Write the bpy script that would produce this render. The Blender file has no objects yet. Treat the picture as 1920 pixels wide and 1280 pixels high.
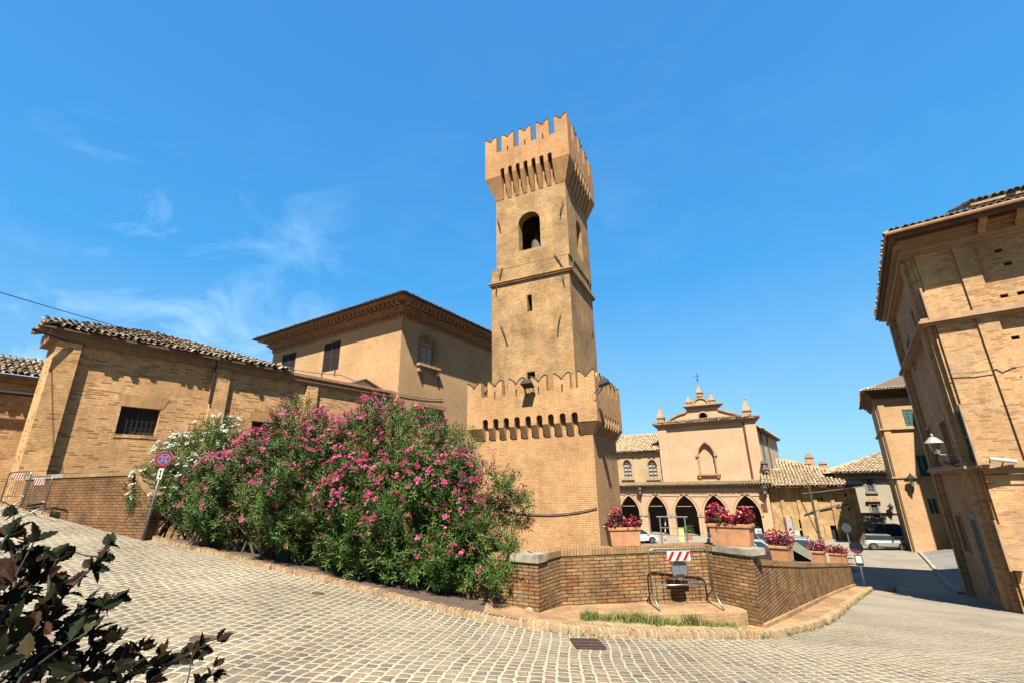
import bpy, bmesh, math, random
import numpy as np
from mathutils import Vector, Matrix
from mathutils.geometry import tessellate_polygon
random.seed(7); np.random.seed(7)
R = math.radians
sc = bpy.context.scene
col = sc.collection

# ---------------------------------------------------------------- camera
FPX, PITCH, ROLL = 845.0, R(17.7), R(1.0)
cam = bpy.data.cameras.new('camera'); camo = bpy.data.objects.new('camera', cam); col.objects.link(camo)
cam.sensor_width = 36; cam.lens = FPX / 1920 * 36; cam.clip_start = 0.05; cam.clip_end = 8000
camo.matrix_world = Matrix.Rotation(math.pi/2 + PITCH, 4, 'X') @ Matrix.Rotation(-ROLL, 4, 'Z')
sc.camera = camo

# ---------------------------------------------------------------- sun, sky, exposure
SUN_AZ, SUN_EL = 186.0, 55.0            # azimuth clockwise from +Y (straight ahead)
sun = bpy.data.lights.new('sun', 'SUN'); suno = bpy.data.objects.new('sun', sun); col.objects.link(suno)
sun.energy = 5.0; sun.angle = R(0.53); sun.color = (1.0, 0.965, 0.91)
ds = Vector((math.sin(R(SUN_AZ))*math.cos(R(SUN_EL)), math.cos(R(SUN_AZ))*math.cos(R(SUN_EL)), math.sin(R(SUN_EL))))
suno.rotation_euler = ds.to_track_quat('Z', 'Y').to_euler()
suno.location = (0, -20, 40)
w = bpy.data.worlds.new("World"); sc.world = w; w.use_nodes = True
nt = w.node_tree; nt.nodes.clear()
def N(tree, typ, **k):
    n = tree.nodes.new(typ)
    for a, b in k.items():
        if a == 'ins':
            for i, v in b.items(): n.inputs[i].default_value = v
        else: setattr(n, a, b)
    return n
L = lambda tree, a, b: tree.links.new(a, b)
sky = N(nt, 'ShaderNodeTexSky', sky_type='NISHITA', sun_disc=False, sun_elevation=R(SUN_EL), sun_rotation=R(SUN_AZ),
        altitude=200, air_density=1.0, dust_density=0.6, ozone_density=2.2)
tc = N(nt, 'ShaderNodeTexCoord')
mp = N(nt, 'ShaderNodeMapping'); mp.inputs['Scale'].default_value = (2.4, 2.4, 3.4); mp.inputs['Rotation'].default_value = (0.2, -0.6, 0.9); mp.inputs['Location'].default_value = (3.1, 1.7, 0.4)
nz = N(nt, 'ShaderNodeTexNoise', ins={'Scale': 2.1, 'Detail': 9.0, 'Roughness': 0.62, 'Distortion': 1.1})
cr = N(nt, 'ShaderNodeValToRGB'); cr.color_ramp.elements[0].position = 0.47; cr.color_ramp.elements[1].position = 0.86
cr.color_ramp.elements[0].color = (0, 0, 0, 1); cr.color_ramp.elements[1].color = (0.85, 0.85, 0.85, 1)
nz2 = N(nt, 'ShaderNodeTexNoise', ins={'Scale': 1.3, 'Detail': 2.0})
cr2 = N(nt, 'ShaderNodeValToRGB'); cr2.color_ramp.elements[0].position = 0.38; cr2.color_ramp.elements[1].position = 0.58
L(nt, tc.outputs['Generated'], mp.inputs[0]); L(nt, mp.outputs[0], nz.inputs[0]); L(nt, nz.outputs[0], cr.inputs[0])
L(nt, tc.outputs['Generated'], nz2.inputs[0]); L(nt, nz2.outputs[0], cr2.inputs[0])
mm = N(nt, 'ShaderNodeMath', operation='MULTIPLY'); L(nt, cr.outputs[0], mm.inputs[0]); L(nt, cr2.outputs[0], mm.inputs[1])
tint = N(nt, 'ShaderNodeMixRGB', blend_type='MULTIPLY', ins={0: 1.0, 2: (0.50, 1.16, 1.62, 1)}); L(nt, sky.outputs[0], tint.inputs[1])
mx = N(nt, 'ShaderNodeMixRGB', ins={2: (5.6, 7.2, 8.8, 1)}); L(nt, mm.outputs[0], mx.inputs[0]); L(nt, tint.outputs[0], mx.inputs[1])
sep = N(nt, 'ShaderNodeSeparateXYZ'); L(nt, tc.outputs['Generated'], sep.inputs[0])
side = N(nt, 'ShaderNodeMapRange', ins={1: -0.30, 2: -0.58, 3: 0.05, 4: 1.0}); L(nt, sep.outputs['X'], side.inputs[0])
mm2 = N(nt, 'ShaderNodeMath', operation='MULTIPLY'); L(nt, mm.outputs[0], mm2.inputs[0]); L(nt, side.outputs[0], mm2.inputs[1]); L(nt, mm2.outputs[0], mx.inputs[0])
rmp = N(nt, 'ShaderNodeValToRGB'); L(nt, sep.outputs['Z'], rmp.inputs[0]); el = rmp.color_ramp.elements
for k_, (p_, c_) in enumerate(((0.0, (2.1, 3.2, 3.8)), (0.14, (1.35, 2.8, 4.1)), (0.40, (.40, 2.08, 4.25)), (0.66, (.33, 1.72, 4.0)), (0.9, (.30, 1.5, 3.7)))):
    e_ = el[k_] if k_ < 2 else el.new(p_); e_.position = p_; e_.color = (c_[0]/5, c_[1]/5, c_[2]/5, 1)
rs = N(nt, 'ShaderNodeVectorMath', operation='SCALE', ins={'Scale': 5.0}); L(nt, rmp.outputs[0], rs.inputs[0])
hz = N(nt, 'ShaderNodeMixRGB', ins={0: 0.8}); L(nt, tint.outputs[0], hz.inputs[1]); L(nt, rs.outputs[0], hz.inputs[2]); L(nt, hz.outputs[0], mx.inputs[1])
bg = N(nt, 'ShaderNodeBackground', ins={1: 0.0505}); L(nt, mx.outputs[0], bg.inputs[0])
wo = N(nt, 'ShaderNodeOutputWorld'); L(nt, bg.outputs[0], wo.inputs[0])
sc.view_settings.view_transform = 'Standard'; sc.view_settings.look = 'None'
sc.view_settings.exposure = 1.98; sc.view_settings.gamma = 1.0; sc.view_settings.use_curve_mapping = False

# ---------------------------------------------------------------- geometry helpers
def ray(px, py):
    """direction seen at a pixel of the 1920x1280 photograph (eye at the origin)"""
    u, v = px-960, 640-py
    U = u*math.cos(ROLL)+v*math.sin(ROLL); W = -u*math.sin(ROLL)+v*math.cos(ROLL)
    return (U, FPX*math.cos(PITCH)-W*math.sin(PITCH), FPX*math.sin(PITCH)+W*math.cos(PITCH))
def atz(px, py, z):
    r = ray(px, py); k = z/r[2]; return Vector((r[0]*k, r[1]*k, z))
def aty(px, py, y):
    r = ray(px, py); k = y/r[1]; return Vector((r[0]*k, y, r[2]*k))
def dr(az): return (math.sin(R(az)), math.cos(R(az)))
class Fr:
    """vertical plane: s runs along azimuth az, d outward, z up"""
    def __init__(s, o, az, out):
        s.o = (o[0], o[1]); s.az = az; s.t = dr(az); s.n = dr(az+90*out); s.out = out
    def P(s, a, d, z): return (s.o[0]+s.t[0]*a+s.n[0]*d, s.o[1]+s.t[1]*a+s.n[1]*d, z)
    def px(s, px, py, d=0.0):
        r = ray(px, py); ox, oy = s.o[0]+s.n[0]*d, s.o[1]+s.n[1]*d
        k = (ox*s.n[0]+oy*s.n[1])/(r[0]*s.n[0]+r[1]*s.n[1])
        x, y = r[0]*k-ox, r[1]*k-oy
        return (x*s.t[0]+y*s.t[1], k*r[2])
    def off(s, a, d): p = s.P(a, d, 0); return Fr(p[:2], s.az, s.out)
def rect(s0, s1, z0, z1): return [(s0, z0), (s1, z0), (s1, z1), (s0, z1)]
def arch(s0, s1, z0, zs, n=10, pointed=0.0):
    c, r = (s0+s1)/2, (s1-s0)/2
    pts = [(s0, z0), (s1, z0)]
    if pointed:
        # two arcs whose centres lie beyond the middle
        e = pointed*r; rr = r+e; H = math.sqrt(rr*rr-e*e)
        a1 = math.atan2(H, e)
        for i in range(n+1):
            a = a1*i/n; pts.append((c-e+rr*math.cos(a), zs+rr*math.sin(a)))
        for i in range(1, n+1):
            a = a1*(1-i/n); pts.append((c+e-rr*math.cos(a), zs+rr*math.sin(a)))
    else:
        for i in range(n+1):
            a = math.pi*i/n; pts.append((c+r*math.cos(a), zs+r*math.sin(a)))
    return pts
class MB:
    def __init__(s): s.V = []; s.F = []; s.M = []; s.Rn = []
    def add(s, vs, fs, mi=0, rn=None):
        b = len(s.V); s.V += [tuple(v) for v in vs]
        rn = random.random() if rn is None else rn
        for f in fs: s.F.append([b+i for i in f]); s.M.append(mi); s.Rn.append(rn)
        return s
    def quad(s, a, b, c, d, mi=0): return s.add([a, b, c, d], [(0, 1, 2, 3)], mi)
    def box(s, fr, s0, s1, d0, d1, z0, z1, mi=0):
        P = fr.P
        v = [P(s0, d0, z0), P(s1, d0, z0), P(s1, d1, z0), P(s0, d1, z0), P(s0, d0, z1), P(s1, d0, z1), P(s1, d1, z1), P(s0, d1, z1)]
        return s.add(v, [(0, 1, 2, 3), (7, 6, 5, 4), (0, 4, 5, 1), (1, 5, 6, 2), (2, 6, 7, 3), (3, 7, 4, 0)], mi)
    def cube(s, x0, x1, y0, y1, z0, z1, mi=0):
        return s.box(Fr((0, 0), 90, -1), x0, x1, y0, y1, z0, z1, mi)
    def prism(s, fr, poly, d0, d1, holes=(), mi=0, back=True, sides=True, mi_side=None):
        """polygon in (s,z), extruded from depth d0 to d1 (d1 is the outer face), with real holes"""
        loops = [poly]+list(holes)
        tri = tessellate_polygon([[Vector((a, b, 0)) for a, b in lp] for lp in loops])
        flat = [p for lp in loops for p in lp]; n = len(flat)
        vs = [fr.P(a, d1, b) for a, b in flat]+[fr.P(a, d0, b) for a, b in flat]
        fs = [tuple(t) for t in tri]
        if back: fs += [tuple(n+i for i in reversed(t)) for t in tri]
        s.add(vs, fs, mi)
        if sides:
            fs = []; k = 0
            for lp in loops:
                m = len(lp)
                for i in range(m): j = (i+1) % m; fs.append((k+i, k+j, n+k+j, n+k+i))
                k += m
            s.add(vs, fs, mi if mi_side is None else mi_side)
        return s
    def tube(s, pts, r, n=8, mi=0, cap=True):
        pts = [Vector(p) for p in pts]; rs = r if isinstance(r, (list, tuple)) else [r]*len(pts)
        vs = []
        for i, p in enumerate(pts):
            t = (pts[min(i+1, len(pts)-1)]-pts[max(i-1, 0)]).normalized()
            u = t.orthogonal().normalized() if i == 0 else (u-t*u.dot(t)).normalized()
            w_ = t.cross(u)
            for k in range(n):
                a = 2*math.pi*k/n; vs.append(p+(u*math.cos(a)+w_*math.sin(a))*rs[i])
        fs = [(i*n+k, i*n+(k+1) % n, (i+1)*n+(k+1) % n, (i+1)*n+k) for i in range(len(pts)-1) for k in range(n)]
        if cap: fs += [tuple(range(n-1, -1, -1)), tuple(range((len(pts)-1)*n, len(pts)*n))]
        return s.add(vs, fs, mi)
    def lathe(s, c, prof, n=12, mi=0, sx=1, sy=1):
        vs = [(c[0]+r*math.cos(2*math.pi*k/n)*sx, c[1]+r*math.sin(2*math.pi*k/n)*sy, c[2]+z) for r, z in prof for k in range(n)]
        fs = [(i*n+k, i*n+(k+1) % n, (i+1)*n+(k+1) % n, (i+1)*n+k) for i in range(len(prof)-1) for k in range(n)]
        fs += [tuple(range(n-1, -1, -1)), tuple(range((len(prof)-1)*n, len(prof)*n))]
        return s.add(vs, fs, mi)
    def pyr(s, fr, s0, s1, d0, d1, z0, z1, k=0.0, mi=0):
        """frustum: top shrunk to fraction k"""
        cs, cd = (s0+s1)/2, (d0+d1)/2; P = fr.P
        b = [(s0, d0), (s1, d0), (s1, d1), (s0, d1)]
        v = [P(a, d, z0) for a, d in b]+[P(cs+(a-cs)*k, cd+(d-cd)*k, z1) for a, d in b]
        return s.add(v, [(3, 2, 1, 0), (4, 5, 6, 7)]+[(i, (i+1) % 4, 4+(i+1) % 4, 4+i) for i in range(4)], mi)
    def build(s, name, mats, parent=None, origin=None, smooth=False, bevel=0.0, uv=True, recalc=True):
        org = Vector(origin) if origin is not None else (ORG.get(parent.name, Vector()) if parent else Vector())
        me = bpy.data.meshes.new(name)
        me.from_pydata([tuple(Vector(v)-org) for v in s.V], [], s.F)
        if not isinstance(mats, (list, tuple)): mats = [mats]
        for m in mats: me.materials.append(m)
        me.polygons.foreach_set('material_index', s.M)
        at = me.attributes.new('rnd', 'FLOAT', 'FACE'); at.data.foreach_set('value', s.Rn)
        if recalc or bevel:
            bm = bmesh.new(); bm.from_mesh(me)
            bmesh.ops.remove_doubles(bm, verts=bm.verts, dist=1e-5)
            bmesh.ops.recalc_face_normals(bm, faces=bm.faces)
            if bevel:
                es = [e for e in bm.edges if len(e.link_faces) == 2 and e.calc_face_angle(0) > 0.5]
                bmesh.ops.bevel(bm, geom=es, offset=bevel, segments=2, affect='EDGES', clamp_overlap=True)
            bm.to_mesh(me); bm.free()
        if uv: auto_uv(me, org)
        if smooth: me.polygons.foreach_set('use_smooth', [True]*len(me.polygons))
        o = bpy.data.objects.new(name, me); col.objects.link(o)
        if parent: o.parent = parent
        elif origin is not None: o.location = org
        ORG[o.name] = org
        return o
ORG = {}
def auto_uv(me, org):
    uvl = me.uv_layers.new(name='UVMap'); nl = len(me.loops)
    if nl == 0: return
    co = np.empty(len(me.vertices)*3); me.vertices.foreach_get('co', co); co = co.reshape(-1, 3)+np.array(org)
    vi = np.empty(nl, dtype=np.int32); me.loops.foreach_get('vertex_index', vi)
    nf = len(me.polygons); nr = np.empty(nf*3); me.polygons.foreach_get('normal', nr); nr = nr.reshape(-1, 3)
    tot = np.empty(nf, dtype=np.int32); me.polygons.foreach_get('loop_total', tot)
    pn = np.repeat(nr, tot, axis=0); p = co[vi]
    hl = np.hypot(pn[:, 0], pn[:, 1])+1e-9
    tx, ty = -pn[:, 1]/hl, pn[:, 0]/hl
    flip = np.where((tx > 0) | ((tx == 0) & (ty > 0)), 1, -1); tx *= flip; ty *= flip
    u = p[:, 0]*tx+p[:, 1]*ty; v = p[:, 2].copy()
    hz = np.abs(pn[:, 2]) > 0.75
    u[hz] = p[hz, 0]; v[hz] = p[hz, 1]
    uvl.data.foreach_set('uv', np.stack([u, v], 1).ravel())
def tag(o, label=None, cat=None, group=None, kind=None):
    if label: o['label'] = label
    if cat: o['category'] = cat
    if group: o['group'] = group
    if kind: o['kind'] = kind
    return o
def empty(name, loc, label, cat, group=None, rz=0.0):
    o = bpy.data.objects.new(name, None); col.objects.link(o); o.location = loc; o.rotation_euler = (0, 0, rz)
    o.empty_display_size = 0.2; ORG[o.name] = Vector(loc)
    return tag(o, label, cat, group)
def local_empty(name, label, cat, group=None):
    o = empty(name, (0, 0, 0), label, cat, group); return o
def kids(o): return [c for c in bpy.data.objects if c.parent == o]
def dup(root, loc, rz=0.0, label=None, scale=None, swap=None):
    def rec(o, par):
        c = o.copy(); col.objects.link(c)
        if par: c.parent = par
        if swap and o.type == 'MESH' and any(m in swap for m in o.data.materials):
            c.data = o.data.copy()
            for i, m in enumerate(c.data.materials):
                if m in swap: c.data.materials[i] = swap[m]
        for ch in kids(o): rec(ch, c)
        return c
    r = rec(root, None); r.location = loc; r.rotation_euler = (0, 0, rz)
    if label: r['label'] = label
    if scale: r.scale = scale if not isinstance(scale, (int, float)) else (scale,)*3
    return r
def np_mesh(name, V, Fq, mats, parent=None, rn=None, mi=None, origin=None, smooth=False):
    me = bpy.data.meshes.new(name); V = np.asarray(V, float); Fq = np.asarray(Fq, np.int32)
    org = ORG.get(parent.name, Vector()) if parent else Vector(origin or (0, 0, 0))
    V = V-np.array(org)
    me.vertices.add(len(V)); me.vertices.foreach_set('co', V.ravel())
    k = Fq.shape[1]; me.loops.add(Fq.size); me.loops.foreach_set('vertex_index', Fq.ravel())
    me.polygons.add(len(Fq)); me.polygons.foreach_set('loop_start', np.arange(0, Fq.size, k, dtype=np.int32))
    me.update(calc_edges=True)
    for m in (mats if isinstance(mats, (list, tuple)) else [mats]): me.materials.append(m)
    if mi is not None: me.polygons.foreach_set('material_index', np.asarray(mi, np.int32))
    at = me.attributes.new('rnd', 'FLOAT', 'FACE')
    at.data.foreach_set('value', np.asarray(rn if rn is not None else np.random.rand(len(Fq)), float))
    if smooth: me.polygons.foreach_set('use_smooth', [True]*len(Fq))
    me.validate()
    o = bpy.data.objects.new(name, me); col.objects.link(o)
    if parent: o.parent = parent
    elif origin is not None: o.location = org
    ORG[o.name] = Vector(org)
    return o
def rot_to(dirs, spin):
    """(m,3) directions -> (m,3,3) matrices whose z column is the direction, spun about it"""
    z = dirs/np.linalg.norm(dirs, axis=1, keepdims=True)
    ref = np.where(np.abs(z[:, 2:3]) < 0.9, np.array([[0, 0, 1.0]]), np.array([[1.0, 0, 0]]))
    x = np.cross(ref, z); x /= np.linalg.norm(x, axis=1, keepdims=True); y = np.cross(z, x)
    c, s_ = np.cos(spin)[:, None], np.sin(spin)[:, None]
    return np.stack([x*c+y*s_, -x*s_+y*c, z], axis=2)
def scatter(TV, TF, pos, mats, scl):
    """instances of a template baked to arrays"""
    m, k = len(pos), len(TV)
    V = np.einsum('mij,kj->mki', mats, TV)*scl[:, None, None]+pos[:, None, :]
    Fq = (np.asarray(TF)[None]+(np.arange(m)*k)[:, None, None]).reshape(-1, len(TF[0]))
    return V.reshape(-1, 3), Fq

# ---------------------------------------------------------------- materials
def mat(name): m = bpy.data.materials.new(name); m.use_nodes = True; t = m.node_tree; return m, t, t.nodes['Principled BSDF']
KA = 0.40
def c4(c): return (c[0]*KA, c[1]*KA*.955, c[2]*KA*.87, 1)
def plain(name, c, rough=0.6, metal=0.0, noise=0.12, scale=6.0, bump=0.0, spec=0.4):
    m, t, b = mat(name)
    tcn = N(t, 'ShaderNodeTexCoord'); n = N(t, 'ShaderNodeTexNoise', ins={'Scale': scale, 'Detail': 6.0, 'Roughness': 0.6})
    L(t, tcn.outputs['Object'], n.inputs[0])
    r = N(t, 'ShaderNodeValToRGB'); r.color_ramp.elements[0].position = 0.3; r.color_ramp.elements[1].position = 0.7
    r.color_ramp.elements[0].color = c4([x*(1-noise*1.6) for x in c]); r.color_ramp.elements[1].color = c4([min(1, x*(1+noise)) for x in c])
    L(t, n.outputs[0], r.inputs[0]); L(t, r.outputs[0], b.inputs['Base Color'])
    b.inputs['Roughness'].default_value = rough; b.inputs['Metallic'].default_value = metal; b.inputs['Specular IOR Level'].default_value = spec
    if bump:
        bp = N(t, 'ShaderNodeBump', ins={'Strength': bump, 'Distance': 0.02}); L(t, n.outputs[0], bp.inputs['Height']); L(t, bp.outputs[0], b.inputs['Normal'])
    return m
def rndmat(name, cols, rough=0.7, noise=0.0, nscale=10.0, trans=0.0, spec=0.3, bump=0.0):
    """colour picked per face group from the 'rnd' attribute"""
    m, t, b = mat(name)
    a = N(t, 'ShaderNodeAttribute', attribute_name='rnd'); r = N(t, 'ShaderNodeValToRGB')
    e = r.color_ramp.elements
    while len(e) < len(cols): e.new(0.5)
    for i, (p, c) in enumerate(cols): e[i].position = p; e[i].color = c4(c)
    L(t, a.outputs['Fac'], r.inputs[0]); out = r.outputs[0]
    if noise:
        tcn = N(t, 'ShaderNodeTexCoord'); n = N(t, 'ShaderNodeTexNoise', ins={'Scale': nscale, 'Detail': 5.0}); L(t, tcn.outputs['Object'], n.inputs[0])
        mr = N(t, 'ShaderNodeMapRange', ins={1: 0.3, 2: 0.7, 3: 1-noise, 4: 1+noise}); L(t, n.outputs[0], mr.inputs[0])
        hs = N(t, 'ShaderNodeVectorMath', operation='SCALE'); L(t, out, hs.inputs[0]); L(t, mr.outputs[0], hs.inputs['Scale']); out = hs.outputs[0]
        if bump:
            bp = N(t, 'ShaderNodeBump', ins={'Strength': bump, 'Distance': 0.02}); L(t, n.outputs[0], bp.inputs['Height']); L(t, bp.outputs[0], b.inputs['Normal'])
    L(t, out, b.inputs['Base Color']); b.inputs['Roughness'].default_value = rough; b.inputs['Specular IOR Level'].default_value = spec
    if trans:
        tr = N(t, 'ShaderNodeBsdfTranslucent'); L(t, out, tr.inputs[0])
        mxs = N(t, 'ShaderNodeMixShader', ins={0: trans}); L(t, b.outputs[0], mxs.inputs[1]); L(t, tr.outputs[0], mxs.inputs[2])
        L(t, mxs.outputs[0], t.nodes['Material Output'].inputs[0])
    return m
def brick(name, c1, c2, mortar, wr=(1.32, 1.20, 1.00), bw=0.27, rh=0.066, ms=0.010, bump=0.5, patch=None, dark=0.25, pscale=0.45, streak=0.35, dist=0.012, third=None, mdist=0.006, grit=.2, stain=.3, odd=.5):
    c1, c2, mortar = [(c[0]*wr[0], c[1]*wr[1], c[2]*wr[2]) for c in (c1, c2, mortar)]
    patch = patch and (patch[0]*1.2, patch[1]*1.06, patch[2]*.86)
    m, t, b = mat(name)
    uv = N(t, 'ShaderNodeUVMap'); uv.uv_map = 'UVMap'
    nd = N(t, 'ShaderNodeTexNoise', ins={'Scale': 2.2, 'Detail': 3.0}); L(t, uv.outputs[0], nd.inputs[0])
    sub = N(t, 'ShaderNodeVectorMath', operation='SUBTRACT', ins={1: (0.5, 0.5, 0.5)}); L(t, nd.outputs['Color'], sub.inputs[0])
    scl = N(t, 'ShaderNodeVectorMath', operation='MULTIPLY', ins={1: (dist*2.5, dist, 0)}); L(t, sub.outputs[0], scl.inputs[0])
    add = N(t, 'ShaderNodeVectorMath', operation='ADD'); L(t, uv.outputs[0], add.inputs[0]); L(t, scl.outputs[0], add.inputs[1])
    br = N(t, 'ShaderNodeTexBrick', offset=0.5, ins={'Color1': c4(c1), 'Color2': c4(c2), 'Mortar': c4(mortar), 'Scale': 1.0, 'Mortar Size': ms,
        'Mortar Smooth': 0.25, 'Bias': 0.0, 'Brick Width': bw, 'Row Height': rh})
    L(t, add.outputs[0], br.inputs[0]); out = br.outputs['Color']
    # second pass on the same grid picks scattered odd bricks
    b2 = N(t, 'ShaderNodeTexBrick', offset=0.5, ins={'Color1': (0, 0, 0, 1), 'Color2': (1, 1, 1, 1), 'Mortar': (0, 0, 0, 1), 'Scale': 1.0, 'Mortar Size': 0.0, 'Brick Width': bw, 'Row Height': rh})
    L(t, add.outputs[0], b2.inputs[0])
    n3 = N(t, 'ShaderNodeTexNoise', ins={'Scale': .9, 'Detail': 3.0}); L(t, uv.outputs[0], n3.inputs[0])
    ad3 = N(t, 'ShaderNodeMath', operation='ADD'); L(t, b2.outputs['Color'], ad3.inputs[0]); L(t, n3.outputs[0], ad3.inputs[1])
    r3 = N(t, 'ShaderNodeMapRange', ins={1: 1.22, 2: 1.36, 3: 0.0, 4: 1.0}); L(t, ad3.outputs[0], r3.inputs[0])
    th = third or [x*0.62 for x in c2]
    m3 = N(t, 'ShaderNodeMixRGB', blend_type='MIX', ins={2: c4(th)}); f3 = N(t, 'ShaderNodeMath', operation='MULTIPLY')
    inv = N(t, 'ShaderNodeMath', operation='SUBTRACT', ins={0: 1.0}); L(t, br.outputs['Fac'], inv.inputs[1])
    L(t, r3.outputs[0], f3.inputs[0]); L(t, inv.outputs[0], f3.inputs[1])
    f3b = N(t, 'ShaderNodeMath', operation='MULTIPLY', ins={1: odd}); L(t, f3.outputs[0], f3b.inputs[0])
    L(t, f3b.outputs[0], m3.inputs[0]); L(t, out, m3.inputs[1]); out = m3.outputs[0]
    # broad weathering patches
    n2 = N(t, 'ShaderNodeTexNoise', ins={'Scale': pscale, 'Detail': 7.0, 'Roughness': 0.65}); L(t, uv.outputs[0], n2.inputs[0])
    mr = N(t, 'ShaderNodeMapRange', ins={1: 0.32, 2: 0.68, 3: 1-dark*1.4, 4: 1.13}); L(t, n2.outputs[0], mr.inputs[0])
    sc1 = N(t, 'ShaderNodeVectorMath', operation='SCALE'); L(t, out, sc1.inputs[0]); L(t, mr.outputs[0], sc1.inputs['Scale']); out = sc1.outputs[0]
    if patch:
        n5 = N(t, 'ShaderNodeTexNoise', ins={'Scale': pscale*1.7, 'Detail': 5.0, 'Roughness': 0.7}); 
        mo = N(t, 'ShaderNodeVectorMath', operation='ADD', ins={1: (31.0, 17.0, 0)}); L(t, uv.outputs[0], mo.inputs[0]); L(t, mo.outputs[0], n5.inputs[0])
        r5 = N(t, 'ShaderNodeValToRGB'); r5.color_ramp.elements[0].position = 0.5; r5.color_ramp.elements[1].position = 0.66; L(t, n5.outputs[0], r5.inputs[0])
        f5 = N(t, 'ShaderNodeMath', operation='MULTIPLY', ins={1: 0.65}); L(t, r5.outputs[0], f5.inputs[0])
        m5 = N(t, 'ShaderNodeMixRGB', ins={2: c4(patch)}); L(t, f5.outputs[0], m5.inputs[0]); L(t, out, m5.inputs[1]); out = m5.outputs[0]
    # fine course streaks (horizontal) so distant walls keep a grain
    st = N(t, 'ShaderNodeVectorMath', operation='MULTIPLY', ins={1: (7.0, 16.0, 1)}); L(t, uv.outputs[0], st.inputs[0])
    n4 = N(t, 'ShaderNodeTexNoise', ins={'Scale': 1.0, 'Detail': 5.0, 'Roughness': 0.75}); L(t, st.outputs[0], n4.inputs[0])
    mr4 = N(t, 'ShaderNodeMapRange', ins={1: 0.3, 2: 0.7, 3: 1-streak*.8, 4: 1+streak*0.5}); L(t, n4.outputs[0], mr4.inputs[0])
    sc2 = N(t, 'ShaderNodeVectorMath', operation='SCALE'); L(t, out, sc2.inputs[0]); L(t, mr4.outputs[0], sc2.inputs['Scale'])
    gn = N(t, 'ShaderNodeTexNoise', ins={'Scale': 2.7, 'Detail': 9.0, 'Roughness': 0.78}); L(t, uv.outputs[0], gn.inputs[0])
    gm = N(t, 'ShaderNodeMapRange', ins={1: 0.34, 2: 0.66, 3: 1-grit, 4: 1+grit*.75}); L(t, gn.outputs[0], gm.inputs[0])
    sc3 = N(t, 'ShaderNodeVectorMath', operation='SCALE'); L(t, sc2.outputs[0], sc3.inputs[0]); L(t, gm.outputs[0], sc3.inputs['Scale'])
    # dark run-off stains falling down the wall
    dv = N(t, 'ShaderNodeVectorMath', operation='MULTIPLY', ins={1: (1.3, .22, 1)}); L(t, uv.outputs[0], dv.inputs[0])
    dn_ = N(t, 'ShaderNodeTexNoise', ins={'Scale': 1.0, 'Detail': 6.0, 'Roughness': 0.7}); L(t, dv.outputs[0], dn_.inputs[0])
    dm = N(t, 'ShaderNodeMapRange', ins={1: 0.55, 2: 0.75, 3: 1.0, 4: 1-stain}); L(t, dn_.outputs[0], dm.inputs[0])
    sc4 = N(t, 'ShaderNodeVectorMath', operation='SCALE'); L(t, sc3.outputs[0], sc4.inputs[0]); L(t, dm.outputs[0], sc4.inputs['Scale'])
    L(t, sc4.outputs[0], b.inputs['Base Color'])
    b.inputs['Roughness'].default_value = 0.9; b.inputs['Specular IOR Level'].default_value = 0.15
    ht = N(t, 'ShaderNodeMath', operation='MULTIPLY_ADD', ins={1: 0.6}); L(t, n4.outputs[0], ht.inputs[0]); L(t, inv.outputs[0], ht.inputs[2])
    bp = N(t, 'ShaderNodeBump', ins={'Strength': bump, 'Distance': mdist}); L(t, ht.outputs[0], bp.inputs['Height']); L(t, bp.outputs[0], b.inputs['Normal'])
    return m
M = {}
M['tower_low'] = brick('tower_brick', (.46,.235,.105), (.56,.33,.165), (.60,.44,.27), wr=(1.31,1.20,1.03), bw=.29, rh=.075, ms=.013, patch=(.62,.44,.25), dark=.2, streak=.25)
M['tower_up'] = brick('tower_upper_brick', (.43,.26,.13), (.56,.37,.20), (.46,.34,.19), wr=(1.40,1.32,1.14), bw=.28, rh=.085, ms=.016, patch=(.56,.31,.17), dark=.36, streak=.45, pscale=.8, third=(.30,.20,.10))
M['left'] = brick('old_wall_brick', (.53,.31,.155), (.60,.385,.21), (.60,.43,.26), odd=.7, wr=(1.74,1.60,1.36), bw=.34, rh=.078, ms=.010, patch=(.50,.27,.14), dark=.25, streak=.42, dist=.03, third=(.26,.11,.04), bump=.9)
M['mid'] = brick('palace_brick', (.60,.37,.20), (.64,.41,.23), (.60,.42,.25), wr=(1.17,1.14,1.05), grit=.1, stain=.2, bw=.27, rh=.07, ms=.008, dark=.14, streak=.16, third=(.52,.30,.16))
M['right'] = brick('palazzo_brick', (.58,.35,.185), (.66,.43,.24), (.60,.43,.26), wr=(1.37,1.27,1.13), odd=.6, bw=.30, rh=.075, ms=.009, patch=(.50,.42,.30), dark=.26, streak=.34, third=(.32,.15,.06), bump=.9)
M['church'] = brick('church_brick', (.62,.40,.26), (.66,.44,.29), (.63,.45,.31), wr=(1.28,1.21,1.15), grit=.08, stain=.15, bw=.27, rh=.08, ms=.008, dark=.1, streak=.12)
M['old'] = brick('stained_brick', (.58,.40,.21), (.66,.47,.26), (.55,.40,.23), bw=.3, rh=.08, ms=.01, patch=(.42,.30,.17), dark=.35, streak=.3, pscale=.7)
M['wall'] = brick('parapet_brick', (.40,.18,.075), (.64,.46,.26), (.06,.042,.022), wr=(1.12,1.0,.86), bw=.25, rh=.0685, ms=.0085, patch=(.30,.25,.13), dark=.42, streak=.4, third=(.17,.10,.06), bump=1.0, pscale=1.2, mdist=.016, dist=.010)
M['wall_l'] = brick('left_parapet_brick', (.30,.145,.065), (.42,.25,.13), (.06,.04,.025), wr=(1.1,1.0,.86), bw=.27, rh=.075, ms=.009, patch=(.26,.18,.09), dark=.4, streak=.35, third=(.15,.08,.045), bump=1.0, pscale=1.2, mdist=.016)
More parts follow.
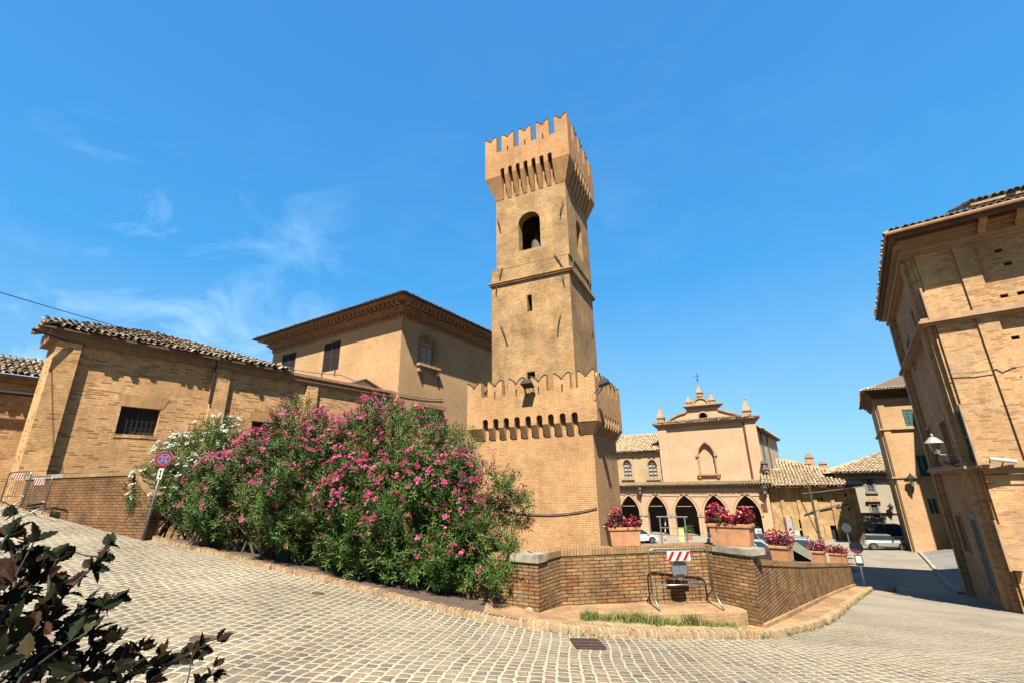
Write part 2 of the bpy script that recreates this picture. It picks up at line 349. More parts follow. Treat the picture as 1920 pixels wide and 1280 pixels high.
M['cap'] = brick('upright_brick_coping', (.42,.24,.12), (.56,.40,.23), (.14,.10,.06), wr=(1.1,1.0,.86), bw=.07, rh=.6, ms=.006, patch=(.32,.27,.15), dark=.35, streak=.1, bump=1.0, mdist=.012)
M['larch'] = brick('flat_arch_brick', (.53,.31,.155), (.60,.385,.21), (.50,.35,.2), bw=.075, rh=.6, ms=.006, dark=.2, streak=.1, third=(.40,.20,.10))
M['pave'] = brick('sidewalk_brick', (.52,.32,.18), (.60,.40,.25), (.52,.40,.26), bw=.27, rh=.065, ms=.008, patch=(.50,.38,.25), dark=.45, streak=.3, grit=.3, bump=.8)
M['tower_top'] = brick('tower_crown_brick', (.50,.265,.125), (.60,.36,.19), (.52,.36,.2), wr=(1.32,1.17,1.0), bw=.28, rh=.075, ms=.012, patch=(.54,.30,.16), dark=.2, streak=.3)
M['stone'] = plain('pale_stone', (.46,.41,.30), .85, noise=.3, scale=5, bump=.4)
M['plaster'] = plain('ochre_plaster', (.60,.42,.24), .9, noise=.13, scale=.7)
M['greyplaster'] = plain('grey_beige_plaster', (.56,.47,.32), .9, noise=.1, scale=.8)
M['farplaster'] = plain('cream_plaster', (.50,.42,.30), .9, noise=.06, scale=.5)
M['trim'] = plain('terracotta_trim', (.46,.25,.13), .85, noise=.2, scale=3, bump=.3)
M['trimr'] = plain('palazzo_trim', (.56,.34,.19), .85, noise=.18, scale=2.5, bump=.3)
M['soffit'] = plain('brown_soffit', (.17,.075,.032), .85, noise=.25, scale=2)  # brown, darkened further to deepen the shade under the eaves
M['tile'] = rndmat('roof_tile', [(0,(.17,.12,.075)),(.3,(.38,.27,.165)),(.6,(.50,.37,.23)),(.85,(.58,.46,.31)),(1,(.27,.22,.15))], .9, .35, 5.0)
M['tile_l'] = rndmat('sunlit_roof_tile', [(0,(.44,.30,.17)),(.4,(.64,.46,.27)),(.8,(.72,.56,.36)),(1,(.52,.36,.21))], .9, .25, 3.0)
M['under'] = plain('roof_underlay', (.16,.11,.07), .95)
M['dark'] = plain('dark_interior', (.018,.014,.011), .9)
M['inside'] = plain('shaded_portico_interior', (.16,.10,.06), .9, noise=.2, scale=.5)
M['glass'] = plain('window_glass', (.10,.10,.10), .08, noise=.02, spec=.8)
M['curtain'] = plain('window_curtain', (.55,.48,.38), .9, noise=.05)
M['shut'] = plain('green_shutter_paint', (.022,.115,.10), .55, noise=.15, scale=3)
M['shutg'] = plain('grey_shutter_paint', (.30,.27,.25), .6, noise=.1)
M['brownw'] = plain('weathered_brown_shutter', (.13,.075,.04), .8, noise=.2)
M['darkw'] = plain('dark_brown_shutter', (.045,.028,.02), .7, noise=.2)
M['whitep'] = plain('white_paint', (.72,.70,.64), .5, noise=.05)
M['iron'] = plain('dark_iron', (.035,.026,.02), .6, metal=.3)
M['galv'] = plain('galvanised_steel', (.42,.43,.42), .38, metal=.85, noise=.12, scale=14)
M['greypost'] = plain('grey_painted_pole', (.26,.31,.31), .45, metal=.4, noise=.1)
M['red'] = plain('sign_red', (.30,.012,.02), .35, noise=.05)
M['redd'] = plain('reflective_board_red', (.42,.008,.02), .4, noise=.05)
M['blue'] = plain('sign_blue', (.02,.085,.34), .35, noise=.05)
M['white'] = plain('sign_white', (.80,.79,.74), .4, noise=.03)
M['signgrey'] = plain('sign_back_grey', (.30,.33,.36), .45, metal=.5, noise=.1)
M['terra'] = plain('terracotta_pot', (.62,.29,.13), .8, noise=.16, scale=5, bump=.3)
M['soil'] = plain('soil', (.06,.04,.025), .95)
M['bark'] = plain('oleander_stem', (.09,.07,.045), .9, noise=.2, scale=10)
M['cable'] = plain('black_cable', (.03,.028,.025), .6)
M['cablew'] = plain('pale_cable', (.42,.40,.36), .6)

# ================================================================ ground
CTRL = [(0,0,-1.6),(0,5.5,-1.94),(-4.6,4.7,-1.6),(5.9,6.3,-2.3),(-.09,9.13,-2.36),(1.02,8.97,-2.48),(2.64,9.18,-2.62),(4.16,9.46,-2.72),
 (5.28,10.08,-2.85),(7.47,12.23,-3.2),(16.1,22.87,-4.75),(20.5,32,-5.55),(-7.16,11.67,-1.45),(-4.15,10.61,-1.85),(-1.67,9.49,-2.15),(-10.23,13.01,-1.1),
 (-13.65,14.19,-.65),(-16.47,15.25,-.35),(-26,18,.4),(-30,8,.3),(-16,4,-.6),(15.7,16,-4.05),(23.9,27.2,-5.6),(11,11.5,-3.25),(33.9,43,-5.85),(35.4,44,-5.9),
 (26,39,-5.8),(-6,-3,-1.1),(6,-3,-1.9),(18,4,-3.0),(0,-12,-1.2),(-20,-10,.1),(22,-10,-2.4),(30,33,-5.5),(45,55,-6.15),(30,52,-6.15),(1.0,11.5,-2.5),(-5,14,-1.9),(40,10,-4.2)]
_c = np.array(CTRL, float)
def _phi(r): return np.where(r > 1e-9, r*r*np.log(r+1e-12), 0)
_n = len(_c); _K = _phi(np.hypot(_c[:, None, 0]-_c[None, :, 0], _c[:, None, 1]-_c[None, :, 1]))+np.eye(_n)*0.6
_P = np.c_[np.ones(_n), _c[:, :2]]
_A = np.block([[_K, _P], [_P.T, np.zeros((3, 3))]]); _w = np.linalg.solve(_A, np.r_[_c[:, 2], 0, 0, 0])
def hr(x, y):
    r = np.hypot(x-_c[:, 0], y-_c[:, 1]); return float(_phi(r)@_w[:_n]+_w[_n]+_w[_n+1]*x+_w[_n+2]*y)
PZ = -6.0
CUT = [(-60,26),(-40,19.5),(-15.6,15.35),(-9.7,12.95),(-6.5,14.05),(.35,10.15),(.96,10.9),(4.32,11.4),(4.95,10.4),(15.5,23.2),(26.5,39.5),(30,60),(80,75)]
def cut(x): return float(np.interp(x, [p[0] for p in CUT], [p[1] for p in CUT]))
def cobble(name, stone1, stone2, joint, bw=.185, rh=.15, ms=.030, rot=4.0, bump=1.0, sand=.5, far=False):
    m, t, b = mat(name)
    tcn = N(t, 'ShaderNodeTexCoord')
    mpn = N(t, 'ShaderNodeMapping'); mpn.inputs['Rotation'].default_value = (0, 0, R(90+rot)); L(t, tcn.outputs['Object'], mpn.inputs[0])
    nd = N(t, 'ShaderNodeTexNoise', ins={'Scale': 6.5, 'Detail': 2.0}); L(t, mpn.outputs[0], nd.inputs[0])
    sub = N(t, 'ShaderNodeVectorMath', operation='SUBTRACT', ins={1: (.5, .5, .5)}); L(t, nd.outputs['Color'], sub.inputs[0])
    s1 = N(t, 'ShaderNodeVectorMath', operation='SCALE', ins={'Scale': .07}); L(t, sub.outputs[0], s1.inputs[0])
    nl = N(t, 'ShaderNodeTexNoise', ins={'Scale': .22, 'Detail': 1.0}); L(t, mpn.outputs[0], nl.inputs[0])
    subl = N(t, 'ShaderNodeVectorMath', operation='SUBTRACT', ins={1: (.5, .5, .5)}); L(t, nl.outputs['Color'], subl.inputs[0])
    s2 = N(t, 'ShaderNodeVectorMath', operation='SCALE', ins={'Scale': .55}); L(t, subl.outputs[0], s2.inputs[0])
    a1 = N(t, 'ShaderNodeVectorMath', operation='ADD'); L(t, mpn.outputs[0], a1.inputs[0]); L(t, s1.outputs[0], a1.inputs[1])
    a2 = N(t, 'ShaderNodeVectorMath', operation='ADD'); L(t, a1.outputs[0], a2.inputs[0]); L(t, s2.outputs[0], a2.inputs[1])
    br = N(t, 'ShaderNodeTexBrick', offset=.5, ins={'Color1': c4(stone1), 'Color2': c4(stone2), 'Mortar': c4(joint), 'Scale': 1.0, 'Mortar Size': ms,
        'Mortar Smooth': .55, 'Brick Width': bw, 'Row Height': rh}); L(t, a2.outputs[0], br.inputs[0])
    br.squash = 1.25; br.squash_frequency = 3
    # odd dark and reddish setts
    vs = N(t, 'ShaderNodeVectorMath', operation='MULTIPLY', ins={1: (.5/bw, .5/rh, 1)}); L(t, a2.outputs[0], vs.inputs[0])
    n3 = N(t, 'ShaderNodeTexNoise', ins={'Scale': 1.5, 'Detail': 0.0}); L(t, vs.outputs[0], n3.inputs[0])
    rr = N(t, 'ShaderNodeValToRGB'); rr.color_ramp.elements[0].color = (.62, .64, .68, 1); rr.color_ramp.elements[1].color = (1.15, 1.08, .95, 1)
    rr.color_ramp.elements[0].position = .28; rr.color_ramp.elements[1].position = .62; L(t, n3.outputs[0], rr.inputs[0])
    mu = N(t, 'ShaderNodeMixRGB', blend_type='MULTIPLY'); inv = N(t, 'ShaderNodeMath', operation='SUBTRACT', ins={0: 1.0}); L(t, br.outputs['Fac'], inv.inputs[1])
    L(t, inv.outputs[0], mu.inputs[0]); L(t, br.outputs['Color'], mu.inputs[1]); L(t, rr.outputs[0], mu.inputs[2])
    # sand lying over the joints in places
    n4 = N(t, 'ShaderNodeTexNoise', ins={'Scale': .45, 'Detail': 8.0, 'Roughness': .68}); L(t, tcn.outputs['Object'], n4.inputs[0])
    r4 = N(t, 'ShaderNodeValToRGB'); r4.color_ramp.elements[0].position = .47; r4.color_ramp.elements[1].position = .72; L(t, n4.outputs[0], r4.inputs[0])
    f4 = N(t, 'ShaderNodeMath', operation='MULTIPLY', ins={1: sand}); L(t, r4.outputs[0], f4.inputs[0])
    m4 = N(t, 'ShaderNodeMixRGB', ins={2: c4([x*.96 for x in joint])}); L(t, f4.outputs[0], m4.inputs[0]); L(t, mu.outputs[0], m4.inputs[1])
    n5 = N(t, 'ShaderNodeTexNoise', ins={'Scale': 28.0, 'Detail': 4.0, 'Roughness': .7}); L(t, tcn.outputs['Object'], n5.inputs[0])
    mr_ = N(t, 'ShaderNodeMapRange', ins={1: .3, 2: .7, 3: .84, 4: 1.14}); L(t, n5.outputs[0], mr_.inputs[0])
    n6 = N(t, 'ShaderNodeTexNoise', ins={'Scale': .33, 'Detail': 6.0, 'Roughness': .6, 'Distortion': .6}); L(t, tcn.outputs['Object'], n6.inputs[0])
    mr6 = N(t, 'ShaderNodeMapRange', ins={1: .36, 2: .62, 3: .76, 4: 1.06}); L(t, n6.outputs[0], mr6.inputs[0])
    mr = N(t, 'ShaderNodeMath', operation='MULTIPLY'); L(t, mr_.outputs[0], mr.inputs[0]); L(t, mr6.outputs[0], mr.inputs[1])
    so = N(t, 'ShaderNodeVectorMath', operation='SCALE'); L(t, m4.outputs[0], so.inputs[0]); L(t, mr.outputs[0], so.inputs['Scale'])
    if far:   # the lower street is worn smooth and grey
        sx = N(t, 'ShaderNodeSeparateXYZ'); L(t, tcn.outputs['Object'], sx.inputs[0]); ad = N(t, 'ShaderNodeMath', operation='ADD'); L(t, sx.outputs['X'], ad.inputs[0]); L(t, sx.outputs['Y'], ad.inputs[1])
        nf_ = N(t, 'ShaderNodeTexNoise', ins={'Scale': .8, 'Detail': 6.0}); L(t, tcn.outputs['Object'], nf_.inputs[0]); ad2 = N(t, 'ShaderNodeMath', operation='MULTIPLY_ADD', ins={1: 10.0}); L(t, nf_.outputs[0], ad2.inputs[0]); L(t, ad.outputs[0], ad2.inputs[2])
        mf = N(t, 'ShaderNodeMapRange', ins={1: 19.0, 2: 33.0, 3: 0.0, 4: .78}); L(t, ad2.outputs[0], mf.inputs[0])
        mg = N(t, 'ShaderNodeMixRGB', ins={2: c4((.42, .36, .275))}); L(t, mf.outputs[0], mg.inputs[0]); L(t, m4.outputs[0], mg.inputs[1]); L(t, mg.outputs[0], so.inputs[0])
    L(t, so.outputs[0], b.inputs['Base Color']); b.inputs['Roughness'].default_value = .8; b.inputs['Specular IOR Level'].default_value = .25
    h = N(t, 'ShaderNodeMath', operation='MULTIPLY_ADD', ins={1: .25}); L(t, n5.outputs[0], h.inputs[0]); L(t, inv.outputs[0], h.inputs[2])
    bp = N(t, 'ShaderNodeBump', ins={'Strength': bump, 'Distance': .02}); L(t, h.outputs[0], bp.inputs['Height']); L(t, bp.outputs[0], b.inputs['Normal'])
    return m
M['cobble'] = cobble('cobblestones', (.335,.28,.195), (.24,.205,.15), (.60,.515,.375), far=True)
M['ramp'] = cobble('ramp_cobbles', (.34,.33,.32), (.27,.27,.27), (.42,.40,.36), bw=.14, rh=.12, ms=.02, rot=20, sand=.2)
M['asph'] = plain('piazza_paving', (.36,.31,.23), .9, noise=.14, scale=.6)
M['dirt'] = plain('planting_bed_soil', (.13,.085,.05), .95, noise=.3, scale=4, bump=.5)
M['dry'] = plain('dry_grass_soil', (.46,.34,.17), .95, noise=.25, scale=6, bump=.5)

def axis(lo, hi, a, b, fine, coarse):
    v = []; x = lo
    while x < hi-1e-6: v.append(x); x += fine if a <= x < b else coarse
    return v+[hi]
xs = axis(-45, 70, -18, 20, .3, 1.0); ys = axis(-15, 60, 3, 26, .3, 1.0)
V = []; idx = {}
for j, y in enumerate(ys):
    for i, x in enumerate(xs): idx[i, j] = len(V); V.append((x, y, hr(x, y)))
Fq = [(idx[i, j], idx[i+1, j], idx[i+1, j+1], idx[i, j+1]) for j in range(len(ys)-1) for i in range(len(xs)-1)
      if (ys[j]+ys[j+1])/2 < cut((xs[i]+xs[i+1])/2)+.12 or xs[i] < -46]
road = np_mesh('road', V, Fq, M['cobble'], smooth=True); tag(road, kind='structure')
pz = MB(); pz.quad((-90, -60, PZ), (130, -60, PZ), (130, 160, PZ), (-90, 160, PZ))
tag(pz.build('piazza_ground', M['asph']), kind='structure')
fg = MB(); fg.quad((-3000, -2000, PZ-.5), (3000, -2000, PZ-.5), (3000, 4000, PZ-.5), (-3000, 4000, PZ-.5))
tag(fg.build('countryside_ground', plain('countryside', (.13,.16,.07), .95, noise=.3, scale=.02)), kind='structure')

def spline(pts, n):
    out = []; P = [pts[0]]+list(pts)+[pts[-1]]
    for i in range(1, len(P)-2):
        for k in range(n):
            t = k/n; a, b, c, d = P[i-1], P[i], P[i+1], P[i+2]
            out.append(tuple(.5*((2*b[j])+(-a[j]+c[j])*t+(2*a[j]-5*b[j]+4*c[j]-d[j])*t*t+(-a[j]+3*b[j]-3*c[j]+d[j])*t**3) for j in range(len(b))))
    return out+[tuple(pts[-1])]
def resample(pts, step):
    P = [np.array(p, float) for p in pts]; out = [P[0]]; acc = 0
    for a, b in zip(P, P[1:]):
        l = np.linalg.norm(b-a); 
        if l == 0: continue
        d = step-acc
        while d <= l: out.append(a+(b-a)*d/l); d += step
        acc = l-(d-step)
    return out
KERB = spline([(-22,17.1),(-16.47,15.25),(-13.65,14.19),(-10.23,13.01),(-7.16,11.67),(-4.15,10.61),(-1.67,9.49),(-.09,9.1),(1.02,8.97),(2.64,9.18),(4.16,9.46),(5.28,10.08),(7.47,12.23),(11.6,17.3),(16.1,22.87)], 8)
kp = resample(KERB, .078)
kb = MB()
for i in range(len(kp)-1):
    a, b = kp[i], kp[i+1]; t = (b-a)/np.linalg.norm(b-a); n = np.array([-t[1], t[0]])
    az = math.degrees(math.atan2(t[0], t[1])); fr = Fr(a, az, -1)
    z = hr(*a); j = random.uniform(-.016, .016); q = random.uniform(-.015, .015)
    hgt = .085 if a[0] < 0 else .115
    p0, p1 = .004, .066+random.uniform(-.004, .004)
    kb.box(fr, p0, p1, q, .15+q*.5, z-.15, z+hgt+j*.6)
kerbmat = rndmat('kerb_brick', [(0,(.46,.25,.12)),(.4,(.58,.38,.20)),(.75,(.62,.46,.27)),(1,(.38,.25,.14))], .9, .35, 20.0, bump=.6)
tag(kb.build('kerb', kerbmat, bevel=.012), kind='structure')
kj = MB()
kp2 = resample(KERB, .4)
for a, b in zip(kp2, kp2[1:]):
    t = (b-a)/np.linalg.norm(b-a); az = math.degrees(math.atan2(t[0], t[1])); fr = Fr(a, az, -1); l = float(np.linalg.norm(b-a))
    za, zb = hr(*a), hr(*b); hg = .07 if a[0] < 0 else .098
    P = fr.P; kj.add([P(0,.01,za-.1),P(l,.01,zb-.1),P(l,.01,zb+hg),P(0,.01,za+hg),P(l,.145,zb+hg),P(0,.145,za+hg)], [(0,1,2,3),(3,2,4,5)])
tag(kj.build('kerb_mortar', plain('kerb_mortar', (.46,.35,.22), .95)), kind='structure')

# walls' plan points, road side face
WA, WB, WC, WD, WE = (.43,9.88), (.96,10.66), (4.27,11.15), (4.83,10.16), (15.41,23.02)
# sidewalk strip between kerb and wall
ks = [p for p in resample(KERB, .3) if p[0] > -.75]
kin = []
for i, p in enumerate(ks):
    q = ks[min(i+1, len(ks)-1)]; o = ks[max(i-1, 0)]; t = (q-o)/np.linalg.norm(q-o); kin.append(p+np.array([-t[1], t[0]])*.12)
ws = resample([(-.6,10.47), WA, WB, WC, WD, WE], .05)
sw = MB(); prev = None
# match by even arc fraction, weighted so that the corner at D meets the bend of the kerb
def frac(pts, f): i = f*(len(pts)-1); k = int(min(len(pts)-2, i)); return pts[k]+(pts[k+1]-pts[k])*(i-k)
iD = min(range(len(ws)), key=lambda i: np.linalg.norm(ws[i]-np.array(WD))); iK = min(range(len(kin)), key=lambda i: np.linalg.norm(kin[i]-np.array((5.6,10.3))))
NS = 60; rows = []
for i in range(NS+1):
    a = frac(kin[:iK+1], i/NS); b = frac(ws[:iD+1], i/NS); rows.append((a, b))
for i in range(1, NS+1):
    a = frac(kin[iK:], i/NS); b = frac(ws[iD:], i/NS); rows.append((a, b))
for (a, b), (c, d) in zip(rows, rows[1:]):
    K = 5
    for k in range(K):
        p = [a+(b-a)*k/K, c+(d-c)*k/K, c+(d-c)*(k+1)/K, a+(b-a)*(k+1)/K]
        sw.quad(*[(q[0], q[1], hr(*q)+.10) for q in p])
tag(sw.build('sidewalk', M['pave'], recalc=False), kind='structure')
# soil bed behind the kerb under the oleanders
bd = MB(); kl = [p for p in resample(KERB, .4) if p[0] < -.3]
for a, b in zip(kl, kl[1:]):
    t = (b-a)/np.linalg.norm(b-a); n = np.array([-t[1], t[0]])
    for k in range(6):
        q = [a+n*(.12+.55*k), b+n*(.12+.55*k), b+n*(.67+.55*k), a+n*(.67+.55*k)]
        if q[2][1] > cut(q[2][0])-.05: continue
        bd.quad(*[(p[0], p[1], hr(*p)+.06) for p in q])
tag(bd.build('planting_bed', M['dirt'], recalc=False), kind='structure')
# raised brick step along the straight wall and the dry patch in front of it
st = MB(); 
stp = [(1.15,10.05),(2.2,9.97),(3.4,10.0),(4.62,10.28),(4.62,10.5),(4.2,11.2),(.98,10.7)]
zs = max(hr(*p) for p in stp[1:5])+.17
def flatprism(mb, pts, z0, z1):
    tri = tessellate_polygon([[Vector((p[0], p[1], 0)) for p in pts]]); n = len(pts)
    vs = [(p[0], p[1], (z0(p) if callable(z0) else z0)) for p in pts]+[(p[0], p[1], (z1(p) if callable(z1) else z1)) for p in pts]
    mb.add(vs, [tuple(t) for t in tri]+[tuple(n+i for i in t) for t in tri]+[(i, (i+1) % n, n+(i+1) % n, n+i) for i in range(n)])
STZ = hr(1.15, 10.05)+.118
step_z = lambda p: STZ-.018*(p[0]-1.15)
flatprism(st, stp, lambda p: hr(*p)-.1, step_z)
tag(st.build('brick_step', M['pave']), kind='structure')
dp = MB(); flatprism(dp, [(1.05,9.42),(1.35,9.95),(2.3,9.90),(3.5,9.93),(4.5,10.12),(4.25,9.75),(3.6,9.62),(2.6,9.44),(1.7,9.30)], lambda p: hr(*p), lambda p: hr(*p)+.118)
tag(dp.build('dry_ground_patch', M['dry']), kind='structure')

# ---------------------------------------------------------------- retaining walls
def offset_poly(pts, d):
    out = []
    for i in range(len(pts)):
        ns = []
        for a, b in ((i-1, i), (i, i+1)):
            if a >= 0 and b < len(pts):
                t = np.array(pts[b][:2], float)-np.array(pts[a][:2], float); t /= np.linalg.norm(t); ns.append(np.array([-t[1], t[0]]))
        n = sum(ns); n /= np.linalg.norm(n); out.append(np.array(pts[i][:2], float)+n*d/(n@ns[0]))
    return out
def ribbon(mb, pts, d0, d1, z0, z1, sub=1):
    """solid strip along a polyline between two offsets; z0,z1 lists"""
    a, b = offset_poly(pts, d0), offset_poly(pts, d1)
    n = len(pts); vs = []
    for i in range(n): vs += [(*a[i], z0[i]), (*b[i], z0[i]), (*b[i], z1[i]), (*a[i], z1[i])]
    for i in range(n-1):
        k = i*4; o = [(0,4,7,3),(1,2,6,5),(2,3,7,6),(0,1,5,4)]
        mb.add([vs[k+j] for j in range(8)], o)
    mb.add(vs[:4], [(0,1,2,3)]); mb.add(vs[-4:], [(3,2,1,0)])
pw = empty('parapet_wall', (2.6, 11, -2.5), 'long zigzag brown brick parapet wall with upright brick coping carrying the flower planters', 'wall')
P1 = [(-6.4,13.8),(-.6,10.47), WA, WB, WC, WD]; zt = [-1.47]*6
_t = np.array(WE)-np.array(WD); _t /= np.linalg.norm(_t); DS = tuple(np.array(WD)+_t*.24); DS2 = tuple(np.array(WD)+_t*.32)
b1 = MB(); ribbon(b1, P1+[DS2], 0, .30, [-6.2]*7, zt+[-1.58])
CDa = math.degrees(math.atan2(WC[0]-WD[0], WC[1]-WD[1])); FCD = Fr(WD, CDa, -1); pe = FCD.P(.93, 0, 0)[:2]
P2 = [DS,(8.0,14.01),(11.6,18.39),WE]; ZTDE = [-1.66,-2.32,-3.04,-3.80]
b1b = MB(); ribbon(b1b, P2, 0, .36, [-6.2]*4, ZTDE)
b1.V += b1b.V; k0 = len(b1.V)-len(b1b.V); b1.F += [[i+k0 for i in f] for f in b1b.F]; b1.M += b1b.M; b1.Rn += b1b.Rn
b1.build('wall_body', M['wall'], pw)
cp = MB(); ribbon(cp, P1[:-1]+[pe], -.02, .42, zt, [-1.34]*6)
cpb = MB(); ribbon(cpb, P2, -.02, .40, ZTDE, [z+.13 for z in ZTDE])
cp.build('brick_coping', M['cap'], pw, bevel=.01); cpb.build('brick_coping', M['cap'], pw, bevel=.01)
cs = MB()
def wedge_stone(mb, pts, d0, d1, z0, z1): ribbon(mb, pts, d0, d1, [z0]*len(pts), [z1]*len(pts))
wedge_stone(cs, [(-.12,10.20), WA, (.62,10.16)], -.035, .45, -1.49, -1.325); cs.build('corner_stone', M['stone'], pw, bevel=.015)
cs = MB(); cs.box(FCD, -.035, .928, -.44, .035, -1.468, -1.325); cs.build('corner_stone', M['stone'], pw, bevel=.015)
ft = MB(); ribbon(ft, [WD,(8.0,14.01),(11.6,18.39),WE], -.07, .0, [hr(*p)+.0 for p in P2], [hr(*p)+.19 for p in P2]); ft.build('footing', M['pave'], pw)
dh = MB(); a = aty(993,1147,9.98); fr = Fr((a[0], 9.93+.03), -60, -1)
dh.tube([fr.P(0,.012,a[2]), fr.P(0,.05,a[2])], [.10,.085], 12); dh.build('drain_boss', M['stone'], pw)

lw = empty('low_parapet_wall', (-12.5, 14, -.6), 'short dark brick wall below the left building with a stone and brick coping sloping down at its right end', 'wall')
PL = [(-16.1,15.4),(-13.6,14.13),(-10.45,12.85),(-9.55,12.50)]
zl = [atz(95,885,.25)[2]]*1; ztl = .44
lb = MB(); ribbon(lb, PL, 0, .34, [-3]*4, [ztl,ztl,ztl,-.22]); lb.build('wall_body', M['wall_l'], lw)
lc = MB(); ribbon(lc, PL[1:3], -.03, .40, [ztl]*2, [ztl+.11]*2); lc.build('brick_coping', M['cap'], lw, bevel=.01)
lc = MB(); ribbon(lc, PL[2:], -.03, .40, [ztl,-.22], [ztl+.12,-.10]); lc.build('sloping_coping', M['cap'], lw, bevel=.01)
lc = MB(); ribbon(lc, PL[:2], -.035, .42, [ztl]*2, [ztl+.13]*2); lc.build('stone_coping', M['stone'], lw, bevel=.012)

def offset_var(pts, ds):
    """polyline offset with its own distance for every segment"""
    out = []; T_ = []; 
    for a, b in zip(pts, pts[1:]):
        t = np.array(b[:2], float)-np.array(a[:2], float); t /= np.linalg.norm(t); T_.append(t)
    N_ = [np.array([-t[1], t[0]]) for t in T_]
    for i, p in enumerate(pts):
        p = np.array(p[:2], float)
        if i == 0: out.append(p+N_[0]*ds[0])
        elif i == len(pts)-1: out.append(p+N_[-1]*ds[-1])
        else:
            A = np.array([N_[i-1], N_[i]]); out.append(p+np.linalg.solve(A, np.array([ds[i-1], ds[i]])))
    return out

# ================================================================ buildings
def facade(mb, fr, poly, holes=(), depth=.28, mi=0, d=0.0):
    """wall sheet with real openings and their reveals"""
    loops = [poly]+list(holes)
    tri = tessellate_polygon([[Vector((a, b, 0)) for a, b in lp] for lp in loops])
    flat = [p for lp in loops for p in lp]
    mb.add([fr.P(a, d, b) for a, b in flat], [tuple(t) for t in tri], mi)
    for lp in holes:
        n = len(lp); vs = [fr.P(a, d, b) for a, b in lp]+[fr.P(a, d-depth, b) for a, b in lp]
        mb.add(vs, [(i, (i+1) % n, n+(i+1) % n, n+i) for i in range(n)], mi)
def panel(mb, fr, poly, d, mi=0):
    tri = tessellate_polygon([[Vector((a, b, 0)) for a, b in poly]])
    mb.add([fr.P(a, d, b) for a, b in poly], [tuple(t) for t in tri], mi)
def shutter(parent, fr, s0, s1, z0, z1, m, d=-.06, leaves=2, slat=.075, label=None):
    o = None
    for k in range(leaves):
        a, b = s0+(s1-s0)*k/leaves+.01, s0+(s1-s0)*(k+1)/leaves-.01
        mb = MB(); f = .06
        mb.box(fr, a, a+f, d, d+.045, z0, z1); mb.box(fr, b-f, b, d, d+.045, z0, z1)
        mb.box(fr, a+f, b-f, d+.002, d+.043, z0, z0+.08); mb.box(fr, a+f, b-f, d+.002, d+.043, z1-.08, z1)
        mb.box(fr, a+f, b-f, d+.002, d+.043, (z0+z1)/2-.03, (z0+z1)/2+.03)
        n = max(3, int((z1-z0-.16)/slat))
        for i in range(n):
            z = z0+.08+(z1-z0-.16)*(i+.5)/n
            P = fr.P; mb.add([P(a+f, d+.005, z+.025), P(b-f, d+.005, z+.025), P(b-f, d+.04, z-.022), P(a+f, d+.04, z-.022)], [(0, 1, 2, 3)])
        mb.quad(fr.P(a+f, d, z0), fr.P(b-f, d, z0), fr.P(b-f, d, z1), fr.P(a+f, d, z1))
        o = mb.build('shutter', m, parent)
def glazed(parent, fr, s0, s1, z0, z1, m, nx=2, nz=3, d=-.15, pane=None, fw=.05):
    mb = MB()
    for a, b in ((s0, s0+fw), (s1-fw, s1)): mb.box(fr, a, b, d, d+.05, z0, z1)
    for a, b in ((z0, z0+fw), (z1-fw, z1)): mb.box(fr, s0+fw, s1-fw, d+.002, d+.048, a, b)
    for i in range(1, nx): x = s0+(s1-s0)*i/nx; mb.box(fr, x-.025, x+.025, d+.004, d+.046, z0+fw, z1-fw)
    for i in range(1, nz): z = z0+(z1-z0)*i/nz; mb.box(fr, s0+fw, s1-fw, d+.006, d+.044, z-.018, z+.018)
    w_ = mb.build('window', m, parent)
    p = MB(); p.quad(fr.P(s0, d+.01, z0), fr.P(s1, d+.01, z0), fr.P(s1, d+.01, z1), fr.P(s0, d+.01, z1))
    ORG[w_.name] = ORG[parent.name]; p.build('pane', pane or M['glass'], w_)
    return w_
def tiles(mb, P0, U, Lu, Vv, Lv, clip=None, wdt=.21, exp=.36, ln=.44, r=.085, jit=1.0, seg=4):
    P0 = Vector(P0); U = Vector(U).normalized(); Vv = Vector(Vv).normalized(); Nn = U.cross(Vv).normalized()
    if Nn.z < 0: Nn = -Nn
    nu, nv = int(Lu/wdt), int(math.ceil(Lv/exp))
    for i in range(nu):
        for j in range(nv):
            u, v = (i+.5)*wdt, j*exp
            if clip and not clip(u, v+.1): continue
            u += random.uniform(-.015, .015)*jit; dv = random.uniform(-.04, .04)*jit; sk = random.uniform(-.02, .02)*jit
            lift = random.uniform(0, .018)*jit
            vs = []
            for e, (vv, rr, hh) in enumerate(((v-.06+dv, r*1.08, .03+lift), (v-.06+dv+ln, r*.86, .0))):
                for k in range(seg+1):
                    a = math.pi*k/seg
                    vs.append(P0+U*(u+math.cos(a)*rr+sk*e)+Vv*vv+Nn*(math.sin(a)*rr+hh))
            # small thickness at the lower end
            m = seg+1
            for k in range(m):
                a = math.pi*k/seg; vs.append(P0+U*(u+math.cos(a)*(r*1.08-.018))+Vv*(v-.06+dv)+Nn*(math.sin(a)*(r*1.08-.018)+.03+lift))
            fs = [(k, k+1, m+k+1, m+k) for k in range(seg)]+[(k, 2*m+k, 2*m+k+1, k+1) for k in range(seg)]
            mb.add(vs, fs)
            if j == 0:   # trough tile between covers at the eave
                u2 = u+wdt/2; q = []
                for vv in (v-.03+dv, v+ln):
                    for k in range(4):
                        a = math.pi+math.pi*k/3; q.append(P0+U*(u2+math.cos(a)*.075)+Vv*vv+Nn*(math.sin(a)*.05+.03))
                mb.add(q, [(k, k+1, 5+k, 4+k) for k in range(3)])
def vsub(a, b): return Vector(b)-Vector(a)
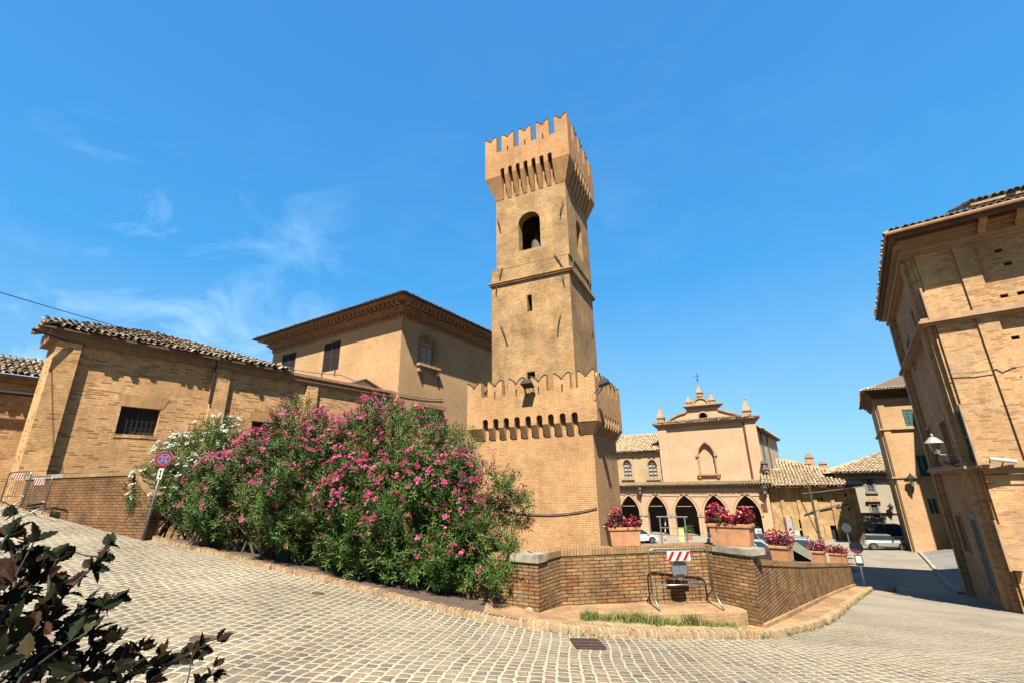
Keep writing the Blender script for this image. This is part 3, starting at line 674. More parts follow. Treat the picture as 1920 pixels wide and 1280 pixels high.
def anchor(parent, fr, s, z, ln=.9, tilt=.15, d=.04):
    mb = MB(); P = fr.P
    mb.tube([P(s-tilt*ln/2, d, z-ln/2), P(s-tilt*ln*.1, d+.03, z), P(s+tilt*ln/2, d, z+ln/2)], .028, 6)
    return mb.build('tie_anchor', M['iron'], parent, uv=False)

# ---------------------------------------------------------------- tower
TY = 19.0; T = aty(1112, 820, TY); T = (T[0], T[1])
tower = empty('clock_tower', (T[0], T[1], -6), 'tall square brick tower with swallowtail battlements on two levels, arched belfry opening near the top', 'tower')
def quadframes(T, W, Dp):
    a, b = dr(-65.4), dr(24.6)
    T = np.array(T); A = np.array(a); B = np.array(b)
    return [(Fr(T, -65.4, -1), W), (Fr(T, 24.6, 1), Dp), (Fr(T+B*Dp, -65.4, 1), W), (Fr(T+A*W, 24.6, -1), Dp)]
def merlon_pts(m0, m1, z2, zt, dep):
    c = (m0+m1)/2; h = (m1-m0)/2; pts = [(m0, z2), (m0, zt-.03)]
    for k in range(1, 6):
        f = k/6; pts.append((m0+h*f*.92+.0, zt-dep*(f**1.7)))
    pts += [(c-.05, zt-dep), (c+.05, zt-dep)]
    for k in range(5, 0, -1):
        f = k/6; pts.append((m1-h*f*.92, zt-dep*(f**1.7)))
    return pts+[(m1, zt-.03), (m1, z2)]
def crown(name, T, W, Dp, z0, z1, z2, zt, p, ncor, nmer, th, mw, matl, arch_h):
    fr4 = quadframes(T, W, Dp); body = MB()
    zmax = {}
    for k, (fr, ln) in enumerate(fr4):
        full = k in (0, 2)
        s0, s1 = (-p, ln+p) if full else (-p+th, ln+p-th)
        out = [(s0, z1)]; cor = []
        nc = ncor[k % 2]; c0 = .42*(.9 if full else .9)              # solid corner length
        pitch = (ln-2*c0)/(nc+.0); gw = pitch*.52
        gaps = [(c0+pitch*(i+.5)-gw/2, c0+pitch*(i+.5)+gw/2) for i in range(nc)]
        for g0, g1 in gaps:
            out += [(g0, z1)]; r = gw/2
            out += [(g0+r-r*math.cos(math.pi*q/8), z1+arch_h-r+r*math.sin(math.pi*q/8)) for q in range(9)]+[(g1, z1)]
        out += [(s1, z1)]
        top = []; nm = nmer[k % 2]; span = ln+2*p; mp = (span-mw)/(nm-1)
        holes = []
        for i in range(nm):
            m0 = -p+mp*i; m1 = m0+mw; a0, a1 = max(m0, s0), min(m1, s1)
            pts = merlon_pts(m0, m1, z2, zt, mw*.36)
            pts = [(min(max(x, a0), a1), y) for x, y in pts]
            q = []
            for pt in pts:
                if not q or (abs(pt[0]-q[-1][0])+abs(pt[1]-q[-1][1])) > 1e-4: q.append(pt)
            pts = q
            if i == 0: pts = pts[1:]
            if i == nm-1: pts = pts[:-1]
            top += pts; c = (m0+m1)/2
            if 0 < i < nm-1: holes.append(rect(c-.035, c+.035, z2-.12, z2+.22))
        body.prism(fr, out+list(reversed(top)), p-th, p, holes)
        for i in range(nm):      # dark weathered brick edging over each swallowtail
            m0 = -p+mp*i; m1 = m0+mw
            if not full and i in (0, nm-1): continue
            pts = merlon_pts(m0, m1, z2, zt, mw*.36)[1:-1]; cb = MB()
            up = [(x, y+.035) for x, y in pts]
            cb.prism(fr, pts+list(reversed(up)), p-th-.02, p+.025)
            cb.build('merlon_coping', M['mcap'], tower)
        # corbels: solid wedges between the arched gaps, cut in steps
        edges = [c0]+[x for g in gaps for x in g]+[ln-c0]
        for i in range(0, len(edges), 2):
            a, b = edges[i], edges[i+1]
            if i == 0 and a >= b-1e-6: continue
            cb = MB(); st_ = 7; prof = [(0, z0)]
            prof += [(.03, z0), (p-.004, z1-.004)]
            prof += [(p-th, z1+.35), (0, z1+.35)]
            
            n = len(prof); vs = [fr.P(a, dd, zz) for dd, zz in prof]+[fr.P(b, dd, zz) for dd, zz in prof]
            cb.add(vs, [(j, (j+1) % n, n+(j+1) % n, n+j) for j in range(n)])
            tri = tessellate_polygon([[Vector((x, y, 0)) for x, y in prof]])
            cb.add(vs, [tuple(t) for t in tri]+[tuple(n+j for j in t) for t in tri])
            cb.build('corbel', matl, tower, recalc=False)
    # corner wedges
    A, B = np.array(dr(-65.4)), np.array(dr(24.6)); T2 = np.array(T)
    for (ca, cb_, sa, sb) in ((0, 0, 1, 1), (W, 0, -1, 1), (0, Dp, 1, -1), (W, Dp, -1, -1)):
        c0 = .375; mb = MB()
        def q(a, b, z): v = T2+A*(ca+sa*a)+B*(cb_+sb*b); return (v[0], v[1], z)
        e = p-.004; zb = z1-.002
        vs = [q(-.02, -.02, z0), q(c0, -.02, z0), q(c0, c0, z0), q(-.02, c0, z0), q(-e, -e, zb), q(c0, -e, zb), q(c0, c0, zb), q(-e, c0, zb)]
        mb.add(vs, [(0,1,2,3),(7,6,5,4),(0,4,5,1),(1,5,6,2),(2,6,7,3),(3,7,4,0)])
        mb.build('corner_corbel', matl, tower)
    fl = MB(); pts = [fr4[0][0].P(-p+.05, p-.05, z2-.25), fr4[0][0].P(W+p-.05, p-.05, z2-.25)]
    a, b = fr4[2][0].P(-p+.05, p-.05, z2-.25), fr4[2][0].P(W+p-.05, p-.05, z2-.25)
    fl.quad(pts[0], pts[1], b, a); fl.build('walkway', matl, tower)
    return body.build(name, matl, tower)
M['mcap'] = plain('weathered_merlon_cap', (.14,.10,.06), .95, noise=.3, scale=6)
Flo = Fr(T, -65.4, -1); Fls = Fr(T, 24.6, 1)
W1 = Flo.px(893, 825)[0]; D1 = 4.3; p1 = .32
zl0 = Flo.px(1112, 813)[1]; Fc = Flo.off(0, p1)
zl1 = Flo.px(1110, 788, p1)[1]; zl2 = (Flo.px(1059, 729, p1)[1]+Flo.px(940, 741, p1)[1])/2; zl3 = Flo.px(1100, 692, p1)[1]
sh = MB()
for fr, ln in quadframes(T, W1, D1):
    sh.quad(fr.P(0, 0, -6.2), fr.P(ln, 0, -6.2), fr.P(ln, 0, zl2-.2), fr.P(0, 0, zl2-.2))
sh.build('lower_shaft', M['tower_low'], tower)
crown('lower_battlement', T, W1, D1, zl0, zl1, zl2, zl3, p1, (9, 7), (6, 6), .28, .74, M['tower_low'], .42)
# upper shaft stands back from the lower one
U0 = np.array(T)+np.array(dr(-65.4))*.62+np.array(dr(24.6))*.10
r_ = ray(1077.5, 690); A_ = np.array([[r_[0], -dr(24.6)[0]], [r_[1], -dr(24.6)[1]]]); k_, s_ = np.linalg.solve(A_, np.array(T)+np.array(dr(-65.4))*.62)
U = np.array(T)+np.array(dr(-65.4))*.62+np.array(dr(24.6))*max(.1, s_)
Fu, Fs = Fr(U, -65.4, -1), Fr(U, 24.6, 1)
W2 = Fu.px(922.7, 700)[0]; D2 = Fs.px(1121, 700)[0]
zs1 = Fu.px(1067, 503)[1]; zs2 = Fu.px(1065, 476)[1]; zu0 = Fu.px(1061, 338)[1]
p2 = .44; zu1 = Fu.px(1065.8, 287, p2)[1]; zu2 = (Fu.px(1042, 247, p2)[1]+Fu.px(941, 282, p2)[1])/2; zu3 = (Fu.px(1063, 207, p2)[1]+Fu.px(914.5, 262, p2)[1])/2
print('tower', round(W1, 2), round(W2, 2), round(D2, 2), [round(x, 2) for x in (zl0, zl1, zl2, zl3, zs1, zs2, zu0, zu1, zu2, zu3)])
us = MB(); sl0 = Fu.px(997, 552); sl1 = Fu.px(989, 585)
slit = rect(min(sl0[0], sl1[0]), max(sl0[0], sl1[0]), sl1[1], sl0[1])
db, dt = Fu.px(1004, 725), Fu.px(988, 697)
door = rect(min(db[0], dt[0]), max(db[0], dt[0])+.0, db[1], dt[1])
e = .06   # small setback of the belfry stage
for k, (fr, ln) in enumerate(quadframes(U, W2, D2)):
    facade(us, fr, rect(0, ln, zl2-.4, zs2), [slit, door] if k == 0 else [], .5)
us.build('upper_shaft', M['tower_up'], tower)
sc_ = MB(); fr = quadframes(U, W2, D2)
pts_ = [fr[0][0].P(0,0,0)[:2], fr[3][0].P(0,0,0)[:2], fr[2][0].P(W2,0,0)[:2], fr[2][0].P(0,0,0)[:2]]
def ring(mb, T, W, Dp, d0, d1, z0, z1):
    for k, (fr, ln) in enumerate(quadframes(T, W, Dp)):
        ex = d1 if k in (0, 2) else d0
        mb.box(fr, -ex, ln+ex, d0, d1, z0, z1)
ring(sc_, U, W2, D2, -.05, .10, zs1-.14, zs1-.05); ring(sc_, U, W2, D2, -.05, .15, zs1-.05, zs1+.03)
sc_.build('string_course', M['mcap2'] if 'mcap2' in M else M['tower_up'], tower)
sc_ = MB(); ring(sc_, U, W2, D2, -.3, .012, zs2-.02, zs2+.03); sc_.build('ledge', M['tower_up'], tower)
U2 = U-np.array(dr(-65.4))*.05+np.array(dr(24.6))*e; W3, D3 = W2-.20, D2-2*e
b0, b1_ = Fu.px(975, 471, -e), Fu.px(1012, 462, -e); bt = Fu.px(993, 397, -e)
o0, o1 = sorted((b0[0]+.05, b1_[0]+.05)); o0 -= .06; o1 += .06; zb = (b0[1]+b1_[1])/2
bel = arch(o0, o1, zb, bt[1]-(o1-o0)/2, 12)
bs0, bs1 = Fs.px(1079, 465, -e), Fs.px(1089, 478, -e); q0, q1 = sorted((bs0[0]-e, bs1[0]-e)); q1 = max(q1, q0+.9)
bel2 = arch(q0, q1, zb, bt[1]-(q1-q0)/2, 12)
bs = MB()
for k, (fr, ln) in enumerate(quadframes(U2, W3, D3)):
    facade(bs, fr, rect(0, ln, zs2, zu1+.3), [bel] if k in (0,) else ([bel2] if k == 1 else []), .5)
bs.build('belfry_stage', M['tower_up'], tower)
bi = MB(); f0 = Fr(U2, -65.4, -1)
bi.box(f0, .55, W3-.55, -D3+.55, -.55, zb-.3, zb-.02); bi.build('belfry_floor', M['dark'], tower)
bell = MB(); c = f0.P((o0+o1)/2, -1.0, 0); bell.lathe((c[0], c[1], zb+.1), [(.05,1.05),(.16,1.0),(.24,.8),(.30,.45),(.40,.12),(.46,0),(.40,0)][::-1], 16)
bell.build('bell', plain('bronze_bell', (.09,.075,.04), .8), tower, smooth=True, recalc=True)
dk = MB()
for s_ in (slit, door):
    xs_ = [p[0] for p in s_]; zs_ = [p[1] for p in s_]; dk.quad(*[Fu.P(a, -.5, b) for a, b in rect(min(xs_), max(xs_), min(zs_), max(zs_))])
dk.build('dark_opening', M['dark'], tower)
crown('upper_battlement', U2, W3, D3, zu0, zu1, zu2, zu3, p2, (7, 7), (5, 5), .30, .70, M['tower_top'] if 'tower_top' in M else M['tower_low'], .45)
for px_, py_, ln, tl, f in ((935.5,421,.7,.25,Fu),(1053,391,.8,-.28,Fu),(939,516,.75,-.22,Fu),(1047,490,.8,.5,Fu),(945,629,1.0,.35,Fu),(1048,610,.95,-.2,Fu),(1074,492,.8,.3,Fs),(1105,525,.7,.15,Fs),(1110,610,1.0,.2,Fs),(1056,525,.6,.12,Fu),(931,545,.5,-.1,Fu)):
    a, z = f.px(px_, py_, .04); anchor(tower, f, a, z, ln, tl)

# ---------------------------------------------------------------- left building
K = (22.3*math.sin(R(-46.8)), 22.3*math.cos(R(-46.8))); FL = Fr(K, 36, 1)
left = empty('left_brick_house', (K[0], K[1], -1), 'long low old brick house on the left with ragged tile roof and shallow piers', 'house')
zE = (FL.px(118, 622)[1]+FL.px(529, 696)[1])/2
LL = FL.px(738, 745)[0]; LR = FL.px(533, 697)[0]
print('left', [round(v, 2) for v in (K[0], K[1], zE, LL, LR, FL.px(118,622)[1], FL.px(529,696)[1], FL.px(738,745)[1])])
def pxrect(fr, x0, y0, x1, y1, d=0): 
    a, b = fr.px(x0, y0, d), fr.px(x1, y1, d); return rect(min(a[0], b[0]), max(a[0], b[0]), min(a[1], b[1]), max(a[1], b[1]))
w1 = pxrect(FL, 228, 760, 291, 817); w2 = pxrect(FL, 473, 788, 532, 850)
lb = MB(); facade(lb, FL, rect(0, LL, -6.2, zE), [w1, w2], .35)
P = FL.P; lb.quad(P(0,0,-6.2), P(0,-1.25,-6.2), P(0,-1.25,zE), P(0,0,zE)); lb.quad(P(0,-1.25,-6.2), P(4,-6.5,-6.2), P(4,-6.5,zE), P(0,-1.25,zE))
lb.quad(P(0,0,zE-.01), P(LL,0,zE-.01), P(LL,-6.5,zE-.01), P(4,-6.5,zE-.01)); lb.build('wall', M['left'], left)
for (xa, xb, yy) in ((None, 147, 675), (393, 423, 760), (571, 592, 770)):
    a = 0 if xa is None else FL.px(xa, yy, .16)[0]; b = FL.px(xb, yy, .16)[0]
    if xa is None: b = FL.px(118, 775, .16)[0]
    pb = MB(); d_ = .16 if xa else .22
    pb.box(FL, a-(.0 if xa else .02), b, -.05 if xa else -1.23, d_, -3, zE-.42); pb.build('pier', M['left'], left)
    pb = MB()
cn = MB()
for d_, za, zb_ in ((.05, -.40, -.30), (.11, -.30, -.22), (.07, -.22, -.10), (.17, -.10, .0)):
    cn.box(FL, -.05, LL if d_ < .3 else LR, -.06, d_+.12, zE+za, zE+zb_-.001)
cn.build('brick_cornice', M['trim'], left)
cn = MB(); cn.box(FL, -.25, .0, -1.4, .15, zE-.45, zE-.003); cn.build('corner_cornice', M['trim'], left)
for wr in (w1, w2):
    a, b, z0, z1 = wr[0][0], wr[1][0], wr[0][1], wr[2][1]
    mb = MB(); mb.box(FL, a, b, -.33, -.28, z0, z1); o = mb.build('window', M['darkw'], left)
    g = MB()
    for i in range(1, 8): x = a+(b-a)*i/8; g.tube([FL.P(x, -.16, z0), FL.P(x, -.16, z1)], .012, 5)
    for i in range(1, 4): z = z0+(z1-z0)*i/4; g.tube([FL.P(a, -.16, z), FL.P(b, -.16, z)], .012, 5)
    mbx = MB(); mbx.box(FL, (a+b)/2-.03, (a+b)/2+.03, -.28, -.24, z0, z1)
    ORG[o.name] = ORG[left.name]; g.build('grille', M['iron'], o, uv=False); mbx.build('mullion', M['brownw'], o)
    s_ = MB(); s_.box(FL, a-.03, b+.03, 0, .02, z0-.12, z0-.0); s_.build('sill', M['left'], left)
    s_ = MB(); P = FL.P; s_.add([P(a-.05,.012,z1), P(b+.05,.012,z1), P(b+.22,.012,z1+.45), P(a-.22,.012,z1+.45)], [(0,1,2,3)]); 
    o2 = s_.build('flat_arch', M['larch'], left)
rf = MB(); pitch = R(20); Vu = (-FL.n[0]*math.cos(pitch), -FL.n[1]*math.cos(pitch), math.sin(pitch)); Ut = (FL.t[0], FL.t[1], 0)
Lv = 5.4
P0 = Vector(FL.P(-.45, .42, zE+.0))
clipL = lambda u, v: v < 1.6+(u)*.85 and v < Lv and v < (LR+.45+.3-u)*1.05+.3
tiles(rf, P0+Vector((0,0,.06)), Ut, LR+.75, Vu, Lv, clipL, jit=1.9)
nrm = Vector(Ut).cross(Vector(Vu)); nrm = nrm if nrm.z > 0 else -nrm
us_ = MB(); Ve = Vector(Vu); Ue = Vector(Ut)
poly = [(0,0),(LR+.7,0),(LR+.4,.6),(LR+.75-4.9,Lv),(4.4,Lv),(0,1.6)]
q = [P0+Ue*u+Ve*v for u, v in poly]; us_.add(q+[x-Vector((0,0,.07)) for x in q], [tuple(range(6)), tuple(range(11,5,-1))]+[(i,(i+1)%6,6+(i+1)%6,6+i) for i in range(6)])
rfo = rf.build('roof', M['tile'], left, uv=False); ORG[rfo.name] = ORG[left.name]; us_.build('roof_boards', M['under'], rfo)
# small hip over the left end
rh = MB(); tiles(rh, Vector(FL.P(-.45, -1.7, zE+.06)), (FL.n[0], FL.n[1], 0), 2.1, (FL.t[0]*.94, FL.t[1]*.94, .34), 2.2, lambda u, v: v < 2.1-u, jit=1.6)
rho = rh.build('hip_roof', M['tile'], left, uv=False)
sp = MB(); a = FL.px(100, 634, .3); sp.tube([FL.P(.25, .28, zE-.38), FL.P(-.75, .62, zE-.30)], .045, 8); sp.build('rainwater_spout', M['iron'], left, uv=False)
cp2 = MB(); cp2.box(FL, LR+.05, LL, -.3, .10, zE, zE+.09); cp2.build('terrace_coping', M['trim'], left)
dp_ = MB(); a0 = FL.px(488/6+320+1, 700, .2)[0]; dp_.tube([FL.P(a0, .22, zE-.1), FL.P(a0, .19, zE-2.0)], .035, 8); dp_.build('downpipe', M['iron'], left, uv=False)
# white gabled dormer above the terrace
sk = FL.px(690, 735, -1.2)
dm = empty('roof_lantern', FL.P(sk[0], -1.6, zE), 'small white gabled rooflight peeping over the terrace coping', 'rooflight')
g = MB(); a, b = FL.px(665, 732, -1.2)[0], FL.px(718, 735, -1.2)[0]; zt_ = FL.px(676, 712, -1.2)[1]
c_ = a+(b-a)*.3
panel(g, FL, [(a, zE), (b, zE), (b, zE+.2), (c_, zt_), (a, zE+.5)], -1.2); panel(g, FL, [(a, zE), (b, zE), (b, zE+.2), (c_, zt_), (a, zE+.5)], -3.2)
g.quad(FL.P(a, -1.2, zE), FL.P(a, -3.2, zE), FL.P(a, -3.2, zE+.5), FL.P(a, -1.2, zE+.5)); g.build('gable', M['whitep'], dm)
g = MB()
for s_, e_ in (((a-.1, zE+.45), (c_, zt_+.05)), ((c_, zt_+.05), (b+.15, zE+.2))):
    P = FL.P; g.add([P(s_[0],-1.05,s_[1]), P(e_[0],-1.05,e_[1]), P(e_[0],-3.3,e_[1]), P(s_[0],-3.3,s_[1]), P(s_[0],-1.05,s_[1]+.09), P(e_[0],-1.05,e_[1]+.09), P(e_[0],-3.3,e_[1]+.09), P(s_[0],-3.3,s_[1]+.09)], [(0,1,2,3),(7,6,5,4),(0,4,5,1),(1,5,6,2),(2,6,7,3),(3,7,4,0)])
g.build('roof', M['under'], dm)

# neighbour at the far left edge
Kn = (27.5*math.sin(R(-49.2)), 27.5*math.cos(R(-49.2))); FN = Fr(Kn, 36, 1)
nb = empty('neighbour_house', (Kn[0], Kn[1], 0), 'brown house edge with tile roof and gutter at the left border, behind the green shrub', 'house')
zn = FN.px(30, 705)[1]
mb = MB(); mb.box(FN, -9, 5, -6, 0, -2, zn-.1); mb.build('wall', M['left'], nb)
mb = MB(); mb.box(FN, -9.2, 5, -5.8, .35, zn-.099, zn); mb.box(FN, -9.2, 5, -5.8, .2, zn-.3, zn-.1+.0); mb.build('eaves', M['trim'], nb)
mb = MB(); tiles(mb, Vector(FN.P(-9, .5, zn+.02)), (FN.t[0], FN.t[1], 0), 14, (-FN.n[0]*.94, -FN.n[1]*.94, .34), 4, jit=1.5); mb.quad(FN.P(-9.2,.45,zn+.01), FN.P(5,.45,zn+.01), FN.P(5,-3.4,zn+1.4), FN.P(-9.2,-3.4,zn+1.4)); mb.build('roof', M['tile'], nb, uv=False)
mb = MB(); mb.tube([FN.P(-9, .42, zn-.75), FN.P(4.5, .42, zn-.75)], .08, 8); mb.build('gutter', M['iron'], nb, uv=False)

# ---------------------------------------------------------------- palace behind (mid building)
Kc = (FL.P(LL, 0, 0)[0]+.12, FL.P(LL, 0, 0)[1]+.5)
FR_, FF = Fr(Kc, 32, 1), Fr(Kc, -58, -1)
mid = empty('palace', (Kc[0], Kc[1], -6), 'big plain brick palace with deep dentilled eaves behind the left house and tower', 'palace')
zw = FR_.px(743, 590)[1]; LF = FF.px(514, 655)[0]; LRt = 15.0
print('mid', [round(v, 2) for v in (Kc[0], Kc[1], zw, LF)])
mA = pxrect(FF, 609, 645, 634, 692); mB_ = pxrect(FF, 530, 666, 551, 698); gR = pxrect(FR_, 791, 645, 812, 688)
mb = MB(); facade(mb, FF, rect(0, LF, -6.2, zw+1.0), [mA, mB_], .25); facade(mb, FR_, rect(0, LRt, -6.2, zw+1.0), [gR], .3)
P = FF.P; mb.quad(P(LF,0,-6.2), P(LF,-LRt,-6.2), P(LF,-LRt,zw+1), P(LF,0,zw+1)); mb.quad(P(0,-LRt,-6.2), P(LF,-LRt,-6.2), P(LF,-LRt,zw+1), P(0,-LRt,zw+1))
mb.build('wall', M['mid'], mid)
for r4 in (mA, mB_): shutter(mid, FF, r4[0][0], r4[1][0], r4[0][1], r4[2][1], M['darkw'])
glazed(mid, FR_, gR[0][0], gR[1][0], gR[0][1], gR[2][1], M['greypost'], 2, 3, pane=M['curtain'])
s_ = MB(); x0, x1, z0, z1 = gR[0][0], gR[1][0], gR[0][1], gR[2][1]
for i in range(8):
    z = z0+(z1-z0+.25)*i/8; e_ = .28 if i % 2 else .36
    s_.box(FR_, x0-e_, x0, 0, .05, z, z+.2); s_.box(FR_, x1, x1+e_, 0, .05, z, z+.2)
for i in range(7):
    a = x0-.3+(x1-x0+.6)*(i+.5)/7; s_.box(FR_, a-.09, a+.09, 0, .07+.02*(i == 3), z1+.21, z1+.55+.08*(3-abs(i-3)))
s_.build('rusticated_surround', M['trim'], mid)
s_ = MB(); s_.box(FR_, x0-.45, x1+.45, 0, .34, z0-.22, z0-.05); s_.box(FR_, x0-.35, x0-.12, 0, .24, z0-.6, z0-.22); s_.box(FR_, x1+.12, x1+.35, 0, .24, z0-.6, z0-.22); s_.build('sill', M['trimr'], mid)
# lower sills / ledges on the right face
lg = pxrect(FR_, 782, 755, 828, 765); s_ = MB(); s_.box(FR_, lg[0][0]-.4, lg[1][0], 0, .45, lg[2][1]-.25, lg[2][1]); s_.build('ledge', M['trim'], mid)
lgd = MB(); lgd.box(FR_, lg[0][0]-.2, lg[1][0]-.25, 0, .05, lg[2][1]-2.4, lg[2][1]-.25); lgd.build('blind_window', M['mid'], mid)
zq = FR_.px(850, 862)[1]; s_ = MB(); s_.box(FR_, 2, LRt, 0, .25, zq-.15, zq); s_.build('lower_ledge', M['trim'], mid)
for x, y in ((604,693),(628,690)):
    a, z = FF.px(x, y+8, .03); anchor(mid, FF, a, z, .5, -.1)
for x, y in ((791,707),(822,715)):
    a, z = FR_.px(x, y, .03); anchor(mid, FR_, a, z, .9, -.12)
OH = 1.15
fp = [FR_.P(LRt, 0, 0)[:2], Kc, FF.P(LF, 0, 0)[:2], FF.P(LF, -6, 0)[:2]]      # outward = left of travel? checked below
def outsign(fp, inside):
    o = offset_poly(fp, .1); c = np.array(inside); return 1 if np.linalg.norm(o[1]-c) > np.linalg.norm(np.array(fp[1])-c) else -1
sg = outsign(fp, FF.P(LF/2, -5, 0)[:2])
cn = MB()
for d_, za, zb_ in ((.10, .0, .12), (.22, .34, .46), (.34, .46, .56), (.95, .92, 1.0), (1.05, 1.0, 1.08)):
    ribbon(cn, fp, sg*-.02, sg*d_, [zw+za]*4, [zw+zb_]*4)
cn.build('cornice', M['trim'], mid)
for fr, ln in ((FR_, LRt), (FF, LF)):
    n = int(ln/.26); dn = MB()
    for i in range(n): a = .1+i*.26; dn.box(fr, a, a+.13, -.01, .17, zw+.121, zw+.339)
    dn.build('small_dentils', M['trim'], mid)
dn = MB()
for fr, ln in ((FR_, LRt), (FF, LF)):
    n = int(ln/.42)
    for i in range(n+2): a = -.35+i*.42; dn.box(fr, a, a+.2, .0, .88, zw+.66, zw+.919)
ribbon(dn, fp, sg*-.02, sg*.45, [zw+.561]*4, [zw+.659]*4)
dn.build('modillions', M['trim'], mid)
gt = MB(); op = offset_poly(fp, sg*(OH+.07)); gt.tube([(p[0], p[1], zw+1.12) for p in op], .07, 8); gt.build('gutter', M['iron'], mid, uv=False)
rf = MB(); pt = R(19)
ctr = None
for fr, ln in ((FR_, LRt), (FF, LF)):
    P0 = Vector(fr.P(-OH, OH, zw+1.13)); Vv = (-fr.n[0]*math.cos(pt), -fr.n[1]*math.cos(pt), math.sin(pt))
    tiles(rf, P0, (fr.t[0], fr.t[1], 0), ln+OH*2, Vv, 5.5, lambda u, v, ln=ln: v*math.cos(pt) < u and (v*math.cos(pt) < ln+2*OH-u), jit=1.2)
rfo = rf.build('roof', M['tile'], mid, uv=False); ORG[rfo.name] = ORG[mid.name]
ub = MB(); o4 = [np.array(FR_.P(LRt+OH, OH, 0)[:2]), np.array(FR_.P(-OH, OH, 0)[:2]), np.array(FF.P(LF+OH, OH, 0)[:2]), np.array(FF.P(LF+OH, -LRt-OH, 0)[:2])]
cx = (o4[0]+o4[2])/2; hz_ = zw+1.1; top = hz_+5.0*math.tan(pt)
in4 = [a+(cx-a)*.62 for a in o4]
vs = [(*a, hz_) for a in o4]+[(*a, top) for a in in4]
ub.add(vs, [(0,1,2,3),(4,5,6,7)]+[(i,(i+1)%4,4+(i+1)%4,4+i) for i in range(4)]); ub.build('roof_boards', M['under'], rfo)
ch = MB(); c_ = FF.P(4.6, -2.2, 0); ch.box(Fr(c_[:2], 32, 1), 0, .7, 0, .6, zw+1.2, zw+2.5); ch.build('chimney', M['trim'], mid)

# ---------------------------------------------------------------- right palazzo (near)
Nn = (15.7, 15.98)
RS, RF = Fr(Nn, 36, -1), Fr(Nn, 126, 1)        # street face (in shade) and sunlit front face
rb = empty('near_palazzo', (Nn[0], Nn[1], -4), 'tall leaning looking brick palazzo filling the right border, sunlit front and shaded street side', 'palace')
LS = RS.px(1804, 1095, .26)[0]; LFR = 14.0
zA, zB, zC = RS.px(1862, 872)[1], RF.px(1768, 603)[1], RF.px(1725, 478)[1]
print('right', round(LS, 2), [round(v, 2) for v in (zA, zB, zC)])
# eave corner: front overhang OF, street overhang OS, chosen so that the eaves meet where the real ones do
OF = 1.25; r_ = ray(1664, 437); c_ = np.array(Nn)+np.array(RF.n)*OF
k_, OS = np.linalg.solve(np.array([[r_[0], -RS.n[0]], [r_[1], -RS.n[1]]]), c_); OS = float(min(1.3, max(.4, OS)))
p_ = c_+np.array(RS.n)*OS; ztop = r_[2]/math.hypot(r_[0], r_[1])*math.hypot(*p_)-.30
print('eave', OF, OS, ztop, zC)
def srect(x0, y0, x1, y1, zlo=None, zhi=None):
    a, b = RS.px(x0, y0), RS.px(x1, y1); return rect(min(a[0], b[0]), max(a[0], b[0]), min(a[1], b[1]) if zlo is None else zlo, max(a[1], b[1]) if zhi is None else zhi)
q = lambda x, y: RS.px(x, y)
# openings of the street face: (s0, s1, z0, z1, kind)
sA0, sA1 = sorted((q(1812, 800)[0], q(1795, 830)[0]))
hol = []
def so(xl, yl, xr, yr, z0, z1, kind):
    a, b = sorted((q(xl, yl)[0], q(xr, yr)[0])); hol.append((a, max(b, a+.55), z0, z1, kind))
zf = q(1826, 872)[1]
so(1800,800, 1813,800, q(1823,872)[1], q(1792,772)[1], 'shut')
so(1765,800, 1778,800, q(1790,880)[1]+.15, q(1768,790)[1], 'blind')
so(1745,830, 1752,830, q(1760,880)[1]+.15, q(1748,800)[1], 'open')
so(1842,1040, 1852,1040, q(1860,1105)[1], q(1820,968)[1], 'shut')
so(1868,1020, 1880,1020, q(1885,1062)[1], q(1858,980)[1], 'blind')
so(1803,1000, 1811,1000, q(1818,1035)[1], q(1795,965)[1], 'open')
so(1731,580, 1738,580, q(1743,610)[1], q(1727,553)[1], 'shut')
so(1716,605, 1722,605, q(1726,628)[1], q(1710,585)[1], 'blind')
so(1706,660, 1711,660, q(1716,692)[1], q(1701,640)[1], 'shut')
hol.sort()
hrs = [rect(a, b, z0, z1) for a, b, z0, z1, k in hol]
# putlog holes on the sunlit front
fh = []
for x, y, w_, h_ in ((1883,555,14,8),(1915,549,14,9),(1904,633,14,9),(1890,494,16,7),(1872,470,7,4)):
    a, z = RF.px(x, y); fh.append((a, z, .20, .13))
mb = MB(); facade(mb, RS, rect(0, LS, -7, ztop+.3), hrs, .3)
facade(mb, RF, rect(0, LFR, -7, ztop+.3), [rect(a-w_/2, a+w_/2, z-h_/2, z+h_/2) for a, z, w_, h_ in fh], .4)
P = RS.P; mb.quad(P(LS,0,-7), P(LS,-11,-7), P(LS,-11,ztop+.3), P(LS,0,ztop+.3)); mb.quad(P(LS,-11,-7), P(0,-11,-7), P(0,-11,ztop+.3), P(LS,-11,ztop+.3))
mb.build('wall', M['right'], rb)
dk = MB()
for a, z, w_, h_ in fh: dk.quad(*[RF.P(x, -.4, y) for x, y in rect(a-w_/2, a+w_/2, z-h_/2, z+h_/2)])
for a, b, z0, z1, k in hol:
    if k == 'open': dk.quad(*[RS.P(x, -.29, y) for x, y in rect(a, b, z0, z1)])
dk.build('dark_opening', M['dark'], rb)
for a, b, z0, z1, k in hol:
    if k == 'shut': shutter(rb, RS, a, b, z0, z1, M['shut'], .01, 2, .09)
    if k == 'blind':
        m_ = MB(); m_.quad(*[RS.P(x, -.14, y) for x, y in rect(a, b, z0, z1)]); m_.build('blind_window', M['trimr'], rb)
    fm = MB()
    for (u0, u1, v0, v1) in ((a-.14, a, z0-.02, z1+.14), (b, b+.14, z0-.02, z1+.14), (a, b, z1, z1+.14)):
        fm.box(RS, u0, u1, -.01, .05, v0, v1)
    fm.build('window_frame', M['trimr'], rb)
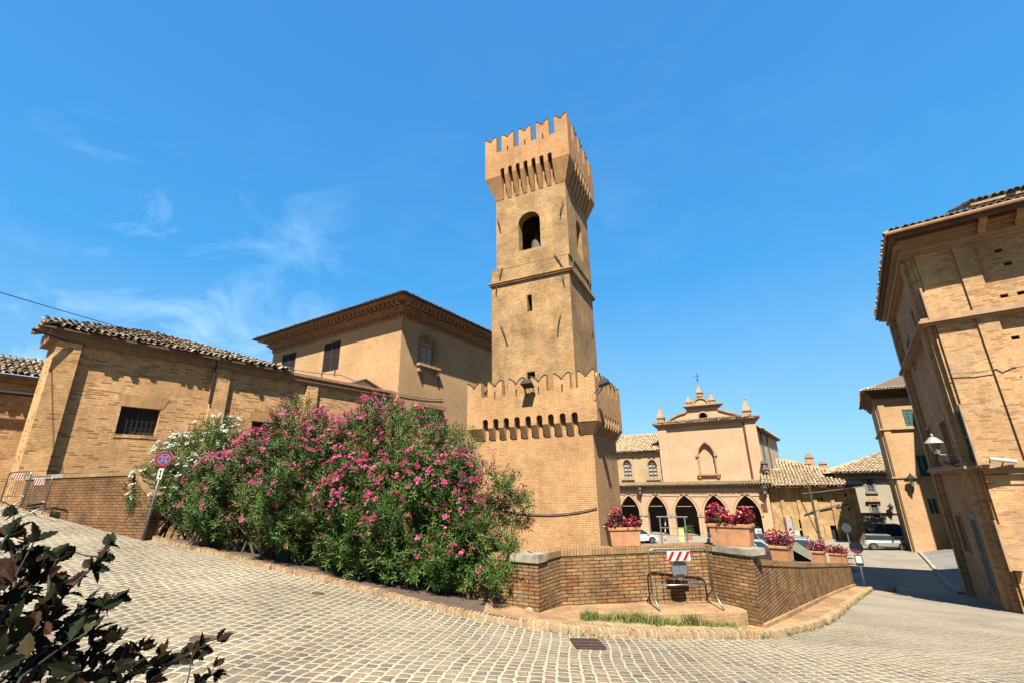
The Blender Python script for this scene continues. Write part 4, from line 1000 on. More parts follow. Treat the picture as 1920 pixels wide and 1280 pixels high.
# pilasters: stepped pairs at both ends of the street face, wide pier on the front
for s0, nm in ((.02, 0), (LS-1.15, 1)):
    for z0, z1 in ((-7, zA-.12), (zA+.16, zB-.10), (zB+.16, ztop-.45)):
        m_ = MB(); m_.box(RS, s0+.28, s0+.90, -.02, .26, z0, z1); m_.box(RS, s0+.02, s0+1.13, -.02, .13, z0, z1-.002); m_.build('pilaster', M['right'], rb)
for s0, s1, d_ in ((.12, 1.18, .09), (1.18, 1.72, .17)):
    for z0, z1 in ((-7, zA-.12), (zA+.16, zB-.10), (zB+.16, ztop-.45)):
        m_ = MB(); m_.box(RF, s0, s1-.003, -.02, d_, z0, z1); m_.build('front_pier', M['right'], rb)
fpR = [RS.P(LS, -11, 0)[:2], RS.P(LS, 0, 0)[:2], Nn, RF.P(LFR, 0, 0)[:2]]
def osign(fp, i, inside):
    o = offset_poly(fp, .1); c = np.array(inside[:2]); return 1 if np.linalg.norm(o[i]-c) > np.linalg.norm(np.array(fp[i])-c) else -1
sr = osign(fpR, 2, RS.P(5, -5, 0))
sc2 = MB()
for zz, w_ in ((zA, .22), (zB, .24)):
    for d_, a, b in ((w_*.55, -.12, -.04), (w_, -.04, .06), (w_*.7, .06, .16)): ribbon(sc2, fpR, sr*-.02, sr*(d_+.12), [zz+a]*4, [zz+b-.002]*4)
sc2.build('string_course', M['trimr'], rb)
sc2 = MB()
for d_, a, b in ((.18, -.44, -.36), (.30, -.36, -.22), (.22, -.22, -.05), (.42, -.05, .10), (.55, .10, .16)): ribbon(sc2, fpR, sr*-.02, sr*d_, [ztop+a]*4, [ztop+b-.002]*4)
sc2.build('cornice', M['trimr'], rb)
sf = MB()
def vribbon(mb, d0s, d1s, z0, z1):
    a, b = offset_var(fpR, [sr*d for d in d0s]), offset_var(fpR, [sr*d for d in d1s])
    for i in range(len(fpR)-1):
        q_ = [a[i], b[i], b[i+1], a[i+1]]; mb.add([(*p, z0) for p in q_]+[(*p, z1) for p in q_], [(0,1,2,3),(7,6,5,4),(0,1,5,4),(1,2,6,5),(2,3,7,6),(3,0,4,7)])
OV = [OS, OS, OF]
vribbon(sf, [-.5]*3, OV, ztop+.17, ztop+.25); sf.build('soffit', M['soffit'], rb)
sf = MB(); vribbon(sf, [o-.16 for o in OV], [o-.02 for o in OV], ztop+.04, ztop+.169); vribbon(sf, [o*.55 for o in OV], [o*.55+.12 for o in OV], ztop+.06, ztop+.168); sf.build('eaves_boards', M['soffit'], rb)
for fr, ln, st0 in ((RF, LFR, 1.95), (RS, LS, 2.0)):
    a = st0
    while a < ln-.3 and fr is RF:
        m_ = MB(); prof = [(0, ztop-.35), (.25, ztop-.30), (.36, ztop-.12), (.85, ztop-.02), (.95, ztop+.168), (0, ztop+.168)]
        vs = [fr.P(a, d, z) for d, z in prof]+[fr.P(a+.22, d, z) for d, z in prof]; n = 6
        m_.add(vs, [tuple(range(6)), tuple(range(11, 5, -1))]+[(i, (i+1) % n, n+(i+1) % n, n+i) for i in range(n)]); m_.build('bracket', M['trimr'], rb); a += .95
gt = MB(); op = offset_var(fpR, [sr*(o+.06) for o in OV]); gt.tube([(p[0], p[1], ztop+.24) for p in op], .075, 8); gt.build('gutter', M['trim'], rb, uv=False)
rf = MB(); pt = R(20)
for fr, ln, fl in ((RF, LFR, 0), (RS, LS, 0)):
    oa, ob2 = (OF, OS) if fr is RF else (OS, OF)
    tiles(rf, Vector(fr.P(-ob2, oa+.02, ztop+.30)), (fr.t[0], fr.t[1], 0), ln+OF+OS, (-fr.n[0]*math.cos(pt), -fr.n[1]*math.cos(pt), math.sin(pt)), 4.6, lambda u, v, ln=ln, fr=fr: v*math.cos(pt) < u and (fr is RF or v*math.cos(pt) < ln+OF+OS-u), jit=1.5)
rfo = rf.build('roof', M['tile'], rb, uv=False); ORG[rfo.name] = ORG[rb.name]
ub = MB(); o4 = [np.array(RF.P(LFR+1, OF, 0)[:2]), np.array(RF.P(-OS, OF, 0)[:2]), np.array(RS.P(LS+OS, OS, 0)[:2]), np.array(RS.P(LS+OS, -12, 0)[:2])]
cx = (o4[0]+o4[2])/2; in4 = [a+(cx-a)*.6 for a in o4]
ub.add([(*a, ztop+.27) for a in o4]+[(*a, ztop+1.9) for a in in4], [(0,1,2,3),(4,5,6,7)]+[(i,(i+1)%4,4+(i+1)%4,4+i) for i in range(4)]); ub.build('roof_boards', M['under'], rfo)
# taller block rising behind the eaves at the border
a0 = RF.px(1838, 385, -1.0)[0]
hb = MB(); zz = RF.px(1850, 372, -1.0)[1]; hb.box(RF, a0, LFR, -6, -1.3, ztop+.3, zz-.15); hb.build('upper_storey', M['trimr'], rb)
hb = MB(); hb.box(RF, a0-.25, LFR, -6, -1.0, zz-.149, zz-.05); tiles(hb, Vector(RF.P(a0-.3, -.98, zz)), (RF.t[0], RF.t[1], 0), LFR-a0+.3, (-RF.n[0]*.94, -RF.n[1]*.94, .34), 3.5, jit=1.3); hb.build('upper_roof', M['tile'], rb, uv=False)
# cables stapled to the front
cb = MB(); pts = [(1776,700),(1800,698),(1830,697),(1868,691),(1880,697),(1900,688),(1922,686)]
pts = [RF.px(x, y, .19) for x, y in pts]; cb.tube([RF.P(a, .19, z) for a, z in pts], .014, 5); tag(cb.build('wall_cable', M['cable'], uv=False), 'thin black cable pinned along the sunlit front of the near palazzo', 'cable')
cb = MB(); a0, z0 = RF.px(1872, 884, .3); cb.tube([RF.P(.1, .3, zA-.25), RF.P(2, .3, zA-.22), RF.P(5, .3, zA-.2)], .016, 5); tag(cb.build('wall_cable', M['cable'], uv=False), 'black cable under the lower string course of the near palazzo', 'cable')

# ---------------------------------------------------------------- second palazzo down the street
Q0 = atz(1711, 1020, -5.85); Q0 = (Q0[0], Q0[1]); 
k = 41/ Q0[1] if Q0[1] > 41 else 1; Q0 = (Q0[0]*k, Q0[1]*k)
QF, QS = Fr(Q0, 110, 1), Fr(Q0, 36, -1)
s2 = empty('far_palazzo', (Q0[0], Q0[1], -5.8), 'brick palazzo with blue green shutters further down the street beyond the cobbled ramp', 'palace')
z5 = QF.px(1661, 803)[1]; z4 = QF.px(1690, 893)[1]; z6 = QF.px(1640, 760)[1]+.75
print('far pal', Q0, [round(v, 2) for v in (z4, z5, z6)], QF.px(1656, 850))
def qr(x0, y0, x1, y1): return pxrect(QF, x0, y0, x1, y1)
whs = [qr(1690,767,1718,797), qr(1716,853,1746,892), qr(1738,934,1762,962)]
mb = MB(); facade(mb, QF, rect(0, 15, -6.5, z6+.1), whs, .2)
wS = [rect(1.1, 2.2, z4+.5, z4+2.4), rect(1.1, 2.2, z4-2.6, z4-.8)]
facade(mb, QS, rect(0, 12, -6.5, z6+.1), wS, .2); mb.build('wall', M['mid'], s2)
for r4 in whs: shutter(s2, QF, r4[0][0], r4[1][0], r4[0][1], r4[2][1], M['shut'], -.05, 2, .12)
for r4 in wS: shutter(s2, QS, r4[0][0], r4[1][0], r4[0][1], r4[2][1], M['shut'], .02, 2, .12)
fq = [QS.P(12,0,0)[:2], Q0, QF.P(15,0,0)[:2]]; sq = osign(fq, 1, QF.P(5,-5,0))
m_ = MB()
for zz in (z4, z5): ribbon(m_, fq, sq*-.02, sq*.2, [zz-.12]*3, [zz+.02]*3)
m_.build('string_course', M['trimr'], s2)
m_ = MB()
for d_, a, b in ((.2,-.15,.05),(.35,.05,.3),(.55,.3,.45),(.8,.45,.55)): ribbon(m_, fq, sq*-.02, sq*d_, [z6+a]*3, [z6+b-.004]*3)
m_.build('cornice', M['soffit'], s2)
for s0 in (.05,):
    m_ = MB(); m_.box(QF, s0, s0+.5, -.02, .10, -6.5, z6-.15); m_.build('pilaster', M['mid'], s2)
    m_ = MB(); m_.box(QS, s0+.1, s0+.7, -.02, .14, -6.5, z6-.15); m_.build('pilaster', M['mid'], s2)
rf = MB(); pt = R(20)
for fr, ln in ((QF, 15), (QS, 12)):
    tiles(rf, Vector(fr.P(-.85, .85, z6+.6)), (fr.t[0], fr.t[1], 0), ln+2, (-fr.n[0]*math.cos(pt), -fr.n[1]*math.cos(pt), math.sin(pt)), 5, lambda u, v: v*math.cos(pt) < u, wdt=.26, exp=.45, ln=.5, r=.11)
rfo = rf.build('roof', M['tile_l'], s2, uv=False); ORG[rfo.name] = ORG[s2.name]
ub = MB(); a, b, c, d = [Vector((*p, z6+.56)) for p in (QF.P(16,1,0)[:2], QF.P(-1,1,0)[:2], QS.P(13,1,0)[:2], (QS.P(13,-14,0)[:2]))]
e_ = (a+c)/2+Vector((0,0,4.0)); ub.add([a,b,c,d,e_], [(0,1,4),(1,2,4),(2,3,4),(3,0,4),(0,1,2,3)]); ub.build('roof_boards', M['under'], rfo)

# unseen block added across the side street to shade the far palazzo
sh_o = (35.0, 36.2); SH = Fr(sh_o, 112, 1)
shh = empty('unseen_shade_block', (*sh_o, -5), 'unseen brick block added behind the near palazzo to shade the far palazzo', 'house')
m_ = MB(); m_.box(SH, 0, 11, -1.0, 3.6, -6, 10.6); m_.build('wall', M['mid'], shh)
m_ = MB(); m_.box(SH, -.1, 11.1, -1.1, 3.7, 10.6, 10.9); m_.build('roof', M['tile_l'], shh, uv=False)

# cobbled side street rising between the two palazzi
rp = MB()
base = [RS.P(LS+.3, .2, 0), QF.P(.4, .4, 0)]
A0, B0 = np.array(RS.P(LS-.2, .35, 0)[:2]), np.array(QF.P(.1, .9, 0)[:2]); dx = np.array(dr(112))
K = 16
for i in range(K):
    for j in range(12):
        def pt_(i, j):
            a = A0+(B0-A0)*j/12+dx*(i*.9); e0 = hr(*(A0+(B0-A0)*j/12))
            return (a[0], a[1], e0+.05+i*.9*.17)
        rp.quad(pt_(i, j), pt_(i+1, j), pt_(i+1, j+1), pt_(i, j+1))
tag(rp.build('side_street_ramp', M['ramp'], recalc=False), kind='structure')
rk = MB(); p0, p1_ = A0, B0
for j in range(30):
    a, b = A0+(B0-A0)*j/30, A0+(B0-A0)*(j+.97)/30; az = math.degrees(math.atan2(*(b-a))); fr = Fr(a, az, -1); l = float(np.linalg.norm(b-a))
    rk.box(fr, 0, l, -.02, .18, hr(*a)-.2, hr(*a)+.11)
tag(rk.build('ramp_kerb', M['stone']), kind='structure')

# ---------------------------------------------------------------- church with portico
C0 = atz(1300, 1003, PZ); C0 = (C0[0], C0[1]); AZC = -60.0
PF = Fr(C0, AZC, -1)                       # portico front plane, s grows to the left
ch = empty('portico', (C0[0], C0[1], PZ), 'salmon brick portico of pointed arches running along the foot of the church', 'portico')
zP = (PF.px(1200, 913)[1]+PF.px(1400, 911)[1])/2; zsp = PF.px(1300, 965)[1]
ax = [(1164.5,1202),(1216,1254),(1267,1311),(1322,1368),(1381,1430)]
holes = []; 
for i, (x0, x1) in enumerate(ax):
    a, b = sorted((PF.px(x0, 975)[0], PF.px(x1-1, 975)[0])); ap = PF.px((x0+x1)/2, 928)[1]; r = (b-a)/2
    H = ap-zsp; e_ = (H*H-r*r)/(2*r); holes.append(arch(a, b, PZ, zsp, 8, max(.05, e_/r)))
sR = PF.px(1447, 960)[0]; sL = PF.px(1140, 960)[0]+4
print('portico', C0, zP, zsp, sR, sL)
mb = MB(); facade(mb, PF, rect(sR, sL, PZ-.3, zP), holes, .75)
mb.build('wall', M['church'], ch)
for hl in holes:
    z_, P_ = [p[1] for p in hl], hl[2:]
    m_ = MB(); c_ = (hl[0][0]+hl[1][0])/2
    out = [(c_+(x-c_)*1.16, zsp+(y-zsp)*1.12) for x, y in P_]
    m_.prism(PF, P_+list(reversed(out)), 0, .07); m_.build('arch_moulding', M['church'], ch)
    out2 = [(c_+(x-c_)*1.22, zsp+(y-zsp)*1.155) for x, y in P_]; out1 = [(c_+(x-c_)*1.17, zsp+(y-zsp)*1.125) for x, y in P_]
    m_ = MB(); m_.prism(PF, out1+list(reversed(out2)), 0, .12); m_.build('outer_moulding', M['trimr'], ch)
ed = sorted([(h[0][0], h[1][0]) for h in holes])
for i in range(len(ed)-1):
    a, b = ed[i][1], ed[i+1][0]; m_ = MB(); m_.box(PF, a-.04, a+.42, -.01, .16, zsp-.16, zsp+.12); m_.box(PF, b-.42, b+.04, -.01, .16, zsp-.16, zsp+.12); m_.build('capital', M['stone'], ch)
    m_ = MB(); m_.box(PF, a+.06, a+.34, -.01, .09, PZ, zsp-.16); m_.box(PF, b-.34, b-.06, -.01, .09, PZ, zsp-.16); m_.build('half_column', M['church'], ch)
m_ = MB(); m_.box(PF, sR-.1, sL, -.01, .12, zP-.22, zP-.1); m_.box(PF, sR-.2, sL, -.01, .45, zP+.06, zP+.2)
n = int((sL-sR)/.34)
for i in range(n): a = sR+i*.34; m_.box(PF, a, a+.16, -.01, .36, zP-.28+.18, zP+.059)
m_.build('cornice', M['trimr'], ch)
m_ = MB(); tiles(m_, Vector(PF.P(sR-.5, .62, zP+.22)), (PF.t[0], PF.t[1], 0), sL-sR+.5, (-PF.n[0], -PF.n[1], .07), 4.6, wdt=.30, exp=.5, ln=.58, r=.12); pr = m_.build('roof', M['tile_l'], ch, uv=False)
m_ = MB(); m_.quad(PF.P(sR-.5,.6,zP+.21), PF.P(sL,.6,zP+.21), PF.P(sL,-4,zP+.52), PF.P(sR-.5,-4,zP+.52)); ORG[pr.name] = ORG[ch.name]; m_.build('roof_boards', M['under'], pr)
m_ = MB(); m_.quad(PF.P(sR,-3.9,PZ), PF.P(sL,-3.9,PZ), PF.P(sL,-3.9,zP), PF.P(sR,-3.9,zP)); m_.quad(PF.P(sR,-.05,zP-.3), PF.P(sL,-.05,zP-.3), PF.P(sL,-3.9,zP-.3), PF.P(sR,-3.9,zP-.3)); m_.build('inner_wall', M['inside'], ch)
for h in holes[:]:
    m_ = MB(); m_.tube([PF.P(h[0][0], -.3, zsp+1.0), PF.P(h[1][0], -.3, zsp+.95)], .035, 6); m_.build('tie_rod', M['cablew'], ch, uv=False)
# portico end (right) with one side arch
PS = Fr(PF.P(sR, 0, 0)[:2], AZC+90, 1); m_ = MB()
ah = arch(.9, 3.3, PZ, zsp, 8, .6); facade(m_, PS, rect(0, 4.2, PZ-.3, zP), [ah], .6); m_.build('end_wall', M['church'], ch)

CF = PF.off(0, -4.1)
cu = empty('church', (CF.o[0], CF.o[1], PZ), 'tall pinkish brick church front with curved pediment, pinnacles and a blind pointed niche', 'church')
f = lambda x, y, d=0: CF.px(x, y, d)
sl, sr_ = f(1240, 850)[0], f(1425, 850)[0]
zc = (f(1232, 803)[1]+f(1420, 788)[1])/2       # underside of the entablature
zct = zc+.62
na, nb_ = f(1314, 880)[0], f(1343, 880)[0]; zn0 = f(1329, 886)[1]; zns = f(1328, 852)[1]; znt = f(1325, 829)[1]
r = abs(na-nb_)/2; H = znt-zns; e_ = (H*H-r*r)/(2*r); nh = arch(min(na, nb_), max(na, nb_), zn0, zns, 9, e_/r)
mb = MB(); facade(mb, CF, rect(sr_, sl, PZ, zct), [nh], .35); panel(mb, CF, nh, -.35)
mb.quad(CF.P(sl,0,PZ), CF.P(sl,-22,PZ), CF.P(sl,-22,zct), CF.P(sl,0,zct)); mb.build('wall', M['church'], cu)
m_ = MB(); c_ = (na+nb_)/2; P_ = nh[2:]
m_.prism(CF, [(c_+(x-c_)*1.0, y) for x, y in P_]+list(reversed([(c_+(x-c_)*1.22, zns+(y-zns)*1.14) for x, y in P_])), 0, .16)
for sgn in (-1, 1): a, b = sorted((c_+sgn*r*1.0, c_+sgn*r*1.2)); m_.box(CF, a, b, 0, .12, zn0, zns-.01); a, b = sorted((c_+sgn*r*.98, c_+sgn*r*1.4)); m_.box(CF, a, b, 0, .22, zns-.18, zns+.1)
m_.build('niche_moulding', M['trimr'], cu)
m_ = MB(); m_.box(CF, c_-r*1.5, c_+r*1.5, 0, .32, zn0-.28, zn0-.08); m_.box(CF, c_-r*1.35, c_-r*1.0, 0, .22, zn0-.55, zn0-.28); m_.box(CF, c_+r*1.0, c_+r*1.35, 0, .22, zn0-.55, zn0-.28); m_.build('niche_sill', M['trimr'], cu)
for a, b in ((sl-1.05, sl+.12), (sr_-.12, sr_+1.15)): m_ = MB(); m_.box(CF, a, b, -.02, .20, PZ, zc); m_.build('pilaster', M['church'], cu)
m_ = MB()
for d_, a, b in ((.28, 0, .14), (.42, .14, .30), (.58, .30, .42), (.70, .42, .60)): m_.box(CF, sr_-d_, sl+d_, -.6, d_, zc+a, zc+b-.003)
m_.build('entablature', M['trimr'], cu)
m_ = MB(); tiles(m_, Vector(CF.P(sr_-.75, .75, zc+.62)), (CF.t[0], CF.t[1], 0), sl-sr_+1.5, (-CF.n[0]*.94, -CF.n[1]*.94, .3), .8, wdt=.3, exp=.5, r=.12); m_.build('tile_edging', M['tile_l'], cu, uv=False)
# curved pediment
Lp = [(1250,795),(1257,786),(1271,778.5),(1285,774),(1291,768)]; Rp = [(1346,768),(1360,772),(1376,775.5),(1388,780),(1392,787)]
tz = zct; cL, cR = f(1289, 766), f(1348, 762)
zt1 = (f(1284, 764)[1]+f(1350, 757)[1])/2
L2 = [f(x, y) for x, y in Lp]; R2 = [f(x, y) for x, y in Rp]
poly = [(L2[0][0], tz)]+L2[:]+[(cL[0], zt1)]+[(cR[0], zt1)]+R2+[(R2[-1][0], tz)]
oc = f(1318.5, 781); ocr = .52; oh = [(oc[0]+ocr*math.cos(2*math.pi*i/16), oc[1]+ocr*1.15*math.sin(2*math.pi*i/16)) for i in range(16)]
m_ = MB(); m_.prism(CF, poly, -.45, .02, [oh]); m_.build('pediment', M['church'], cu)
m_ = MB(); oo = [(oc[0]+(x-oc[0])*1.35, oc[1]+(y-oc[1])*1.35) for x, y in oh]; m_.prism(CF, oo, -.05, .12, [oh]); m_.build('oculus_ring', M['trimr'], cu); m_ = MB(); panel(m_, CF, oh, -.38); m_.build('oculus_glass', M['dark'], cu)
for pts in (L2, R2):
    m_ = MB(); up = [(x, y+.24) for x, y in pts]; m_.prism(CF, pts+list(reversed(up)), -.5, .22); m_.build('volute', M['trimr'], cu)
m_ = MB()
for d_, a, b in ((.15, -.3, -.12), (.35, -.12, .04), (.55, .04, .2)): m_.box(CF, cR[0]-d_, cL[0]+d_, -.5, d_, zt1+a, zt1+b-.003)
m_.build('top_cornice', M['trimr'], cu)
cc = f(1314, 757)[0]; rr = 1.15; zt2 = zt1+.2
half = [(cc+rr*math.cos(math.pi*i/12), zt2+rr*math.sin(math.pi*i/12)) for i in range(13)]; hin = [(cc+(x-cc)*.72, zt2+(y-zt2)*.72) for x, y in half]
m_ = MB(); m_.prism(CF, half+list(reversed(hin)), -.45, .2); m_.build('arched_crest', M['trimr'], cu); m_ = MB(); m_.prism(CF, hin, -.4, .05); m_.build('crest_infill', M['church'], cu)
def pinnacle(x, zb_, h, w_, name='pinnacle', ball=True):
    m_ = MB(); fr = CF; d0, d1 = -.1-w_/2, -.1+w_/2
    m_.box(fr, x-w_/2, x+w_/2, d0, d1, zb_, zb_+h*.26); m_.box(fr, x-w_*.62, x+w_*.62, d0-w_*.12, d1+w_*.12, zb_+h*.26, zb_+h*.33)
    m_.pyr(fr, x-w_*.5, x+w_*.5, d0, d1, zb_+h*.33, zb_+h*.84, .14)
    if ball:
        c = fr.P(x, -.1, 0); r_ = w_*.17; m_.lathe((c[0], c[1], zb_+h*.9), [(r_*.1, -r_*1.3), (r_*.8, -r_*.6), (r_, 0), (r_*.7, r_*.7), (r_*.1, r_)], 8)
    m_.build(name, M['trimr'], cu)
pinnacle(f(1239.5, 790)[0], zct+.05, 2.5, .9); pinnacle(f(1400.5, 775)[0], zct+.05, 2.5, .9)
pinnacle(f(1291.5, 755)[0], zt2, 1.6, .65); pinnacle(f(1335, 752)[0], zt2, 1.6, .65); pinnacle(cc, zt2+rr*.95, 1.8, .75)
m_ = MB(); c = (cc, zt2+rr*.95+2.0)
m_.tube([CF.P(c[0], -.1, c[1]-.1), CF.P(c[0], -.1, c[1]+1.25)], .035, 5); m_.tube([CF.P(c[0]-.42, -.1, c[1]+.85), CF.P(c[0]+.42, -.1, c[1]+.85)], .03, 5); m_.tube([CF.P(c[0]-.16, -.1, c[1]+.35), CF.P(c[0]+.16, -.1, c[1]+.35)], .06, 5)
m_.build('cross', M['iron'], cu, uv=False)
# church flank
CS = Fr(CF.P(sr_, 0, 0)[:2], AZC+95, 1); LC = CS.px(1460, 850)[0]; LC = LC if 5 < LC < 40 else 22
print('church', sl, sr_, zc, LC)
zfl = CS.px(1424, 806)[1]-.2
m_ = MB(); m_.quad(*[CS.P(a, -.02, b) for a, b in rect(0, LC, PZ, zfl)]); m_.quad(CS.P(LC,0,PZ), CS.P(LC,-15,PZ), CS.P(LC,-15,zfl), CS.P(LC,0,zfl)); m_.build('flank_wall', M['greyplaster'], cu)
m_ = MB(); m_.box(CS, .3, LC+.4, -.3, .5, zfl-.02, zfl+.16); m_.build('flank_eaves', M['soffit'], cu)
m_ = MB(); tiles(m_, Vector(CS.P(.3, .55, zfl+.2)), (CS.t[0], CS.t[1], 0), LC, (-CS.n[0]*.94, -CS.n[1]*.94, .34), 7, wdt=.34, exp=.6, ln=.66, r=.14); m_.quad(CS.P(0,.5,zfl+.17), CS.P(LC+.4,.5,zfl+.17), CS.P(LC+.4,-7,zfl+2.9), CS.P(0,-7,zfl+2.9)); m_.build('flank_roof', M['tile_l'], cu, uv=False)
for s_ in (3.2, 9.0):
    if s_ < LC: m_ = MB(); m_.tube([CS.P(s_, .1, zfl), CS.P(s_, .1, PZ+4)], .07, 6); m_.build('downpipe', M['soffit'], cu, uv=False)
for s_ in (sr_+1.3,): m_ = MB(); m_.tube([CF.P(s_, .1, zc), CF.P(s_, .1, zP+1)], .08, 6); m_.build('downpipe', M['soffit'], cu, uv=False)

# wing left of the church
wg = empty('convent_wing', (CF.P(sl, -.3, 0)[0], CF.P(sl, -.3, 0)[1], PZ), 'ochre wing with two pointed windows between the tower and the church', 'house')
WF = CF.off(0, -.35); zw2 = WF.px(1200, 847)[1]; sW = WF.px(1140, 850)[0]+5
wh = []
for x0, x1 in ((1170, 1184.5), (1216.5, 1232.5)):
    a, b = sorted((WF.px(x0, 885)[0], WF.px(x1, 885)[0])); z0 = WF.px((x0+x1)/2, 896)[1]; z1 = WF.px((x0+x1)/2, 861)[1]; r = (b-a)/2; wh.append(arch(a, b, z0, z1-r*1.25, 7, .35))
m_ = MB(); facade(m_, WF, rect(sl, sW, PZ, zw2), wh, .3); m_.build('wall', M['plaster'], wg)
for hl in wh:
    a, b = hl[0][0], hl[1][0]; z0 = hl[0][1]; zt_ = max(p[1] for p in hl)
    g = MB(); panel(g, WF, hl, -.28); 
    fm = MB(); 
    for i in range(3): x = a+(b-a)*i/2; fm.box(WF, x-.05, x+.05, -.24, -.16, z0, zt_-.35*(i != 1))
    for i in range(5): z = z0+(zt_-z0)*i/5; fm.box(WF, a, b, -.238, -.162, z-.035, z+.035)
    o = fm.build('window', M['greypost'], wg); ORG[o.name] = ORG[wg.name]; g.build('pane', M['curtain'], o)
    c_ = (a+b)/2; zs_ = zt_-(b-a)/2*1.3; P_ = hl[2:]
    fm = MB(); fm.prism(WF, P_+list(reversed([(c_+(x-c_)*1.3, zs_+(y-zs_)*1.2) for x, y in P_])), 0, .08); fm.box(WF, a-.35, b+.35, 0, .25, z0-.22, z0-.05); fm.build('window_frame', M['trimr'], wg)
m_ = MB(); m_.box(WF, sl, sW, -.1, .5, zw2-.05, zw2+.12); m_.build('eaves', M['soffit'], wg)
m_ = MB(); tiles(m_, Vector(WF.P(sl, .6, zw2+.15)), (WF.t[0], WF.t[1], 0), sW-sl, (-WF.n[0]*.9, -WF.n[1]*.9, .43), 6.5, wdt=.32, exp=.5, ln=.58, r=.13, jit=1.8); m_.quad(WF.P(sl,.55,zw2+.13), WF.P(sW,.55,zw2+.13), WF.P(sW,-5.5,zw2+2.95), WF.P(sl,-5.5,zw2+2.95)); m_.build('roof', M['tile_l'], wg, uv=False)

# stained old block right of the portico
OB = Fr(PF.P(sR-.05, -.6, 0)[:2], 118, 1)
ob = empty('old_market_building', (OB.o[0], OB.o[1], PZ), 'low stained yellowish brick building with deep dark eaves right of the portico', 'house')
sE = OB.px(1612, 950)[0]; zo = OB.px(1520, 912)[1]
print('old', OB.o, sE, zo)
oh_ = [pxrect(OB, 1497, 973, 1503, 990), pxrect(OB, 1498, 993, 1508, 1010), pxrect(OB, 1556, 984, 1581, 1015), pxrect(OB, 1543, 981, 1549, 1006), pxrect(OB, 1583, 925, 1589, 930), pxrect(OB, 1590, 951, 1596, 957)]
m_ = MB(); facade(m_, OB, rect(0, sE, PZ-.2, zo), oh_, .3); m_.quad(OB.P(sE,0,PZ), OB.P(sE,-9,PZ), OB.P(sE,-9,zo), OB.P(sE,0,zo)); m_.build('wall', M['old'], ob)
m_ = MB()
for r4 in oh_: m_.quad(*[OB.P(a, -.28, b) for a, b in r4])
m_.build('dark_opening', M['dark'], ob)
for x0, x1 in ((1530, 1533), (1539, 1542)):
    a, z0 = OB.px(x0, 938); b, z1 = OB.px(x1, 930)
    m_ = MB(); m_.prism(OB, arch(min(a,b), max(a,b), z0, z1-.15, 5), .0, .02); m_.build('small_window', M['dark'], ob)
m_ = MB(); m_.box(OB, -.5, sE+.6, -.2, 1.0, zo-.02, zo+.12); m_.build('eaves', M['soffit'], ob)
for i in range(5): a = 1.0+i*sE/5.2; m_ = MB(); m_.box(OB, a, a+.35, 0, .14, PZ, zo-.1); m_.build('pilaster', M['old'], ob)
for (x0, y0, x1, y1) in ((1508,963,1575,944),(1520,958,1590,945)):
    a, z0 = OB.px(x0, y0, .12); b, z1 = OB.px(x1, y1, .12); m_ = MB(); m_.tube([OB.P(a, .12, z0), OB.P(b, .12, z1)], .05, 5); m_.build('pipe', M['cable'], ob, uv=False)
rf = MB(); hp = Vector(OB.P(sE*.42, -5.5, OB.px(1470, 872, -5.5)[1]))
a, b = Vector(OB.P(-.6, 1.05, zo+.13)), Vector(OB.P(sE+.7, 1.05, zo+.13))
Vv = (-OB.n[0]*math.cos(R(17)), -OB.n[1]*math.cos(R(17)), math.sin(R(17)))
tiles(rf, a, (OB.t[0], OB.t[1], 0), sE+1.2, Vv, 6.5, lambda u, v: v < (sE+1.2-u)*1.0+.1, wdt=.34, exp=.55, ln=.62, r=.14, jit=1.4)
rfo = rf.build('roof', M['tile_l'], ob, uv=False); ORG[rfo.name] = ORG[ob.name]
ub = MB(); V3 = Vector(Vv); Ue = Vector((OB.t[0], OB.t[1], 0)); ub.add([a, b, a+Ue*(sE+1.2-6.4)+V3*6.5, a+V3*6.5, OB.P(-.6,-12,zo+.13), OB.P(sE+.7,-12,zo+.13)], [(0,1,2,3),(1,5,2),(3,2,5,4)]); ub.build('roof_boards', M['under'], rfo)

# higher tiled roofs behind it
hb2 = empty('upper_town_house', (OB.P(9, -14, 0)[0], OB.P(9, -14, 0)[1], PZ), 'broad pale tiled roof with chimneys rising behind the low market building', 'house')
HB = Fr(OB.P(0, -13, 0)[:2], 118, 1); x0, zz = HB.px(1595, 896); x1, z2 = HB.px(1455, 905)
zr = HB.px(1500, 858, -8)[1]
e0 = HB.px(1605, 893)[0]; ze = HB.px(1570, 897)[1]
m_ = MB(); m_.box(HB, -14, e0, -14, 0, PZ, ze); m_.build('wall', M['old'], hb2)
m_ = MB(); V3 = Vector((-HB.n[0], -HB.n[1], 0))*8+Vector((0, 0, zr-ze)); Lr = V3.length
tiles(m_, Vector(HB.P(-14, .6, ze)), (HB.t[0], HB.t[1], 0), e0+15, V3, Lr, lambda u, v: v < (e0+15-u)*.9, wdt=.4, exp=.65, ln=.75, r=.17, jit=1.4)
A_, B_, C_ = Vector(HB.P(-14,.6,ze)), Vector(HB.P(e0+1,.6,ze)), Vector(HB.P(e0-7,-8,zr)); m_.add([A_-Vector((0,0,.05)), B_-Vector((0,0,.05)), C_-Vector((0,0,.05)), A_+V3-Vector((0,0,.05)), HB.P(e0+1,-16,ze), HB.P(-14,-16,ze)], [(0,1,2,3),(1,4,2),(3,2,4,5)])
m_.build('roof', M['tile_l'], hb2, uv=False)
